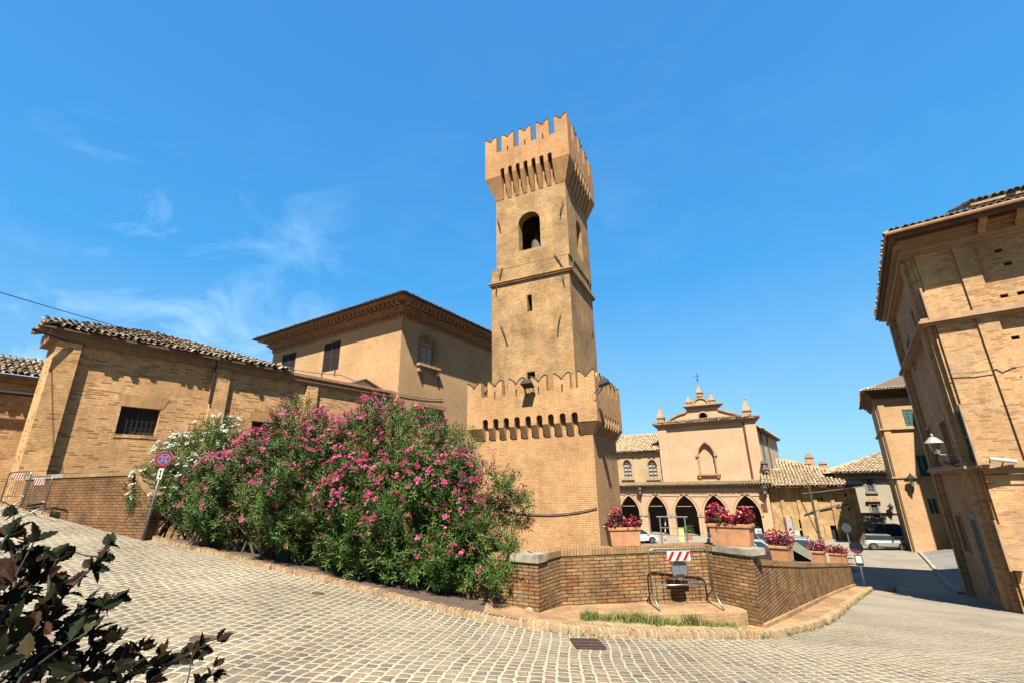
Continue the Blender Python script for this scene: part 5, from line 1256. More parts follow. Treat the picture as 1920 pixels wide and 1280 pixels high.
for x, y, h_, w_ in ((1519, 866, 1.6, 1.0), (1544, 874, .9, .9), (1508, 872, .5, 1.4)):
    a, z = HB.px(x, y, -5); m_ = MB(); m_.box(HB, a-w_/2, a+w_/2, -5.4, -4.6, z-1.2, z+h_*.4); m_.box(HB, a-w_*.62, a+w_*.62, -5.5, -4.5, z+h_*.4, z+h_*.4+.12); m_.box(HB, a-w_*.35, a+w_*.35, -5.3, -4.7, z+h_*.4+.12, z+h_*.75); m_.build('chimney', M['trimr'], hb2)

# grey house closing the street
G0 = atz(1596, 1000, PZ); kk = 60/G0[1]; G0 = (G0[0]*kk, G0[1]*kk); GF = Fr(G0, 112, 1)
gh = empty('grey_house', (G0[0], G0[1], PZ), 'grey beige plastered house closing the end of the street behind the silver car', 'house')
zg = GF.px(1640, 886)[1]; sg2 = 22
wn = [pxrect(GF, 1622, 897, 1640, 921), pxrect(GF, 1632, 945, 1650, 970), pxrect(GF, 1637, 992, 1664, 1008)]
m_ = MB(); facade(m_, GF, rect(0, sg2, PZ-.2, zg), wn, .25); m_.quad(GF.P(0,0,PZ), GF.P(0,-12,PZ), GF.P(0,-12,zg), GF.P(0,0,zg)); m_.build('wall', M['farplaster'], gh)
for r4 in wn[:2]: glazed(gh, GF, r4[0][0], r4[1][0], r4[0][1], r4[2][1], M['shutg'], 2, 4, -.1); 
r4 = wn[2]; m_ = MB(); m_.quad(*[GF.P(a, -.24, b) for a, b in r4]); m_.build('doorway', M['dark'], gh)
for r4 in wn[:2]:
    a, b, z0, z1 = r4[0][0], r4[1][0], r4[0][1], r4[2][1]
    m_ = MB(); m_.box(GF, a-.2, a-.01, 0, .08, z0, z1); m_.box(GF, b+.01, b+.2, 0, .08, z0, z1); m_.box(GF, a-.3, b+.3, 0, .2, z0-.2, z0-.02); m_.box(GF, a-.3, b+.3, 0, .15, z1+.02, z1+.2); m_.build('window_frame', M['shutg'], gh)
m_ = MB(); a, b, z1 = wn[1][0][0], wn[1][1][0], wn[1][2][1]; m_.prism(GF, [(a-.45, z1+.35), (b+.45, z1+.35), ((a+b)/2+.3, z1+.85), ((a+b)/2-.3, z1+.85)], 0, .35); m_.build('window_pediment', M['trimr'], gh)
zgs = GF.px(1630, 983)[1]; m_ = MB(); m_.box(GF, -.1, sg2, 0, .18, zgs-.1, zgs+.1); m_.box(GF, -.1, sg2, 0, .14, zgs+1.3, zgs+1.4); m_.box(GF, -.15, sg2, -.1, .4, zg-.6, zg-.35); m_.box(GF, -.3, sg2, -.3, .9, zg-.02, zg+.12); m_.build('string_course', M['trimr'], gh)
m_ = MB(); m_.box(GF, .05, .7, -.01, .09, PZ, zg-.6); m_.build('corner_pilaster', M['farplaster'], gh)
m_ = MB(); pt = R(18); tiles(m_, Vector(GF.P(-.9, 1, zg+.15)), (GF.t[0], GF.t[1], 0), sg2+1, (-GF.n[0]*math.cos(pt), -GF.n[1]*math.cos(pt), math.sin(pt)), 8, lambda u, v: v < u*1.05, wdt=.42, exp=.7, ln=.8, r=.19)
a, b, c = Vector(GF.P(-.9,1,zg+.12)), Vector(GF.P(sg2,1,zg+.12)), Vector(GF.P(7,-7,zg+2.75)); m_.add([a, b, Vector(GF.P(sg2,-7,zg+2.75)), c, GF.P(-.9,-14,zg+.12)], [(0,1,2,3),(0,3,4)]); m_.build('roof', M['tile_l'], gh, uv=False)

# ================================================================ vegetation
def leaf_tpl(ln, wd, droop=.15, fold=.12):
    """pointed leaf along +x, two folded strips"""
    h = wd/2
    return np.array([[0,0,0],[ln*.3,h*.8,fold*wd],[ln*.3,0,0],[ln*.3,-h*.8,fold*wd],[ln*.65,h*.75,fold*wd-droop*ln*.35],[ln*.65,0,-droop*ln*.35],[ln*.65,-h*.75,fold*wd-droop*ln*.35],[ln,0,-droop*ln]]), \
        [(0,2,1,1),(0,3,2,2),(1,2,5,4),(2,3,6,5),(4,5,7,7),(5,6,7,7)]
def ax_rot(az, el):
    """matrix taking +x to a direction with azimuth az, elevation el about the shoot axis z"""
    ca, sa, ce, se = math.cos(az), math.sin(az), math.cos(el), math.sin(el)
    return np.array([[ca*ce, -sa, -ca*se], [sa*ce, ca, -sa*se], [se, 0, ce]])
def shoot_tpl(n=15, ln=.13, wd=.022, length=.26, el0=.2, el1=1.15):
    V, Fq = [], []
    for i in range(n):
        t = i/(n-1); k = random.uniform(.75, 1.15); lv, lf = leaf_tpl(ln*k*(1-.3*t), wd*k)
        m = ax_rot(i*2.4+random.uniform(-.3, .3), el0+(el1-el0)*t+random.uniform(-.2, .2))
        v = lv@m.T+np.array([0, 0, length*t]); b = len(V)*8
        V.append(v); Fq += [tuple(b+j for j in f) for f in lf]
    return np.vstack(V), Fq
def tris(Fq): return [f if f[2] != f[3] else f for f in Fq]
def flower_tpl(n=8, r=.028, spread=.075, up=.05):
    V, Fq = [], []
    for i in range(n):
        c = np.array([random.gauss(0, spread*.5), random.gauss(0, spread*.5), up+random.uniform(-.02, .05)])
        d = c+np.array([0, 0, .03]); d = d/np.linalg.norm(d); m = rot_to(d[None], np.array([random.random()*6]))[0]
        for k in range(5):
            a = 2*math.pi*k/5; q = []
            for aa, rr, zz in ((a, .004, 0), (a-.5, r*.75, .3*r), (a, r*1.1, .5*r), (a+.5, r*.75, .3*r)): q.append([math.cos(aa)*rr, math.sin(aa)*rr, zz])
            b = len(V); V += list((np.array(q)@m.T)+c); Fq.append((b, b+1, b+2, b+3))
    return np.array(V), Fq
M['oleaf'] = rndmat('oleander_leaf', [(0,(.016,.050,.010)),(.35,(.05,.125,.018)),(.7,(.12,.22,.03)),(.93,(.24,.32,.05)),(1,(.36,.27,.08))], .5, trans=.16, spec=.22)
M['opink'] = rndmat('oleander_pink_flower', [(0,(.30,.012,.07)),(.5,(.55,.03,.15)),(.85,(.76,.10,.28)),(1,(.90,.30,.44))], .6, trans=.25)
M['owhite'] = rndmat('oleander_white_flower', [(0,(.85,.80,.66)),(1,(1.1,1.08,1.0))], .6, trans=.25)
M['ofade'] = rndmat('faded_flower', [(0,(.16,.05,.03)),(.5,(.30,.10,.06)),(1,(.42,.22,.10))], .8)
SHT = [shoot_tpl(n) for n in (13, 15, 17)]; FLT = [flower_tpl(n) for n in (7, 9, 11)]
FDT = [flower_tpl(9, .013, .09, .04) for _ in range(2)]
def blob_points(blobs, n, keep=None, shell=(.82, 1.06)):
    B = np.array(blobs, float); w_ = B[:, 3]**2; w_ /= w_.sum(); out, nr = [], []
    while len(out) < n:
        k = np.random.choice(len(B), p=w_); d = np.random.normal(size=3); d /= np.linalg.norm(d)
        r = B[k, 3]*np.random.uniform(*shell); p = B[k, :3]+d*r*np.array([1, 1, .95])
        dd = np.linalg.norm(B[:, :3]-p, axis=1)/B[:, 3]; dd[k] = 9
        if dd.min() < .78: continue
        if p[2] < hr(p[0], p[1])+.2: continue
        if keep and not keep(p, d): continue
        out.append(p); nr.append(d)
    return np.array(out), np.array(nr)
def sub_points(sub, n):
    B_ = np.array(sub); w_ = B_[:, 3]**2; w_ /= w_.sum(); out, nr, sid = [], [], []
    while len(out) < n:
        k = np.random.choice(len(B_), p=w_); d = np.random.normal(size=3); d[1] -= .5; d[2] += .4; d /= np.linalg.norm(d)
        p = B_[k, :3]+d*B_[k, 3]*np.random.uniform(.75, 1.05); dd = np.linalg.norm(B_[:, :3]-p, axis=1)/B_[:, 3]; dd[k] = 9
        if dd.min() < .6 or p[2] < hr(p[0], p[1])+.15: continue
        out.append(p); nr.append(d); sid.append(k)
    return np.array(out), np.array(nr), np.array(sid)
def oleander(name, label, blobs, base, nsh, ninn, ffrac, fmat, seed, spikes=()):
    np.random.seed(seed); random.seed(seed)
    root = empty(name, base, label, 'shrub', 'oleanders in a row along the kerb')
    sub = []; lowc = 1.0 if name.startswith('white') else 0.0
    for (x, y, z, r) in blobs:
        for _ in range(int(15*(r/.7)**2)):
            d = np.random.normal(size=3); d /= np.linalg.norm(d)
            if d[1] > .55: continue
            q = r*np.random.uniform(.62, .98); c = (x+d[0]*q, y+d[1]*q, z+d[2]*q, np.random.uniform(.20, .42)*min(1, r/.6))
            if any((c[0]-b_[0])**2+(c[1]-b_[1])**2+(c[2]-b_[2])**2 < (b_[3]*.55)**2 for b_ in blobs): continue
            if c[2] < hr(c[0], c[1])+.40: continue
            sub.append(c)
    pos, nr, sid = sub_points(sub, nsh); fprob = np.random.gamma(.9, 1.1, len(sub))[sid]
    if ninn:
        p2_, n2 = blob_points(blobs, ninn, shell=(.35, .8)); pos = np.vstack([pos, p2_]); nr = np.vstack([nr, n2])
    out = np.arange(len(pos)) < nsh
    dirs = nr*.75+np.array([0, 0, .75])+np.random.normal(0, .28, nr.shape)
    # long shoots that stick out of the crown
    for (sx, sy, sz), (ex, ey, ez), m in spikes:
        a, b = np.array([sx, sy, sz]), np.array([ex, ey, ez])
        t = np.random.uniform(0, 1, m)[:, None]; q_ = a+(b-a)*t+np.random.normal(0, .09, (m, 3))*(1.2-.5*t)
        pos = np.vstack([pos, q_]); dirs = np.vstack([dirs, np.tile((b-a)/np.linalg.norm(b-a), (m, 1))+np.random.normal(0, .35, (m, 3))]); out = np.r_[out, np.ones(m, bool)]
    V, Fq, Rn = [], [], []; nv = 0
    which = np.random.randint(0, 3, len(pos))
    for w_ in range(3):
        s_ = which == w_; m = int(s_.sum())
        if not m: continue
        tv, tf = SHT[w_]; v, f = scatter(tv, tf, pos[s_]-dirs[s_]/np.linalg.norm(dirs[s_], axis=1, keepdims=True)*.12, rot_to(dirs[s_], np.random.uniform(0, 6.3, m)), np.random.uniform(.85, 1.3, m))
        V.append(v); Fq.append(f+nv); nv += len(v)
        base_r = np.repeat(np.clip(np.random.normal(.5, .2, m), 0, 1), len(tf)); leaf_r = np.repeat(np.random.uniform(-.3, .3, m*len(tf)//6), 6); Rn.append(np.clip(base_r+leaf_r*.8, 0, 1))
    V, Fq, Rn = np.vstack(V), np.vstack(Fq), np.concatenate(Rn)
    # drop the repeated corner of the triangular leaf ends by nudging: build tris for them
    me_tri = Fq[:, 2] == Fq[:, 3]
    T3 = Fq[me_tri][:, :3]; Q4 = Fq[~me_tri]; TT = np.vstack([T3, Q4[:, [0, 1, 2]], Q4[:, [0, 2, 3]]]); RR = np.concatenate([Rn[me_tri], Rn[~me_tri], Rn[~me_tri]])
    np_mesh('foliage', V, TT, M['oleaf'], root, RR)
    # flowers at the tips of outer shoots, more of them high and towards the light
    zmin, zmax = pos[:, 2].min(), pos[:, 2].max(); hgt = (pos[:, 2]-zmin)/(zmax-zmin)
    fp_ = np.ones(len(pos)); fp_[:nsh] = fprob
    pr = ffrac*(.10+1.1*hgt**1.2)*np.where(out, 1, 0)*fp_
    fl = np.random.rand(len(pos)) < pr
    tip = pos+dirs/np.linalg.norm(dirs, axis=1, keepdims=True)*.16
    def put(mask, tpls, matl, nm, sc_):
        V, Fq, Rn = [], [], []; nv = 0; wh = np.random.randint(0, len(tpls), len(pos))
        for k, (tv, tf) in enumerate(tpls):
            s_ = mask & (wh == k); m = int(s_.sum())
            if not m: continue
            v, f = scatter(tv, tf, tip[s_], rot_to(dirs[s_]+np.array([0, -.5, .3]), np.random.uniform(0, 6.3, m)), np.random.uniform(.65, 1.15, m)*sc_)
            V.append(v); Fq.append(f+nv); nv += len(v); Rn.append(np.clip(np.repeat(np.random.uniform(0, 1, m), len(tf))+np.repeat(np.random.uniform(-.25, .25, m*len(tf)//5), 5), 0, 1))
        if V: np_mesh(nm, np.vstack(V), np.vstack(Fq), matl, root, np.concatenate(Rn))
    put(fl, FLT, fmat, 'flowers', 1.0)
    fd = (~fl) & out & (np.random.rand(len(pos)) < .12); put(fd, FDT, M['ofade'], 'seed_heads', 1.0)
    st_ = MB()
    for i in range(26):
        k = random.randrange(len(pos)); e_ = pos[k]; b = Vector(base)+Vector((random.uniform(-1.1, 1.1), random.uniform(-.5, .35), -.1)); m = (b+Vector(e_))/2+Vector((random.uniform(-.1, .1), random.uniform(-.1, .1), .25))
        st_.tube([b, m, e_], [.03, .022, .008], 5)
    st_.build('stems', M['bark'], root, uv=False)
    return root
def B(px, py, y, r):
    if r and 940 <= py: y += .45 if px < 600 else .12
    elif r and py < 940: y -= .22
    p = aty(px, py, y); return (p[0], p[1], p[2], r)
def g0(px, y): p = aty(px, 1000, y); return (p[0], p[1], hr(p[0], p[1]))
oleander('white_oleander', 'white flowering oleander shrub behind the no stopping sign at the left end of the row',
    [B(395,850,14.0,.85), B(345,885,13.7,.75), B(310,915,13.6,.62), B(300,960,13.5,.6), B(430,850,13.9,.75), B(370,930,13.4,.8), B(350,985,13.2,.6), B(285,905,13.5,.45), B(276,950,13.4,.38)],
    g0(345, 13.2), 1150, 600, .34, M['owhite'], 11, [(B(400,820,13.3,0)[:3], B(415,785,13.2,0)[:3], 8), (B(300,900,13,0)[:3], B(262,880,12.9,0)[:3], 6), (B(285,930,12.9,0)[:3], B(258,935,12.8,0)[:3], 6)])
oleander('pink_oleander', 'pink oleander low beside the white one, second shrub from the left of the row',
    [B(465,880,12.7,.8), B(420,920,12.4,.75), B(480,940,12.2,.85), B(430,990,12.1,.65), B(500,1000,12.0,.6), B(400,965,12.3,.6), B(440,1025,11.9,.4), B(500,1035,11.6,.4)],
    g0(450, 12.5), 1200, 650, .36, M['opink'], 12)
oleander('pink_oleander', 'pink oleander with a rounded top covering the second window of the left house',
    [B(565,832,12.3,.82), B(530,860,12.4,.75), B(600,850,12.2,.9), B(550,930,11.9,.9), B(610,950,11.7,.85), B(560,1000,11.5,.7), B(640,1010,11.3,.55), B(560,1040,11.3,.45), B(620,1055,11.2,.4)],
    g0(570, 12.2), 1750, 900, .46, M['opink'], 13, [(B(560,800,12.4,0)[:3], B(545,770,12.3,0)[:3], 8)])
oleander('pink_oleander', 'tallest pink oleander in the middle of the row, crown reaching above the left house wall',
    [B(700,825,12.2,.90), B(742,818,12.1,.82), B(670,860,12.0,.85), B(765,862,11.8,.9), B(690,910,11.6,1.0), B(770,930,11.3,.95), B(700,990,11.1,.85), B(760,1010,10.9,.6), B(655,985,11.3,.6), B(680,1060,10.9,.5), B(740,1075,10.7,.5), B(780,1070,10.6,.5)],
    g0(715, 11.9), 2300, 1200, .50, M['opink'], 14, [(B(760,810,12,0)[:3], B(765,765,12,0)[:3], 9), (B(700,790,12,0)[:3], B(690,757,12,0)[:3], 9), (B(790,810,12,0)[:3], B(795,785,12,0)[:3], 6)])
oleander('pink_oleander', 'loose pink oleander at the right end of the row reaching out towards the tower',
    [B(835,870,11.6,.75), B(810,915,11.4,.85), B(860,930,11.3,.75), B(830,980,11.0,.85), B(880,990,10.9,.62), B(890,1030,10.8,.42), B(840,1030,10.7,.45), B(830,1085,10.5,.5), B(880,1090,10.4,.42), B(915,1080,10.4,.35), B(925,1030,10.6,.38), B(945,1100,10.3,.22), B(948,905,11.1,.32), B(972,935,11.0,.24), B(935,965,11.0,.36), B(972,972,10.9,.24), B(950,1020,10.4,.30), B(925,1075,9.9,.32), B(955,1060,9.95,.2)],
    g0(840, 11.5), 1650, 800, .42, M['opink'], 15,
    [(B(890,920,11.2,0)[:3], B(928,862,11.2,0)[:3], 22), (B(890,940,11.1,0)[:3], B(985,930,11.0,0)[:3], 38), (B(900,980,11,0)[:3], B(985,985,10.8,0)[:3], 34), (B(900,1000,10.9,0)[:3], B(968,1050,10.6,0)[:3], 26), (B(850,860,11.4,0)[:3], B(862,822,11.5,0)[:3], 9), (B(930,920,11.1,0)[:3], B(965,890,11,0)[:3], 12), (B(920,1000,10.9,0)[:3], B(935,1060,10.6,0)[:3], 12)])
# hanging bare twigs and shade under the right end come from these stems
np.random.seed(5); random.seed(5)
# green shrub at the left border
gs = empty('garden_shrub', (-22.6, 18.6, .3), 'green leafy shrub at the left border beside the neighbouring house', 'shrub')
def simple_bush(root, blobs, n, tpl, matl, nm='foliage', zc=-99):
    Bb = np.array(blobs); w_ = Bb[:, 3]**2; w_ /= w_.sum(); k = np.random.choice(len(Bb), n, p=w_); d = np.random.normal(size=(n, 3)); d /= np.linalg.norm(d, axis=1, keepdims=True)
    pos = Bb[k, :3]+d*(Bb[k, 3]*np.random.uniform(.45, 1.05, n))[:, None]
    tv, tf = tpl; v, f = scatter(tv, tf, pos, rot_to(d+np.array([0, 0, .5])+np.random.normal(0, .3, d.shape), np.random.uniform(0, 6, n)), np.random.uniform(.7, 1.25, n))
    tri = f[:, 2] == f[:, 3]; rn = np.clip(np.repeat(np.random.rand(n), len(tf))*.7+np.random.rand(n*len(tf))*.3, 0, 1)
    TT = np.vstack([f[tri][:, :3], f[~tri][:, [0, 1, 2]], f[~tri][:, [0, 2, 3]]]); RR = np.concatenate([rn[tri], rn[~tri], rn[~tri]])
    return np_mesh(nm, v, TT, matl, root, RR)
M['sleaf'] = rndmat('shrub_leaf', [(0,(.03,.07,.015)),(.5,(.08,.15,.03)),(1,(.20,.27,.06))], .5, trans=.2)
simple_bush(gs, [(-22.6,18.6,2.6,1.2), (-23.3,19.2,3.6,1.2), (-22.5,18.8,1.2,1.0), (-23.5,18.5,1.8,1.3)], 700, shoot_tpl(12, .12, .05, .2), M['sleaf'])
m_ = MB(); m_.tube([(-22.6,18.6,-.5), (-22.8,18.8,1.4), (-23,19,2.8)], [.08,.05,.02], 6); m_.build('trunk', M['bark'], gs, uv=False)

# dark holly like bush close to the camera
hb_ = empty('holly_bush', (-1.75, 1.15, -1.6), 'dark spiky leaved bush very close in the bottom left corner', 'shrub')
M['hleaf'] = rndmat('holly_leaf', [(0,(.006,.008,.004)),(.45,(.016,.024,.008)),(.72,(.030,.016,.008)),(.93,(.06,.022,.010)),(1,(.06,.065,.03))], .7, noise=.3, nscale=60, trans=.0, spec=.05)  # very dark leaf colours carry the shade the bush stands in
def holly_leaf(mb, p, d, up, ln, wd, rn):
    d = Vector(d).normalized(); sd = d.cross(Vector(up)).normalized(); n = sd.cross(d).normalized()
    prof = [(0,.04),(.10,.40),(.18,.42),(.30,.95),(.38,.72),(.52,1.0),(.60,.68),(.74,.74),(.80,.42),(.89,.34),(1,.0)]
    mid = [Vector(p)+d*ln*t-n*ln*.12*t*t for t, w_ in prof]
    for sgn in (-1, 1):
        ed = [m-(-n)*0+sd*sgn*w_*wd/2+n*w_*wd*.18 for m, (t, w_) in zip(mid, prof)]
        k = len(prof); vs = mid+ed
        mb.add(vs, [(i, i+1, k+i+1, k+i) for i in range(k-1)], 0, rn)
hm, hs = MB(), MB()
def px3(x, y, D_): r = ray(x, y); k = D_/math.sqrt(sum(c*c for c in r)); return Vector((r[0]*k, r[1]*k, r[2]*k))
STM = [([(-60,1330),(52,1225),(120,1115),(178,1058),(204,1022)], 1.15), ([(-60,1300),(60,1195),(150,1155),(216,1122)], 1.1), ([(60,1340),(150,1282),(238,1228),(270,1215)], 1.2),
 ([(190,1350),(270,1285),(330,1238),(372,1214)], 1.3), ([(-80,1240),(8,1150),(30,1080),(48,1016)], 1.05), ([(-90,1160),(-30,1070),(14,1002)], 1.0), ([(-50,1380),(40,1270),(110,1215),(170,1185)], 1.15),
 ([(20,1400),(110,1300),(165,1240),(196,1195)], 1.2), ([(300,1350),(360,1290),(402,1262)], 1.35), ([(-80,1300),(10,1220),(80,1160),(92,1075)], 1.0), ([(-70,1220),(0,1150),(50,1110),(85,1048)], 1.1), ([(120,1380),(200,1300),(290,1240),(300,1225)], 1.25),
 ([(-60,1380),(20,1300),(60,1240),(130,1180)], 1.0), ([(0,1420),(90,1330),(180,1270),(250,1250)], 1.05), ([(-100,1180),(-40,1120),(20,1060),(60,1060)], 1.1)]
def rv(s_): return Vector((random.gauss(0, s_), random.gauss(0, s_), random.gauss(0, s_)))
for pts, D_ in STM:
    P3 = [px3(x, y, D_*(1+.05*i)) for i, (x, y) in enumerate(pts)]
    P3 = [Vector(p) for p in spline([tuple(p) for p in P3], 6)]
    hs.tube(P3, [.0038*(1-.65*i/len(P3)) for i in range(len(P3))], 5)
    n = int(len(P3)*1.5)
    for i in range(n):
        t = random.uniform(.25, 1)*(len(P3)-1); k = min(len(P3)-2, int(t)); p = P3[k]+(P3[k+1]-P3[k])*(t-k); d = (P3[k+1]-P3[k]).normalized()
        dd = (d*random.uniform(.1, 1.0)+rv(.6)); holly_leaf(hm, p, dd, rv(1.0)+Vector((0, -.4, .8)), random.uniform(.022, .037), random.uniform(.015, .023), random.random())
    for q in range(3): holly_leaf(hm, P3[-1], (P3[-1]-P3[-2]).normalized()+rv(.5), rv(1)+Vector((0, -.3, .6)), random.uniform(.026, .04), .021, random.random())
    for q in range(3):
        k = random.randrange(4, len(P3)-2); e_ = P3[k]+(P3[k+1]-P3[k]).normalized()*.03+rv(.022); hs.tube([P3[k], (P3[k]+e_)/2+rv(.006), e_], [.0022, .0016, .001], 4)
        for _ in range(3): holly_leaf(hm, e_, (e_-P3[k]).normalized()+rv(.6), rv(1)+Vector((0, -.3, .6)), random.uniform(.025, .038), .02, random.random())
for i in range(130):
    x = random.triangular(-160, 300, -30); lo = 1120+max(0, x)*.62; y = random.uniform(lo, 1420); 
    
    p = px3(x, y, random.uniform(.95, 1.45)); holly_leaf(hm, p, rv(1)+Vector((.3, 0, .4)), rv(1)+Vector((0, -.3, .7)), random.uniform(.022, .037), random.uniform(.015, .023), random.random())
for i in range(0):
    a = px3(random.uniform(-160, 60), random.uniform(1250, 1400), 1.2); b = a+Vector((random.uniform(0, .22), random.uniform(0, .2), random.uniform(.05, .25))); hs.tube([a, (a+b)/2+rv(.02), b], [.0032, .0026, .0015], 4)
for i in range(6): a = Vector((-1.75+random.uniform(-.1, .1), 1.15+random.uniform(-.1, .1), -1.6)); b = px3(random.uniform(-120, 120), random.uniform(1300, 1380), 1.15); hs.tube([a, (a+b)/2+Vector((0, 0, .1)), b], [.014, .009, .004], 5)
hm.build('foliage', M['hleaf'], hb_, uv=False, recalc=False); hs.build('stems', plain('dark_twig', (.022,.017,.012), .8), hb_, uv=False)

# grass and weeds in the dry patch, and along the kerb
M['grass'] = rndmat('weed_grass', [(0,(.09,.15,.025)),(.4,(.22,.27,.06)),(.7,(.45,.40,.13)),(1,(.66,.52,.25))], .7, trans=.25)
def grass(name, pts, kind='stuff'):
    V, Fq, Rn = [], [], []
    for (x, y, z, h, dry) in pts:
        a = random.uniform(0, 6.3); w_ = random.uniform(.005, .011); lx, ly = random.gauss(0, .35)*h, random.gauss(0, .35)*h; b = len(V); c, s_ = math.cos(a)*w_, math.sin(a)*w_
        V += [(x-c, y-s_, z), (x+c, y+s_, z), (x+c*.7+lx*.4, y+s_*.7+ly*.4, z+h*.6), (x-c*.7+lx*.4, y-s_*.7+ly*.4, z+h*.6), (x+lx, y+ly, z+h)]
        Fq += [(b, b+1, b+2), (b, b+2, b+3), (b+3, b+2, b+4)]; r_ = min(1, max(0, dry+random.uniform(-.15, .15))); Rn += [r_]*3
    o = np_mesh(name, V, Fq, M['grass'], rn=Rn); tag(o, kind=kind); return o
gp = []
def in_patch(x, y):
    lo = np.interp(x, [1.05,1.7,2.6,3.6,4.25,4.5], [9.42,9.30,9.44,9.62,9.75,10.12]); hi = np.interp(x, [1.05,1.35,2.3,3.5,4.5], [9.44,9.95,9.90,9.93,10.12]); return lo < y < hi
cl = [(1.3,9.62,.13),(1.42,9.72,.10),(2.1,9.66,.12),(2.32,9.72,.15),(2.6,9.62,.13),(3.28,9.8,.12),(3.38,9.86,.15),(4.05,9.92,.07),(1.7,9.68,.09),(1.95,9.8,.12),(2.85,9.75,.09),(3.0,9.68,.06),(3.65,9.84,.08)]
while len(gp) < 2600:
    if random.random() < .62: c = random.choice(cl); x, y, h, dry = random.gauss(c[0], .09), random.gauss(c[1], .06), random.uniform(.3, 1.9)*c[2], random.uniform(.05, .75)
    else: x, y, h, dry = random.uniform(1.05, 4.5), random.uniform(9.3, 10.1), random.uniform(.015, .06), random.uniform(.7, 1)
    if in_patch(x, y): gp.append((x, y, hr(x, y)+.11, h, dry))
tag(grass('grass', gp), 'green and straw coloured weeds in the dry patch in front of the barrier', 'grass')
gp = []
for i in range(240):
    k = random.randrange(int(len(kp)*.52), len(kp)-2) if random.random() < .8 else random.randrange(60, len(kp)-2); c = kp[k]
    for j in range(5): x, y = c[0]+random.gauss(0, .03), c[1]-.03+random.gauss(0, .03); gp.append((x, y, hr(x, y), random.uniform(.02, .09), random.random()))
for i in range(40): x, y = 16.75+random.gauss(0, .12), 22.6+random.gauss(0, .1); gp.append((x, y, hr(x, y), random.uniform(.15, .45), .2))
tag(grass('kerb_weeds', gp), 'small weeds sprouting along the foot of the kerb', 'weeds')

# ================================================================ street objects
LF_ = Fr((0, 0), 90, 1)       # local frame: s = +x, outward = -y
def barrier(name, label, W, boardx, boardw, nstr, disc, group):
    t = local_empty(name, label, 'barrier', group); r = .019
    fr = MB(); cr_ = .12; H_ = 1.10
    pts = [(-W/2,0,.25),(-W/2,0,H_-cr_)]+[(-W/2+cr_-cr_*math.cos(a*math.pi/12),0,H_-cr_+cr_*math.sin(a*math.pi/12)) for a in range(1,7)]
    pts += [(-x,0,z) for x,_,z in reversed(pts)]
    fr.tube(pts, r, 8); fr.build('frame', M['galv'], t, uv=False, smooth=True)
    rl = MB(); rl.tube([(-W/2,0,.40),(W/2,0,.40)], r*.85, 8); rl.build('rail', M['galv'], t, uv=False, smooth=True)
    nb_ = int(W/.155)
    for i in range(1, nb_):
        x = -W/2+W*i/nb_; b_ = MB(); b_.tube([(x,0,.40),(x,0,H_-.01)], .0065, 5, cap=False); b_.build('bar', M['galv'], t, uv=False)
    for s_ in (-1, 1):
        lg_ = MB(); x = s_*W/2; lg_.tube([(x,-.40,.012),(x,-.12,.22),(x,0,.27),(x,.12,.22),(x,.40,.012)], r*.9, 8); lg_.build('leg', M['galv'], t, uv=False, smooth=True)
    for bx in boardx:
        bd_ = MB(); z0, z1 = H_-.235, H_-.045; bd_.box(LF_, bx-boardw/2, bx+boardw/2, .022, .034, z0, z1)
        for k in range(nstr):
            c = bx-boardw/2+boardw*(k+.5)/nstr; wd = boardw/nstr*(.42 if nstr < 4 else .50); sl_ = .055 if nstr < 4 else .04
            P = LF_.P; v0, v1 = z0+.008, z1-.008
            bd_.add([P(c-wd/2-sl_,.038,v0), P(c+wd/2-sl_,.038,v0), P(c+wd/2+sl_,.038,v1), P(c-wd/2+sl_,.038,v1)], [(0,1,2,3)], 1)
        bd_.build('striped_board', [M['white'], M['redd']], t, uv=False)
    if disc:
        d_ = MB(); z = H_-.235-.165; d_.tube([(0,.012,z),(0,-.0,z)], .175, 28); d_.build('sign_disc_back', M['signgrey'], t, uv=False)
        d_ = MB(); d_.box(LF_, -.14, .14, .0, .022, z+.10, z+.135); d_.build('sign_bracket', M['iron'], t, uv=False)
        d_ = MB(); d_.box(LF_, -.09, .09, .0, .022, z-.13, z-.10); d_.build('sign_bracket', M['iron'], t, uv=False)
    return t
bq = aty(1286, 1148, 10.62); gz = step_z((3.45, 10.55))
fb = barrier('crowd_barrier', 'crowd barrier with red and white board and grey disc against the zigzag brick parapet', 1.30, [0], .50, 3, True, 'steel crowd barriers')
fb.location = (aty(1284,1148,10.62)[0], 10.62, gz); fb.rotation_euler = (0, 0, R(3))
b2 = barrier('crowd_barrier', 'crowd barrier at the left border, left one of the linked pair below the left house', 1.42, [.05], .62, 4, False, 'steel crowd barriers')
def between(o, a, b):
    o.location = ((a[0]+b[0])/2, (a[1]+b[1])/2, min(hr(*a), hr(*b))+.06); o.rotation_euler = (0, 0, math.atan2(b[1]-a[1], b[0]-a[0]))
def pa(x, y, D_): p = aty(x, y, D_); return (p[0], p[1])
between(b2, pa(4, 940, 14.35), pa(40, 940, 13.85))
b3 = dup(b2, (0, 0, 0), 0, 'crowd barrier nearest the low brick wall, right one of the linked pair'); between(b3, pa(42, 945, 13.8), pa(82, 950, 13.2))
for b_ in (b2, b3): b_.location.z += .05
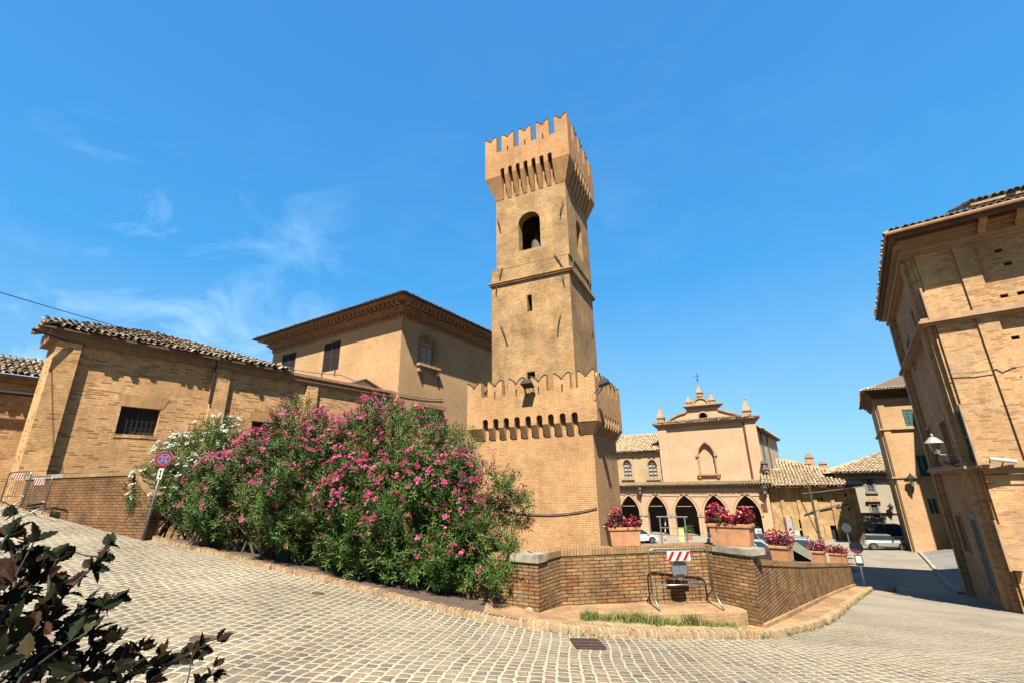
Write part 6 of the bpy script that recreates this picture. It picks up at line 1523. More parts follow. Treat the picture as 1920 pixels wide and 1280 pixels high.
def sign(name, label, kind, Rd, zc, pole_r, plate, lean=0, pw=.17):
    t = local_empty(name, label, 'road sign')
    p_ = MB(); p_.tube([(0,0,-.2),(0,0,zc+Rd*.9)], pole_r, 10); p_.build('pole', M['greypost'], t, uv=False, smooth=True)
    def circ(r_, n=40): return [(r_*math.cos(2*math.pi*i/n), zc+r_*math.sin(2*math.pi*i/n)) for i in range(n)]
    f_ = MB(); f_.prism(LF_, circ(Rd), .035, .052, mi=0); f_.prism(LF_, circ(Rd*.985), .0525, .0545, [circ(Rd*.66)], mi=1, back=False); f_.prism(LF_, circ(Rd*.63), .0525, .0545, mi=2, back=False)
    def bar(a, w_, l, d0, d1, m):
        ca, sa = math.cos(a), math.sin(a); q_ = [(-l,-w_),(l,-w_),(l,w_),(-l,w_)]; f_.prism(LF_, [(x*ca-y*sa, zc+x*sa+y*ca) for x, y in q_], d0, d1, mi=m, back=False)
    for a in ((R(45), R(-45)) if kind == 'stop' else (R(-45),)):
        bar(a, Rd*.10, Rd*.68, .0548, .0556, 0)
    for k, a in enumerate((R(45), R(-45)) if kind == 'stop' else (R(-45),)):
        bar(a, Rd*.075, Rd*.70, .0558+.0004*k, .0566+.0004*k, 1)
    f_.build('sign_face', [M['white'], M['red'], M['blue']], t, uv=False, recalc=False)
    if plate == 'arrow':
        z = zc-Rd-.17; f_ = MB(); f_.box(LF_, -.055, .055, .03, .036, z-.14, z+.14)
        P = LF_.P
        for v in ([(-.012,z-.06),(.012,z-.06),(.012,z+.06),(-.012,z+.06)], [(-.035,z+.05),(.035,z+.05),(0,z+.11)], [(-.035,z-.05),(0,z-.11),(.035,z-.05)]): f_.prism(LF_, v, .036, .039, mi=1, back=False)
        f_.build('arrow_plate', [M['white'], M['iron']], t, uv=False)
    else:
        z = zc-Rd-.27; f_ = MB(); f_.box(LF_, -.15, .15, .03, .04, z-.24, z+.22, 1); f_.box(LF_, -.115, .115, .0405, .044, z-.12, z+.18, 0); f_.build('notice_plate', [M['white'], M['iron']], t, uv=False)
    return t
s1 = sign('no_stopping_sign', 'round red and blue crossed no stopping sign on a grey pole leaning beside the oleanders', 'stop', .21, 2.02, .028, 'arrow')
p = aty(270, 998, 12.45); s1.location = (p[0], p[1], hr(p[0], p[1])); s1.rotation_euler = (R(-2), R(2.5), R(22))
s2_ = sign('no_parking_sign', 'red and blue no parking sign above a white notice at the street wall end', 'park', .27, 1.84, .035, 'notice')
p = aty(1621, 1095, 23.2); s2_.location = (p[0], p[1], hr(p[0], p[1])-.1); s2_.rotation_euler = (0, 0, R(-28))
zt_ = s2_.location.z

# planters
def planter(name, label, L_, W_, H_):
    t = local_empty(name, label, 'planter', 'terracotta planters on the parapet')
    o_ = MB(); X = Fr((0, 0), 90, 1); k0 = .88
    # tapered shell with a thick rim and a hollow for the soil
    def rectv(l, w_, z): return [(-l/2,-w_/2,z),(l/2,-w_/2,z),(l/2,w_/2,z),(-l/2,w_/2,z)]
    rings = [rectv(L_*k0, W_*k0, 0), rectv(L_*.97, W_*.95, H_*.82), rectv(L_*1.04, W_*1.06, H_*.84), rectv(L_*1.05, W_*1.08, H_*.98), rectv(L_*1.02, W_*1.03, H_), rectv(L_*.92, W_*.86, H_), rectv(L_*.9, W_*.84, H_*.9)]
    vs = [v for r_ in rings for v in r_]; fs = [(0,1,2,3)]
    for i in range(len(rings)-1):
        for j in range(4): fs.append((i*4+j, i*4+(j+1)%4, i*4+4+(j+1)%4, i*4+4+j))
    o_.add(vs, fs); o_.build('pot', M['terra'], t, bevel=.008)
    s_ = MB(); s_.quad(*rectv(L_*.9, W_*.84, H_*.91)); s_.build('soil', M['soil'], t); return t
def pot_plant(t, L_, W_, H_, hh, n, matl, seed, green=0, flw=None):
    np.random.seed(seed); random.seed(seed)
    lv, lf = leaf_tpl(.085, .055, .25, .2); pos = np.c_[np.random.uniform(-L_*.5, L_*.5, n), np.random.uniform(-W_*.5, W_*.5, n), np.zeros(n)]
    top = hh*(.62+.38*np.sin(pos[:, 0]*9/L_+seed))*(1-.5*(np.abs(pos[:, 0])/(L_*.5))**3); pos[:, 2] = H_*.9+np.random.uniform(.05, 1, n)**.7*top
    spr = 1+.22*(pos[:, 2]-H_)/hh; pos[:, 0] *= spr; pos[:, 1] *= spr*1.15
    d = np.c_[np.random.normal(0, .7, n)+pos[:, 0], np.random.normal(0, .7, n)+pos[:, 1]*2, np.random.uniform(.1, 1, n)]
    # leaf template runs along x; turn it onto z for rot_to
    tv = lv[:, [2, 1, 0]]; v, f = scatter(tv, lf, pos, rot_to(d, np.random.uniform(0, 6, n)), np.random.uniform(.6, 1.15, n))
    rn = np.repeat(np.random.rand(n), 6); tri = f[:, 2] == f[:, 3]
    np_mesh('plant', v, np.vstack([f[tri][:, :3], f[~tri][:, [0,1,2]], f[~tri][:, [0,2,3]]]), matl, t, np.concatenate([rn[tri], rn[~tri], rn[~tri]]))
    if green:
        m_ = MB(); g_ = np.c_[np.random.normal(-.12, .09, green), np.random.uniform(-W_*.6, -W_*.1, green), H_+np.random.uniform(0, .14, green)]
        dd = np.c_[np.random.normal(0, .6, green), np.random.normal(-.6, .5, green), np.random.uniform(.2, 1, green)]
        v, f = scatter(tv, lf, g_, rot_to(dd, np.random.uniform(0, 6, green)), np.random.uniform(.8, 1.2, green)); tri = f[:, 2] == f[:, 3]; rn = np.repeat(np.random.rand(green), 6)
        np_mesh('green_leaves', v, np.vstack([f[tri][:, :3], f[~tri][:, [0,1,2]], f[~tri][:, [0,2,3]]]), M['sleaf'], t, np.concatenate([rn[tri], rn[~tri], rn[~tri]]))
    if flw:
        k = flw; ps = pos[np.random.choice(n, k)]; ps[:, 2] += .03; tv2, tf2 = flower_tpl(4, .032, .05, .02); v, f = scatter(tv2, tf2, ps, rot_to(np.c_[np.random.normal(0, .5, k), np.random.normal(-.4, .4, k), np.ones(k)], np.random.uniform(0, 6, k)), np.random.uniform(.8, 1.3, k))
        np_mesh('flowers', v, f, M['bflow'], t)
M['bleaf'] = rndmat('dark_red_leaf', [(0,(.05,.010,.012)),(.5,(.15,.014,.02)),(.8,(.36,.025,.035)),(1,(.52,.10,.08))], .38, trans=.15, spec=.5)
M['bflow'] = rndmat('red_flower', [(0,(.45,.008,.03)),(.6,(.66,.012,.05)),(1,(.80,.06,.10))], .5, trans=.2)
def place_on(t, x, y, D_, rz): p = aty(x, y, D_); t.location = p; t.rotation_euler = (0, 0, R(rz))
t = planter('flower_planter', 'terracotta planter of dark red begonias against the foot of the tower', .72, .42, .40); pot_plant(t, .72, .42, .40, .40, 520, M['bleaf'], 3, 0, 12); place_on(t, 1170, 1022, 11.15, 3); t.location.z = -1.335
t = planter('flower_planter', 'largest terracotta planter with bright red flowers and some green leaves on the pale corner stone', .86, .42, .45); pot_plant(t, .86, .42, .45, .44, 640, M['bleaf'], 4, 50, 95); t.location = (4.78, 10.80, -1.325); t.rotation_euler = (0, 0, R(-38))
DEf = Fr(WD, math.degrees(math.atan2(WE[0]-WD[0], WE[1]-WD[1])), -1)   # d grows towards the piazza
def at_px(x, fn, s0, s1):
    # distance along a line whose direction from the eye matches the picture column x
    best = min((abs((lambda r, p: math.atan2(p[0], p[1])-math.atan2(r[0], r[1]))(ray(x, 1035), fn(s0+(s1-s0)*i/400))), s0+(s1-s0)*i/400) for i in range(401)); return best[1]
def on_de(x):
    s_ = at_px(x, lambda q_: DEf.P(q_, .20, 0), .8, 16.0); P_ = DEf.P(s_, .20, 0); z = np.interp(s_, [0, 5, 10.6, 16.6], [z_+.13 for z_ in ZTDE]); print('planter', x, s_); return (P_[0], P_[1], float(z))
for k, (x, lb_, L_, hh, sd_) in enumerate(((1466, 'terracotta planter with straggly red begonias, first on the descending wall after the corner', .58, .42, 5), (1533, 'terracotta planter of dark red begonias on the descending wall right beside the awning', .52, .34, 6),
        (1566, 'terracotta planter of dark red begonias, third on the descending street wall', .50, .34, 7), (1591, 'small terracotta planter nearest the no parking sign, last on the descending street wall', .46, .28, 8))):
    t = planter('flower_planter', lb_, .85, .43, .42); pot_plant(t, .85, .43, .42, hh, 480, M['bleaf'], sd_, 0, 12); p = on_de(x); t.location = p; t.rotation_euler = (0, 0, R(90-DEf.az))

# drain grate, manhole, small covers
def flat_on_road(px_, py_, z0=-2.4):
    p = atz(px_, py_, z0)
    for _ in range(12): p = atz(px_, py_, hr(p[0], p[1]))
    return p
gc = [flat_on_road(*q) for q in ((1069,1198),(1121,1199),(1137,1217),(1082,1216))]
cx_ = sum((Vector(g) for g in gc), Vector())/4
gr = empty('drain_grate', cx_, 'rusty cast iron drain grate set in the cobbles below the kerb', 'drain grate', rz=0)
g_ = MB(); 
def bl(u, v, dz): a = Vector(gc[0]).lerp(Vector(gc[1]), u); b = Vector(gc[3]).lerp(Vector(gc[2]), u); p = a.lerp(b, v); return (p[0], p[1], p[2]+dz)
def slab(u0, u1, v0, v1, z0, z1):
    vs = [bl(u0,v0,z0),bl(u1,v0,z0),bl(u1,v1,z0),bl(u0,v1,z0),bl(u0,v0,z1),bl(u1,v0,z1),bl(u1,v1,z1),bl(u0,v1,z1)]; g_.add(vs, [(0,1,2,3),(7,6,5,4),(0,4,5,1),(1,5,6,2),(2,6,7,3),(3,7,4,0)])
for i in range(17): u = i/16; slab(max(0,u-.009), min(1,u+.009), 0, 1, .006, .022)
for v in (0, .335, .665, 1): slab(0, 1, max(0,v-.03), min(1,v+.03), .006, .024)
rust = plain('rusty_cast_iron', (.16,.09,.06), .8, noise=.3, scale=20, metal=.2)
g_.build('grid', rust, gr, uv=False); g_ = MB(); slab(-.02, 1.02, -.03, 1.03, .001, .005); g_.build('pit', M['dark'], gr, uv=False)
def manhole(px_, py_, r_, label, name='manhole_cover'):
    p = flat_on_road(px_, py_); e_ = .2; nx_ = Vector((-(hr(p[0]+e_, p[1])-hr(p[0]-e_, p[1]))/(2*e_), -(hr(p[0], p[1]+e_)-hr(p[0], p[1]-e_))/(2*e_), 1)).normalized()
    o = MB(); o.lathe((0, 0, 0), [(r_, -.02), (r_, .012), (r_*.94, .014), (r_*.92, .008), (r_*.7, .008), (r_*.68, .013), (r_*.5, .013), (r_*.48, .008), (r_*.2, .008), (r_*.18, .013), (r_*.02, .013)], 28)
    ob_ = o.build(name, rust, origin=(0, 0, 0)); ob_.location = p; ob_.rotation_euler = nx_.to_track_quat('Z', 'Y').to_euler(); tag(ob_, label, 'manhole cover')
manhole(381, 1197, .15, 'small round iron cover in the cobbles at the lower left'); manhole(596, 1112, .11, 'tiny iron cover lying in the road close to the oleander kerb')

# ---------------------------------------------------------------- cars
def car(name, label, paint, L_=4.0, W_=1.68, H_=1.45, style='hatch', rack=False, group='parked cars'):
    t = local_empty(name, label, 'car', group); P = LF_.P; h = W_/2
    if style == 'mini': low = [(-.48,.30),(-.49,.62),(-.47,.86),(-.40,.93),(.20,.95),(.27,.93),(.44,.84),(.49,.70),(.50,.42),(.47,.26),(-.45,.24)]; cab = (-.455,.23,-.40,.12)
    else: low = [(-.48,.30),(-.495,.60),(-.47,.88),(-.42,.93),(.18,.92),(.26,.88),(.43,.72),(.49,.58),(.50,.38),(.47,.24),(-.45,.24)]; cab = (-.46,.30,-.36,.10)
    zb_ = .90
    pr = [(x*L_, z) for x, z in low]; wr = .33; arches = []
    wx = (-.305*L_, .315*L_)
    # wheel arches cut into the lower edge
    top = pr[:9]; bot = [(pr[9][0], pr[9][1])]
    for c in (wx[1], wx[0]): bot += [(c+(wr+.05)*math.cos(a), .30+(wr+.05)*math.sin(a)) if .30+(wr+.05)*math.sin(a) > .25 else (c+(wr+.05)*math.cos(a), .25) for a in [math.pi*i/8 for i in range(9)]]
    out = top+bot+[pr[10]]
    n = len(out); vs = [];
    for sg_, f_ in ((-1, 1), (1, 1)):
        pass
    lay = [(-h+.0, 1.0), (-h*.0, 1.0), (h, 1.0)]
    b_ = MB(); zc_ = .55
    def shape(x, z, y): k = 1-.10*max(0, (z-.55)/.4)**1.5-.06*max(0, abs(x)/(L_/2)-.75)*4; return (x, y*k, z)
    vs = [shape(x, z, -h) for x, z in out]+[shape(x, z, h) for x, z in out]
    tri = tessellate_polygon([[Vector((x, z, 0)) for x, z in out]])
    b_.add(vs, [tuple(q_) for q_ in tri]+[tuple(n+i for i in q_) for q_ in tri]+[(i, (i+1) % n, n+(i+1) % n, n+i) for i in range(n)])
    body = b_.build('body', paint, t, uv=False, bevel=.03, smooth=False)
    x0, x1, x2, x3 = [c*L_ for c in cab]; w0, w1_ = h*.90, h*.74; zr_ = H_-.04
    c_ = MB(); b0_ = [(x0,-w0,zb_),(x1,-w0,zb_),(x1,w0,zb_),(x0,w0,zb_)]; t0_ = [(x2,-w1_,zr_),(x3,-w1_,zr_),(x3,w1_,zr_),(x2,w1_,zr_)]
    c_.add(b0_+t0_, [(0,1,5,4),(1,2,6,5),(2,3,7,6),(3,0,4,7)]); c_.build('glass', M['carglass'], t, uv=False)
    r_ = MB(); r_.box(LF_, x2-.03, x3+.03, -w1_-.01, w1_+.01, zr_-.01, zr_+.05); r_.build('roof', paint, t, uv=False, bevel=.02)
    def lerp(a, b, k): return tuple(a[i]+(b[i]-a[i])*k for i in range(3))
    pl = MB()
    for sgn in (0, 3):
        A0, A1, B0, B1 = (b0_[0], b0_[1], t0_[0], t0_[1]) if sgn == 0 else (b0_[3], b0_[2], t0_[3], t0_[2])
        for k in (0.02, .5, .98) if style == 'mini' else (0.02, .30, .62, .98):
            pl.tube([lerp(A0, A1, k), lerp(B0, B1, k)], .035, 5)
    pl.build('pillars', M['iron'] if style == 'mini' else paint, t, uv=False)
    for x in wx:
        for y in (-h+.09, h-.09):
            w__ = MB(); w__.tube([(x, y-.10, .31), (x, y+.10, .31)], .31, 20); tyre = w__.build('wheel', M['tyre'], t, uv=False)
            w__ = MB(); w__.tube([(x, y-.108, .31), (x, y+.108, .31)], .19, 14); ORG[tyre.name] = Vector(); w__.build('rim', M['galv'], tyre, uv=False)
    for y in (-h*.72, h*.72):
        l_ = MB(); l_.lathe((L_*.462, y, .68), [(.02,-.09),(.10,-.05),(.11,0),(.09,.06),(.02,.09)], 10, sx=.8); l_.build('headlight', M['lamp_glass'], t, uv=False, smooth=True)
        l_ = MB(); l_.cube(-L_*.497, -L_*.482, y-.07, y+.07, .62, .82); l_.build('tail_light', M['red'], t, uv=False)
    for y in (-h-.06, h+.06):
        m_ = MB(); m_.cube(x1-.42, x1-.28, y-.08, y+.08, .93, 1.06); m_.build('mirror', M['iron'] if style == 'mini' else paint, t, uv=False, bevel=.02)
    if style == 'mini': m_ = MB(); m_.cube(wx[0]+.42, wx[1]-.42, -h-.012, h+.012, .22, .36); m_.build('sill', M['iron'], t, uv=False)
    if rack: m_ = MB(); m_.tube([(x2,-w1_*.9,zr_+.12),(x3,-w1_*.9,zr_+.12)], .03, 5); m_.tube([(x2,w1_*.9,zr_+.12),(x3,w1_*.9,zr_+.12)], .03, 5); m_.tube([(x2+.3,-w1_*.9,zr_+.13),(x2+.3,w1_*.9,zr_+.13)], .03, 5); m_.tube([(x3-.3,-w1_*.9,zr_+.13),(x3-.3,w1_*.9,zr_+.13)], .03, 5); m_.build('roof_rack', M['iron'], t, uv=False)
    return t
M['carglass'] = plain('car_glass', (.03,.05,.055), .06, noise=.0, spec=.9)
M['tyre'] = plain('tyre_rubber', (.02,.02,.02), .85)
M['lamp_glass'] = plain('headlamp_glass', (.6,.6,.58), .15, spec=.8)
def paint(name, c, metal=0): m = plain(name, c, .28, metal=metal, noise=.02, spec=.6); m.node_tree.nodes['Principled BSDF'].inputs['Coat Weight'].default_value = .5; return m
Pw, Ps, Pb, Pr = paint('white_car_paint', (.72,.72,.70)), paint('silver_car_paint', (.42,.41,.38), .3), paint('dark_blue_car_paint', (.02,.04,.10)), paint('red_car_paint', (.35,.02,.03))
def putcar(t, px_, D_, az, z=PZ, py=1010):
    p = aty(px_, py, D_); t.location = (p[0], p[1], z); t.rotation_euler = (0, 0, R(90-az)); t.scale = (1, 1, 1)
cm = car('parked_car', 'silver small estate car parked side on at the street end', Ps, 3.75, 1.62, 1.34, 'mini'); putcar(cm, 1657, 43.3, 112, -5.86)
cm.scale = (.9, .9, .9)
c1_ = car('parked_car', 'white hatchback partly hidden by the largest planter', Pw); putcar(c1_, 1418, 40, 118, PZ)
c2_ = car('parked_car', 'white car with black roof rack behind the grey green awning', Pw, 4.3, 1.75, 1.6, 'hatch', True); putcar(c2_, 1501, 40, 35, PZ)
c3_ = dup(c1_, (0, 0, 0), 0, 'white car just right of the tower, seen above the first planter'); putcar(c3_, 1196, 52, 85, PZ)
c4_ = dup(c1_, (0, 0, 0), 0, 'dark blue car behind the tail of the silver car', swap={Pw: Pb}); putcar(c4_, 1608, 54, 130, PZ)
c5_ = dup(c1_, (0, 0, 0), 0, 'dark blue car in shade beyond the bonnet of the silver car', swap={Pw: Pb}); putcar(c5_, 1680, 52, 112, PZ)
c6_ = dup(c1_, (0, 0, 0), 0, 'red car behind the white hatchback near the portico', swap={Pw: Pr}); putcar(c6_, 1428, 44, 118, PZ)

# scooter
sc_o = local_empty('motor_scooter', 'dark motor scooter parked left of the largest planter', 'scooter')
m_ = MB(); m_.tube([(-.55,0,.55),(-.2,0,.62),(.15,0,.35),(.45,0,.42),(.55,0,.85)], [.16,.17,.12,.12,.08], 8); m_.build('body', Pb, sc_o, uv=False, smooth=True)
m_ = MB(); m_.tube([(-.62,0,.76),(-.3,0,.80),(.0,0,.76)], [.10,.13,.08], 8); m_.build('seat', M['iron'], sc_o, uv=False)
for x in (-.6, .62): m_ = MB(); m_.tube([(x,-.06,.24),(x,.06,.24)], .24, 16); m_.build('wheel', M['tyre'], sc_o, uv=False)
m_ = MB(); m_.tube([(.62,0,.24),(.52,0,1.0)], .03, 6); m_.tube([(.5,-.32,1.05),(.5,.32,1.05)], .022, 6); m_.build('handlebar', M['galv'], sc_o, uv=False)
m_ = MB(); m_.tube([(.60,0,.92),(.50,0,1.35)], [.17,.10], 6); m_.build('windscreen', M['carglass'], sc_o, uv=False)
p = aty(1329, 1010, 47); sc_o.location = (p[0], p[1], PZ); sc_o.rotation_euler = (0, 0, R(60))

# things standing in the piazza
def simple(name, label, cat, parts, org):
    t = empty(name, org, label, cat)
    for nm, mb_, mt in parts: mb_.build(nm, mt, t, uv=False)
    return t
D_ = 48; FPz = Fr(pa(1241, 1010, D_), 112, 1); zt_f = FPz.px(1241, 968)[1]; w_ = FPz.px(1287, 1000)[0]
po = MB(); po.tube([FPz.P(0,0,PZ), FPz.P(0,0,zt_f)], .07, 6); po2 = MB(); po2.tube([FPz.P(w_,0,PZ), FPz.P(w_,0,zt_f)], .07, 6)
r1 = MB(); r1.tube([FPz.P(-.3,0,zt_f), FPz.P(w_+.3,0,zt_f)], .06, 6); r2 = MB(); r2.tube([FPz.P(0,0,zt_f-1.0), FPz.P(w_,0,zt_f-1.0)], .04, 6); r3 = MB(); r3.tube([FPz.P(0,0,zt_f-1.7), FPz.P(w_,0,zt_f-1.7)], .04, 6)
simple('metal_frame', 'tall empty grey metal frame standing in the piazza before the portico', 'metal frame', [('post', po, M['greypost']), ('post', po2, M['greypost']), ('rail', r1, M['greypost']), ('rail', r2, M['greypost']), ('rail', r3, M['greypost'])], FPz.P(0,0,PZ))
rp_ = MB(); a, b = Vector(FPz.P(.25,.4,PZ)), Vector(FPz.P(.55,.1,zt_f-.2))
for i in range(9): rp_.tube([a.lerp(b, i/9), a.lerp(b, (i+1)/9)], .05, 6, mi=i % 2)
o = rp_.build('striped_pole', [M['red'], M['white']], uv=False, origin=a); tag(o, 'red and white striped pole leaning on the metal frame', 'pole')
yb = MB(); FY = Fr(pa(1273, 1003, 53), 115, 1); wy = FY.px(1283, 1000)[0]; zy = FY.px(1278, 988)[1]
yb.add([FY.P(0,.35,PZ), FY.P(wy,.35,PZ), FY.P(wy,0,zy), FY.P(0,0,zy), FY.P(0,-.35,PZ), FY.P(wy,-.35,PZ)], [(0,1,2,3),(3,2,5,4)])
simple('sandwich_board', 'yellow folding sandwich board standing at the foot of a portico pillar', 'sign board', [('panel', yb, plain('yellow_board', (.66,.50,.16), .6))], FY.P(0,0,PZ))
pp = empty('potted_palm', (*pa(1292, 1003, 54), PZ), 'small green potted plant beside the yellow sandwich board', 'potted plant')
m_ = MB(); m_.lathe(tuple(pp.location), [(.25,0),(.34,.5),(.36,.55),(.3,.55)], 12); m_.build('pot', M['terra'], pp)
simple_bush(pp, [(*pp.location[:2], PZ+1.0, .42)], 34, shoot_tpl(9, .26, .05, .22), M['sleaf'])
hg = empty('portico_hedge', (*pa(1408, 1003, 52), PZ), 'low green potted shrub in front of the last portico arch', 'shrub'); simple_bush(hg, [(*pa(1408,1000,52), PZ+1.1, .8), (*pa(1400,1000,52), PZ+.8, .6)], 80, shoot_tpl(9, .22, .06, .25), M['sleaf'])
FB = Fr(pa(1417, 1003, 49), 112, 1); wb = FB.px(1429, 1000)[0]; zb1, zb0 = FB.px(1420, 990)[1], FB.px(1420, 1003)[1]
m_ = MB(); m_.box(FB, 0, wb, -.05, .05, zb0, zb1); m2 = MB(); m2.box(FB, wb*.3, wb*.95, .051, .06, zb0+.1, zb1-.1); m3 = MB(); m3.tube([FB.P(wb/2,-.1,PZ), FB.P(wb/2,-.1,zb1)], .04, 6)
simple('notice_board', 'white and sky blue notice board in front of the portico behind the white hatchback', 'notice board', [('panel', m_, M['whitep']), ('poster', m2, plain('sky_blue_poster', (.20,.50,.68), .5)), ('post', m3, M['iron'])], FB.P(0,0,PZ))
for (xa, xb, ya, yb_, lb_, ca, cb_) in ((1479, 1489, 971, 1008, 'tall white and lilac banner nearest the portico corner', (.50,.45,.50), (.62,.62,.60)), (1491, 1500, 969, 1006, 'tall banner with yellow top beside the white and lilac one', (.42,.40,.10), (.62,.62,.60))):
    FB = Fr(pa(xa, 1003, 50), 112, 1); wb = FB.px(xb, 1000)[0]; zb1 = FB.px(xa, ya)[1]; m_ = MB(); m_.box(FB, 0, wb, -.03, .03, PZ+.15, (PZ+zb1)/2); m2 = MB(); m2.box(FB, 0, wb, -.03, .03, (PZ+zb1)/2+.01, zb1); m3 = MB(); m3.tube([FB.P(-.08,0,PZ), FB.P(-.08,0,zb1+.1)], .05, 6)
    o = simple('banner', lb_, 'banner', [('lower_panel', m_, plain('banner_low', cb_, .6)), ('upper_panel', m2, plain('banner_top', ca, .6)), ('pole', m3, M['iron'])], FB.P(0,0,PZ)); o['group'] = 'upright banners'
# lamp post, round sign seen from behind
a = Vector((*pa(1535, 1000, 47), PZ)); zt_p = aty(1512, 905, 47)[2]
m_ = MB(); m_.tube([a, (a[0], a[1], zt_p)], [.11, .08], 8); m2 = MB(); m2.tube([(a[0], a[1], PZ+2.6), (a[0]-.5, a[1]-.2, PZ+2.7)], .05, 6)
simple('wooden_pole', 'tall dark pole standing in front of the low stained market building', 'pole', [('shaft', m_, M['bark']), ('bracket', m2, M['whitep'])], a)
FS_ = Fr(pa(1590, 1003, 43), 112, 1); m_ = MB(); zd = aty(1584, 989, 43)[2]; m_.tube([FS_.P(0,-.1,PZ), FS_.P(0,-.1,zd+.4)], .05, 6); m2 = MB(); m2.tube([FS_.P(0,0,zd), FS_.P(0,.03,zd)], .38, 20)
simple('round_sign', 'round road sign seen from its dark back beyond the last planter', 'road sign', [('pole', m_, M['greypost']), ('disc', m2, plain('dark_sign_back', (.05,.06,.07), .5))], FS_.P(0,0,PZ))
# slanted awning and its dark body behind the street wall
aw = []
for x, y in ((1484,1009),(1522,1034),(1522,1050),(1486,1030)): aw.append(aty(x, y, 17.0))
m_ = MB(); off = Vector((.35, 1.6, 0)); vs = aw+[v+off for v in aw]; m_.add(vs, [(0,1,2,3),(7,6,5,4),(0,4,5,1),(1,5,6,2),(2,6,7,3),(3,7,4,0)])
m2 = MB(); bx = [aty(1424,1031,17.2), aty(1447,1034,17.2), aty(1486,1031,17.2), aty(1522,1049,17.2), aty(1522,1075,17.2), aty(1424,1075,17.2)]; vs = bx+[v+Vector((.3,1.4,0)) for v in bx]
m2.add(vs, [tuple(range(6)), tuple(range(11,5,-1))]+[(i,(i+1)%6,6+(i+1)%6,6+i) for i in range(6)])
simple('stall_awning', 'grey green slanted awning over a dark brown stall between the planters on the street wall', 'awning', [('canvas', m_, plain('olive_canvas', (.27,.28,.19), .8)), ('stall_body', m2, plain('dark_brown_stall', (.05,.018,.012), .8))], aw[0])

# ---------------------------------------------------------------- lamps, cameras, cables
def lantern(name, label, fr, s_, z, d, k=1.0, white=False):
    t = empty(name, fr.P(s_, 0, z), label, 'lamp'); t['group'] = 'wall lanterns'
    P = fr.P; m_ = MB(); m_.tube([P(s_, 0, z-.45*k), P(s_, d*.5, z-.42*k), P(s_, d, z-.2*k), P(s_, d, z)], .022*k, 6); m_.tube([P(s_, 0, z-.1*k), P(s_, d*.6, z-.35*k)], .015*k, 6); m_.build('bracket', M['iron'], t, uv=False)
    c = P(s_, d, z); m_ = MB(); m_.lathe(c, [(.09*k, .0), (.17*k, .36*k)], 6); m_.build('lantern_glass', M['lampg'], t, uv=False)
    m_ = MB(); m_.lathe(c, [(.27*k, .36*k), (.25*k, .40*k), (.10*k, .56*k), (.04*k, .58*k), (.05*k, .64*k), (.01*k, .70*k)], 12 if white else 6); m_.build('lamp_cap', M['lampcap'] if white else M['iron'], t, uv=False)
M['lampg'] = plain('lantern_glass', (.35,.33,.28), .2, noise=.03); M['lampcap'] = plain('pale_lamp_cap', (.42,.40,.34), .6)
a, z = RS.px(1757, 850, .8); lantern('wall_lantern', 'large wall lantern with pale cap on the shaded side of the near palazzo', RS, a, z, .8, 1.05, True)
a, z = PF.px(1200, 925, .5); lantern('wall_lantern', 'dark wall lantern on the portico between its first two arches', PF, a, z, .5, 1.5)
a, z = PF.px(1434, 925, .5); lantern('wall_lantern', 'dark wall lantern at the right corner of the portico', PF, a, z, .5, 1.7)
a, z = QF.px(1712, 908, .6); lantern('wall_lantern', 'dark wall lantern on the far palazzo under the teal shutters', QF, a, z, .6, 1.4)
a, z = GF.px(1672, 958, .5); lantern('wall_lantern', 'small dark wall lantern on the grey house at the street end', GF, a, z, .5, 1.4)
def floodlight(label, fr, s_, z, d, tilt=.6, k=1.0):
    t = empty('floodlight', fr.P(s_, 0, z), label, 'floodlight'); t['group'] = 'floodlights'
    P = fr.P; m_ = MB(); m_.tube([P(s_+.2*k, 0, z-.35*k), P(s_+.2*k, d*.9, z-.05)], .022, 6); m_.tube([P(s_-.2*k, 0, z-.35*k), P(s_-.2*k, d*.9, z-.05)], .022, 6); m_.build('bracket', M['iron'], t, uv=False)
    m_ = MB(); h = .16*k; w_ = .26*k
    vs = [P(s_-w_, d-.12, z-.04), P(s_+w_, d-.12, z-.04), P(s_+w_, d+.32*k, z+.10), P(s_-w_, d+.32*k, z+.10), P(s_-w_*.7, d-.06, z+.20*k), P(s_+w_*.7, d-.06, z+.20*k), P(s_+w_*.7, d+.22*k, z+.28*k), P(s_-w_*.7, d+.22*k, z+.28*k)]
    m_.add(vs, [(0,1,2,3),(7,6,5,4),(0,4,5,1),(1,5,6,2),(2,6,7,3),(3,7,4,0)]); m_.build('lamp_head', M['iron'], t, uv=False)
a, z = Fc.px(985, 722, p1+.3); floodlight('floodlight on the front of the lower battlements of the tower', Fc, a, z, .30)
Fcs = Fls.off(0, p1); a, z = Fls.px(1129, 722, p1+.3); floodlight('floodlight on the right side battlements of the tower', Fcs, a, z, .30)
a, z = CF.px(1433, 870, .4); floodlight('upper floodlight on the right edge of the church front', CF, a, z, .4, k=1.6); a, z = CF.px(1437, 882, .4); floodlight('lower floodlight on the right edge of the church front', CF, a, z, .4, k=1.6)
a, z = RF.px(1880, 862, .5); t = empty('security_camera', RF.P(a, 0, z), 'white tube shaped security camera on the string course of the near palazzo', 'camera')
m_ = MB(); m_.tube([RF.P(a-.32, .62, z+.06), RF.P(a+.30, .45, z-.05)], .065, 10); m_.build('housing', M['whitep'], t, uv=False, smooth=False); m_ = MB(); m_.tube([RF.P(a, .1, z-.2), RF.P(a, .5, z-.05)], .025, 6); m_.build('bracket', M['whitep'], t, uv=False)
a, z = RF.px(1836, 868, .3); t = empty('dome_camera', RF.P(.02, 0, z), 'small white dome camera at the corner of the near palazzo', 'camera')
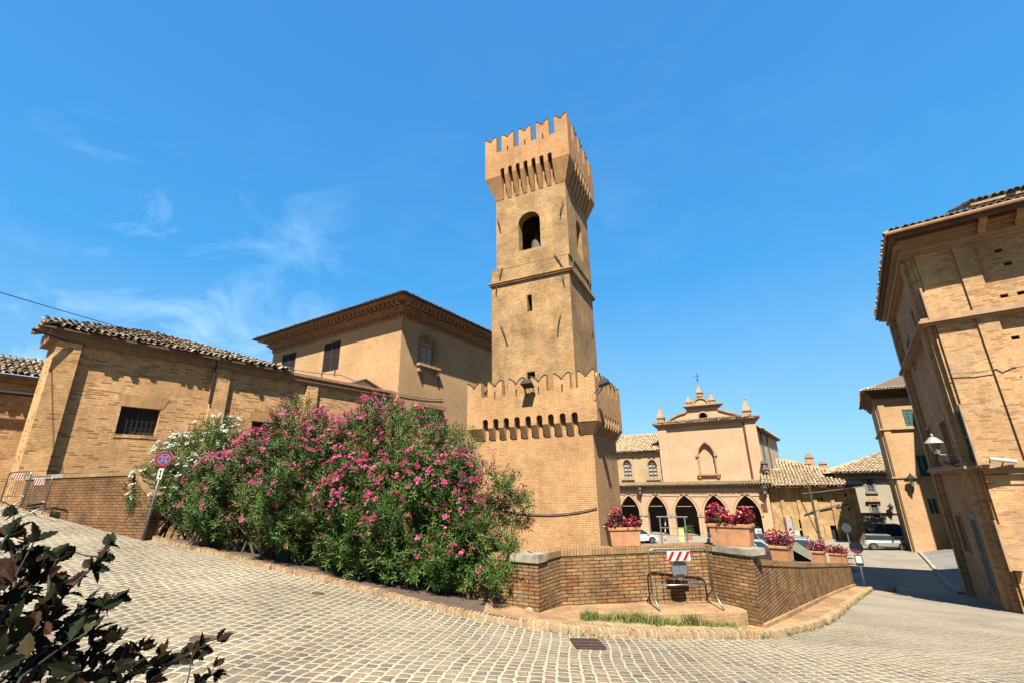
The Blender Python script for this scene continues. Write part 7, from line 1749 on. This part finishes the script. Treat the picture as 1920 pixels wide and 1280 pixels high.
m_ = MB(); m_.lathe(RF.P(.02, .38, z-.05), [(.02,-.12),(.08,-.06),(.09,0),(.06,.06),(.02,.07)], 10); m_.build('dome', M['whitep'], t, uv=False, smooth=True); m_ = MB(); m_.tube([RF.P(.02, 0, z+.05), RF.P(.02, .38, z+.04)], .02, 6); m_.build('bracket', M['whitep'], t, uv=False)
def cable(label, pts, r_, m, sag=0, n=14):
    out = []
    for a, b in zip(pts, pts[1:]):
        a, b = Vector(a), Vector(b)
        for i in range(n): t_ = i/n; out.append(a.lerp(b, t_)-Vector((0, 0, 4*sag*t_*(1-t_))))
    out.append(Vector(pts[-1])); mb_ = MB(); mb_.tube(out, r_, 5); o = mb_.build('overhead_cable', m, uv=False, origin=out[0]); tag(o, label, 'cable')
e1 = FF.px(515, 682, .1)
cable('thin dark cable crossing the sky from the left border to the palace', [aty(-60, 530, 12), FF.P(e1[0], .1, e1[1])], .014, M['cable'], .25, 30)
e2 = FF.px(640, 700, .05); cable('pale cable running over the palace wall below its shuttered windows', [FF.P(e1[0], .08, e1[1]), FF.P(e2[0], .06, e2[1]), FF.P(0, .06, FF.px(738, 735)[1])], .012, M['cablew'], .12)
q0, q1, q2 = Flo.px(945, 955), Flo.px(1030, 964), Flo.px(1113, 951)
cable('black cable hanging in a shallow curve across the tower base', [Flo.P(q0[0], .05, q0[1]), Flo.P(0.02, .05, q2[1])], .02, M['cable'], .22)
a1, a2 = OB.px(1500, 925, .3), QF.px(1705, 897, .1); cable('pale cable slung across the street to the far palazzo', [OB.P(a1[0], .3, a1[1]), QF.P(a2[0], .1, a2[1])], .04, M['cablew'], .1)
a1 = RS.px(1768, 851, .7); cable('pale wire from the large lantern to the palazzo corner', [RS.P(a1[0], .8, a1[1]), RS.P(.3, .1, RS.px(1826, 850)[1])], .012, M['cablew'], .01)
a1, a2 = PF.px(1150, 922, .2), PF.px(1440, 924, .2); cable('cable strung along the portico above its arches', [PF.P(a1[0], .2, a1[1]), PF.P(a2[0], .2, a2[1])], .03, M['cable'], .15)
a1, a2 = FR_.px(742, 737, .05), FR_.px(830, 748, .05); cable('black cable pinned to the palace side wall above the oleanders', [FR_.P(max(.1, a1[0]), .05, a1[1]), FR_.P(a2[0], .05, a2[1])], .02, M['cable'], .08)
# chimney like shade board sign on the portico corner
a, z0 = PF.px(1429, 958, .1); b, z1 = PF.px(1437, 943, .1); m_ = MB(); m_.box(PF, min(a, b), max(a, b), .02, .08, min(z0, z1), max(z0, z1)); tag(m_.build('wall_plaque', M['soffit']), 'brown plaque fixed to the pillar at the right end of the portico', 'plaque')
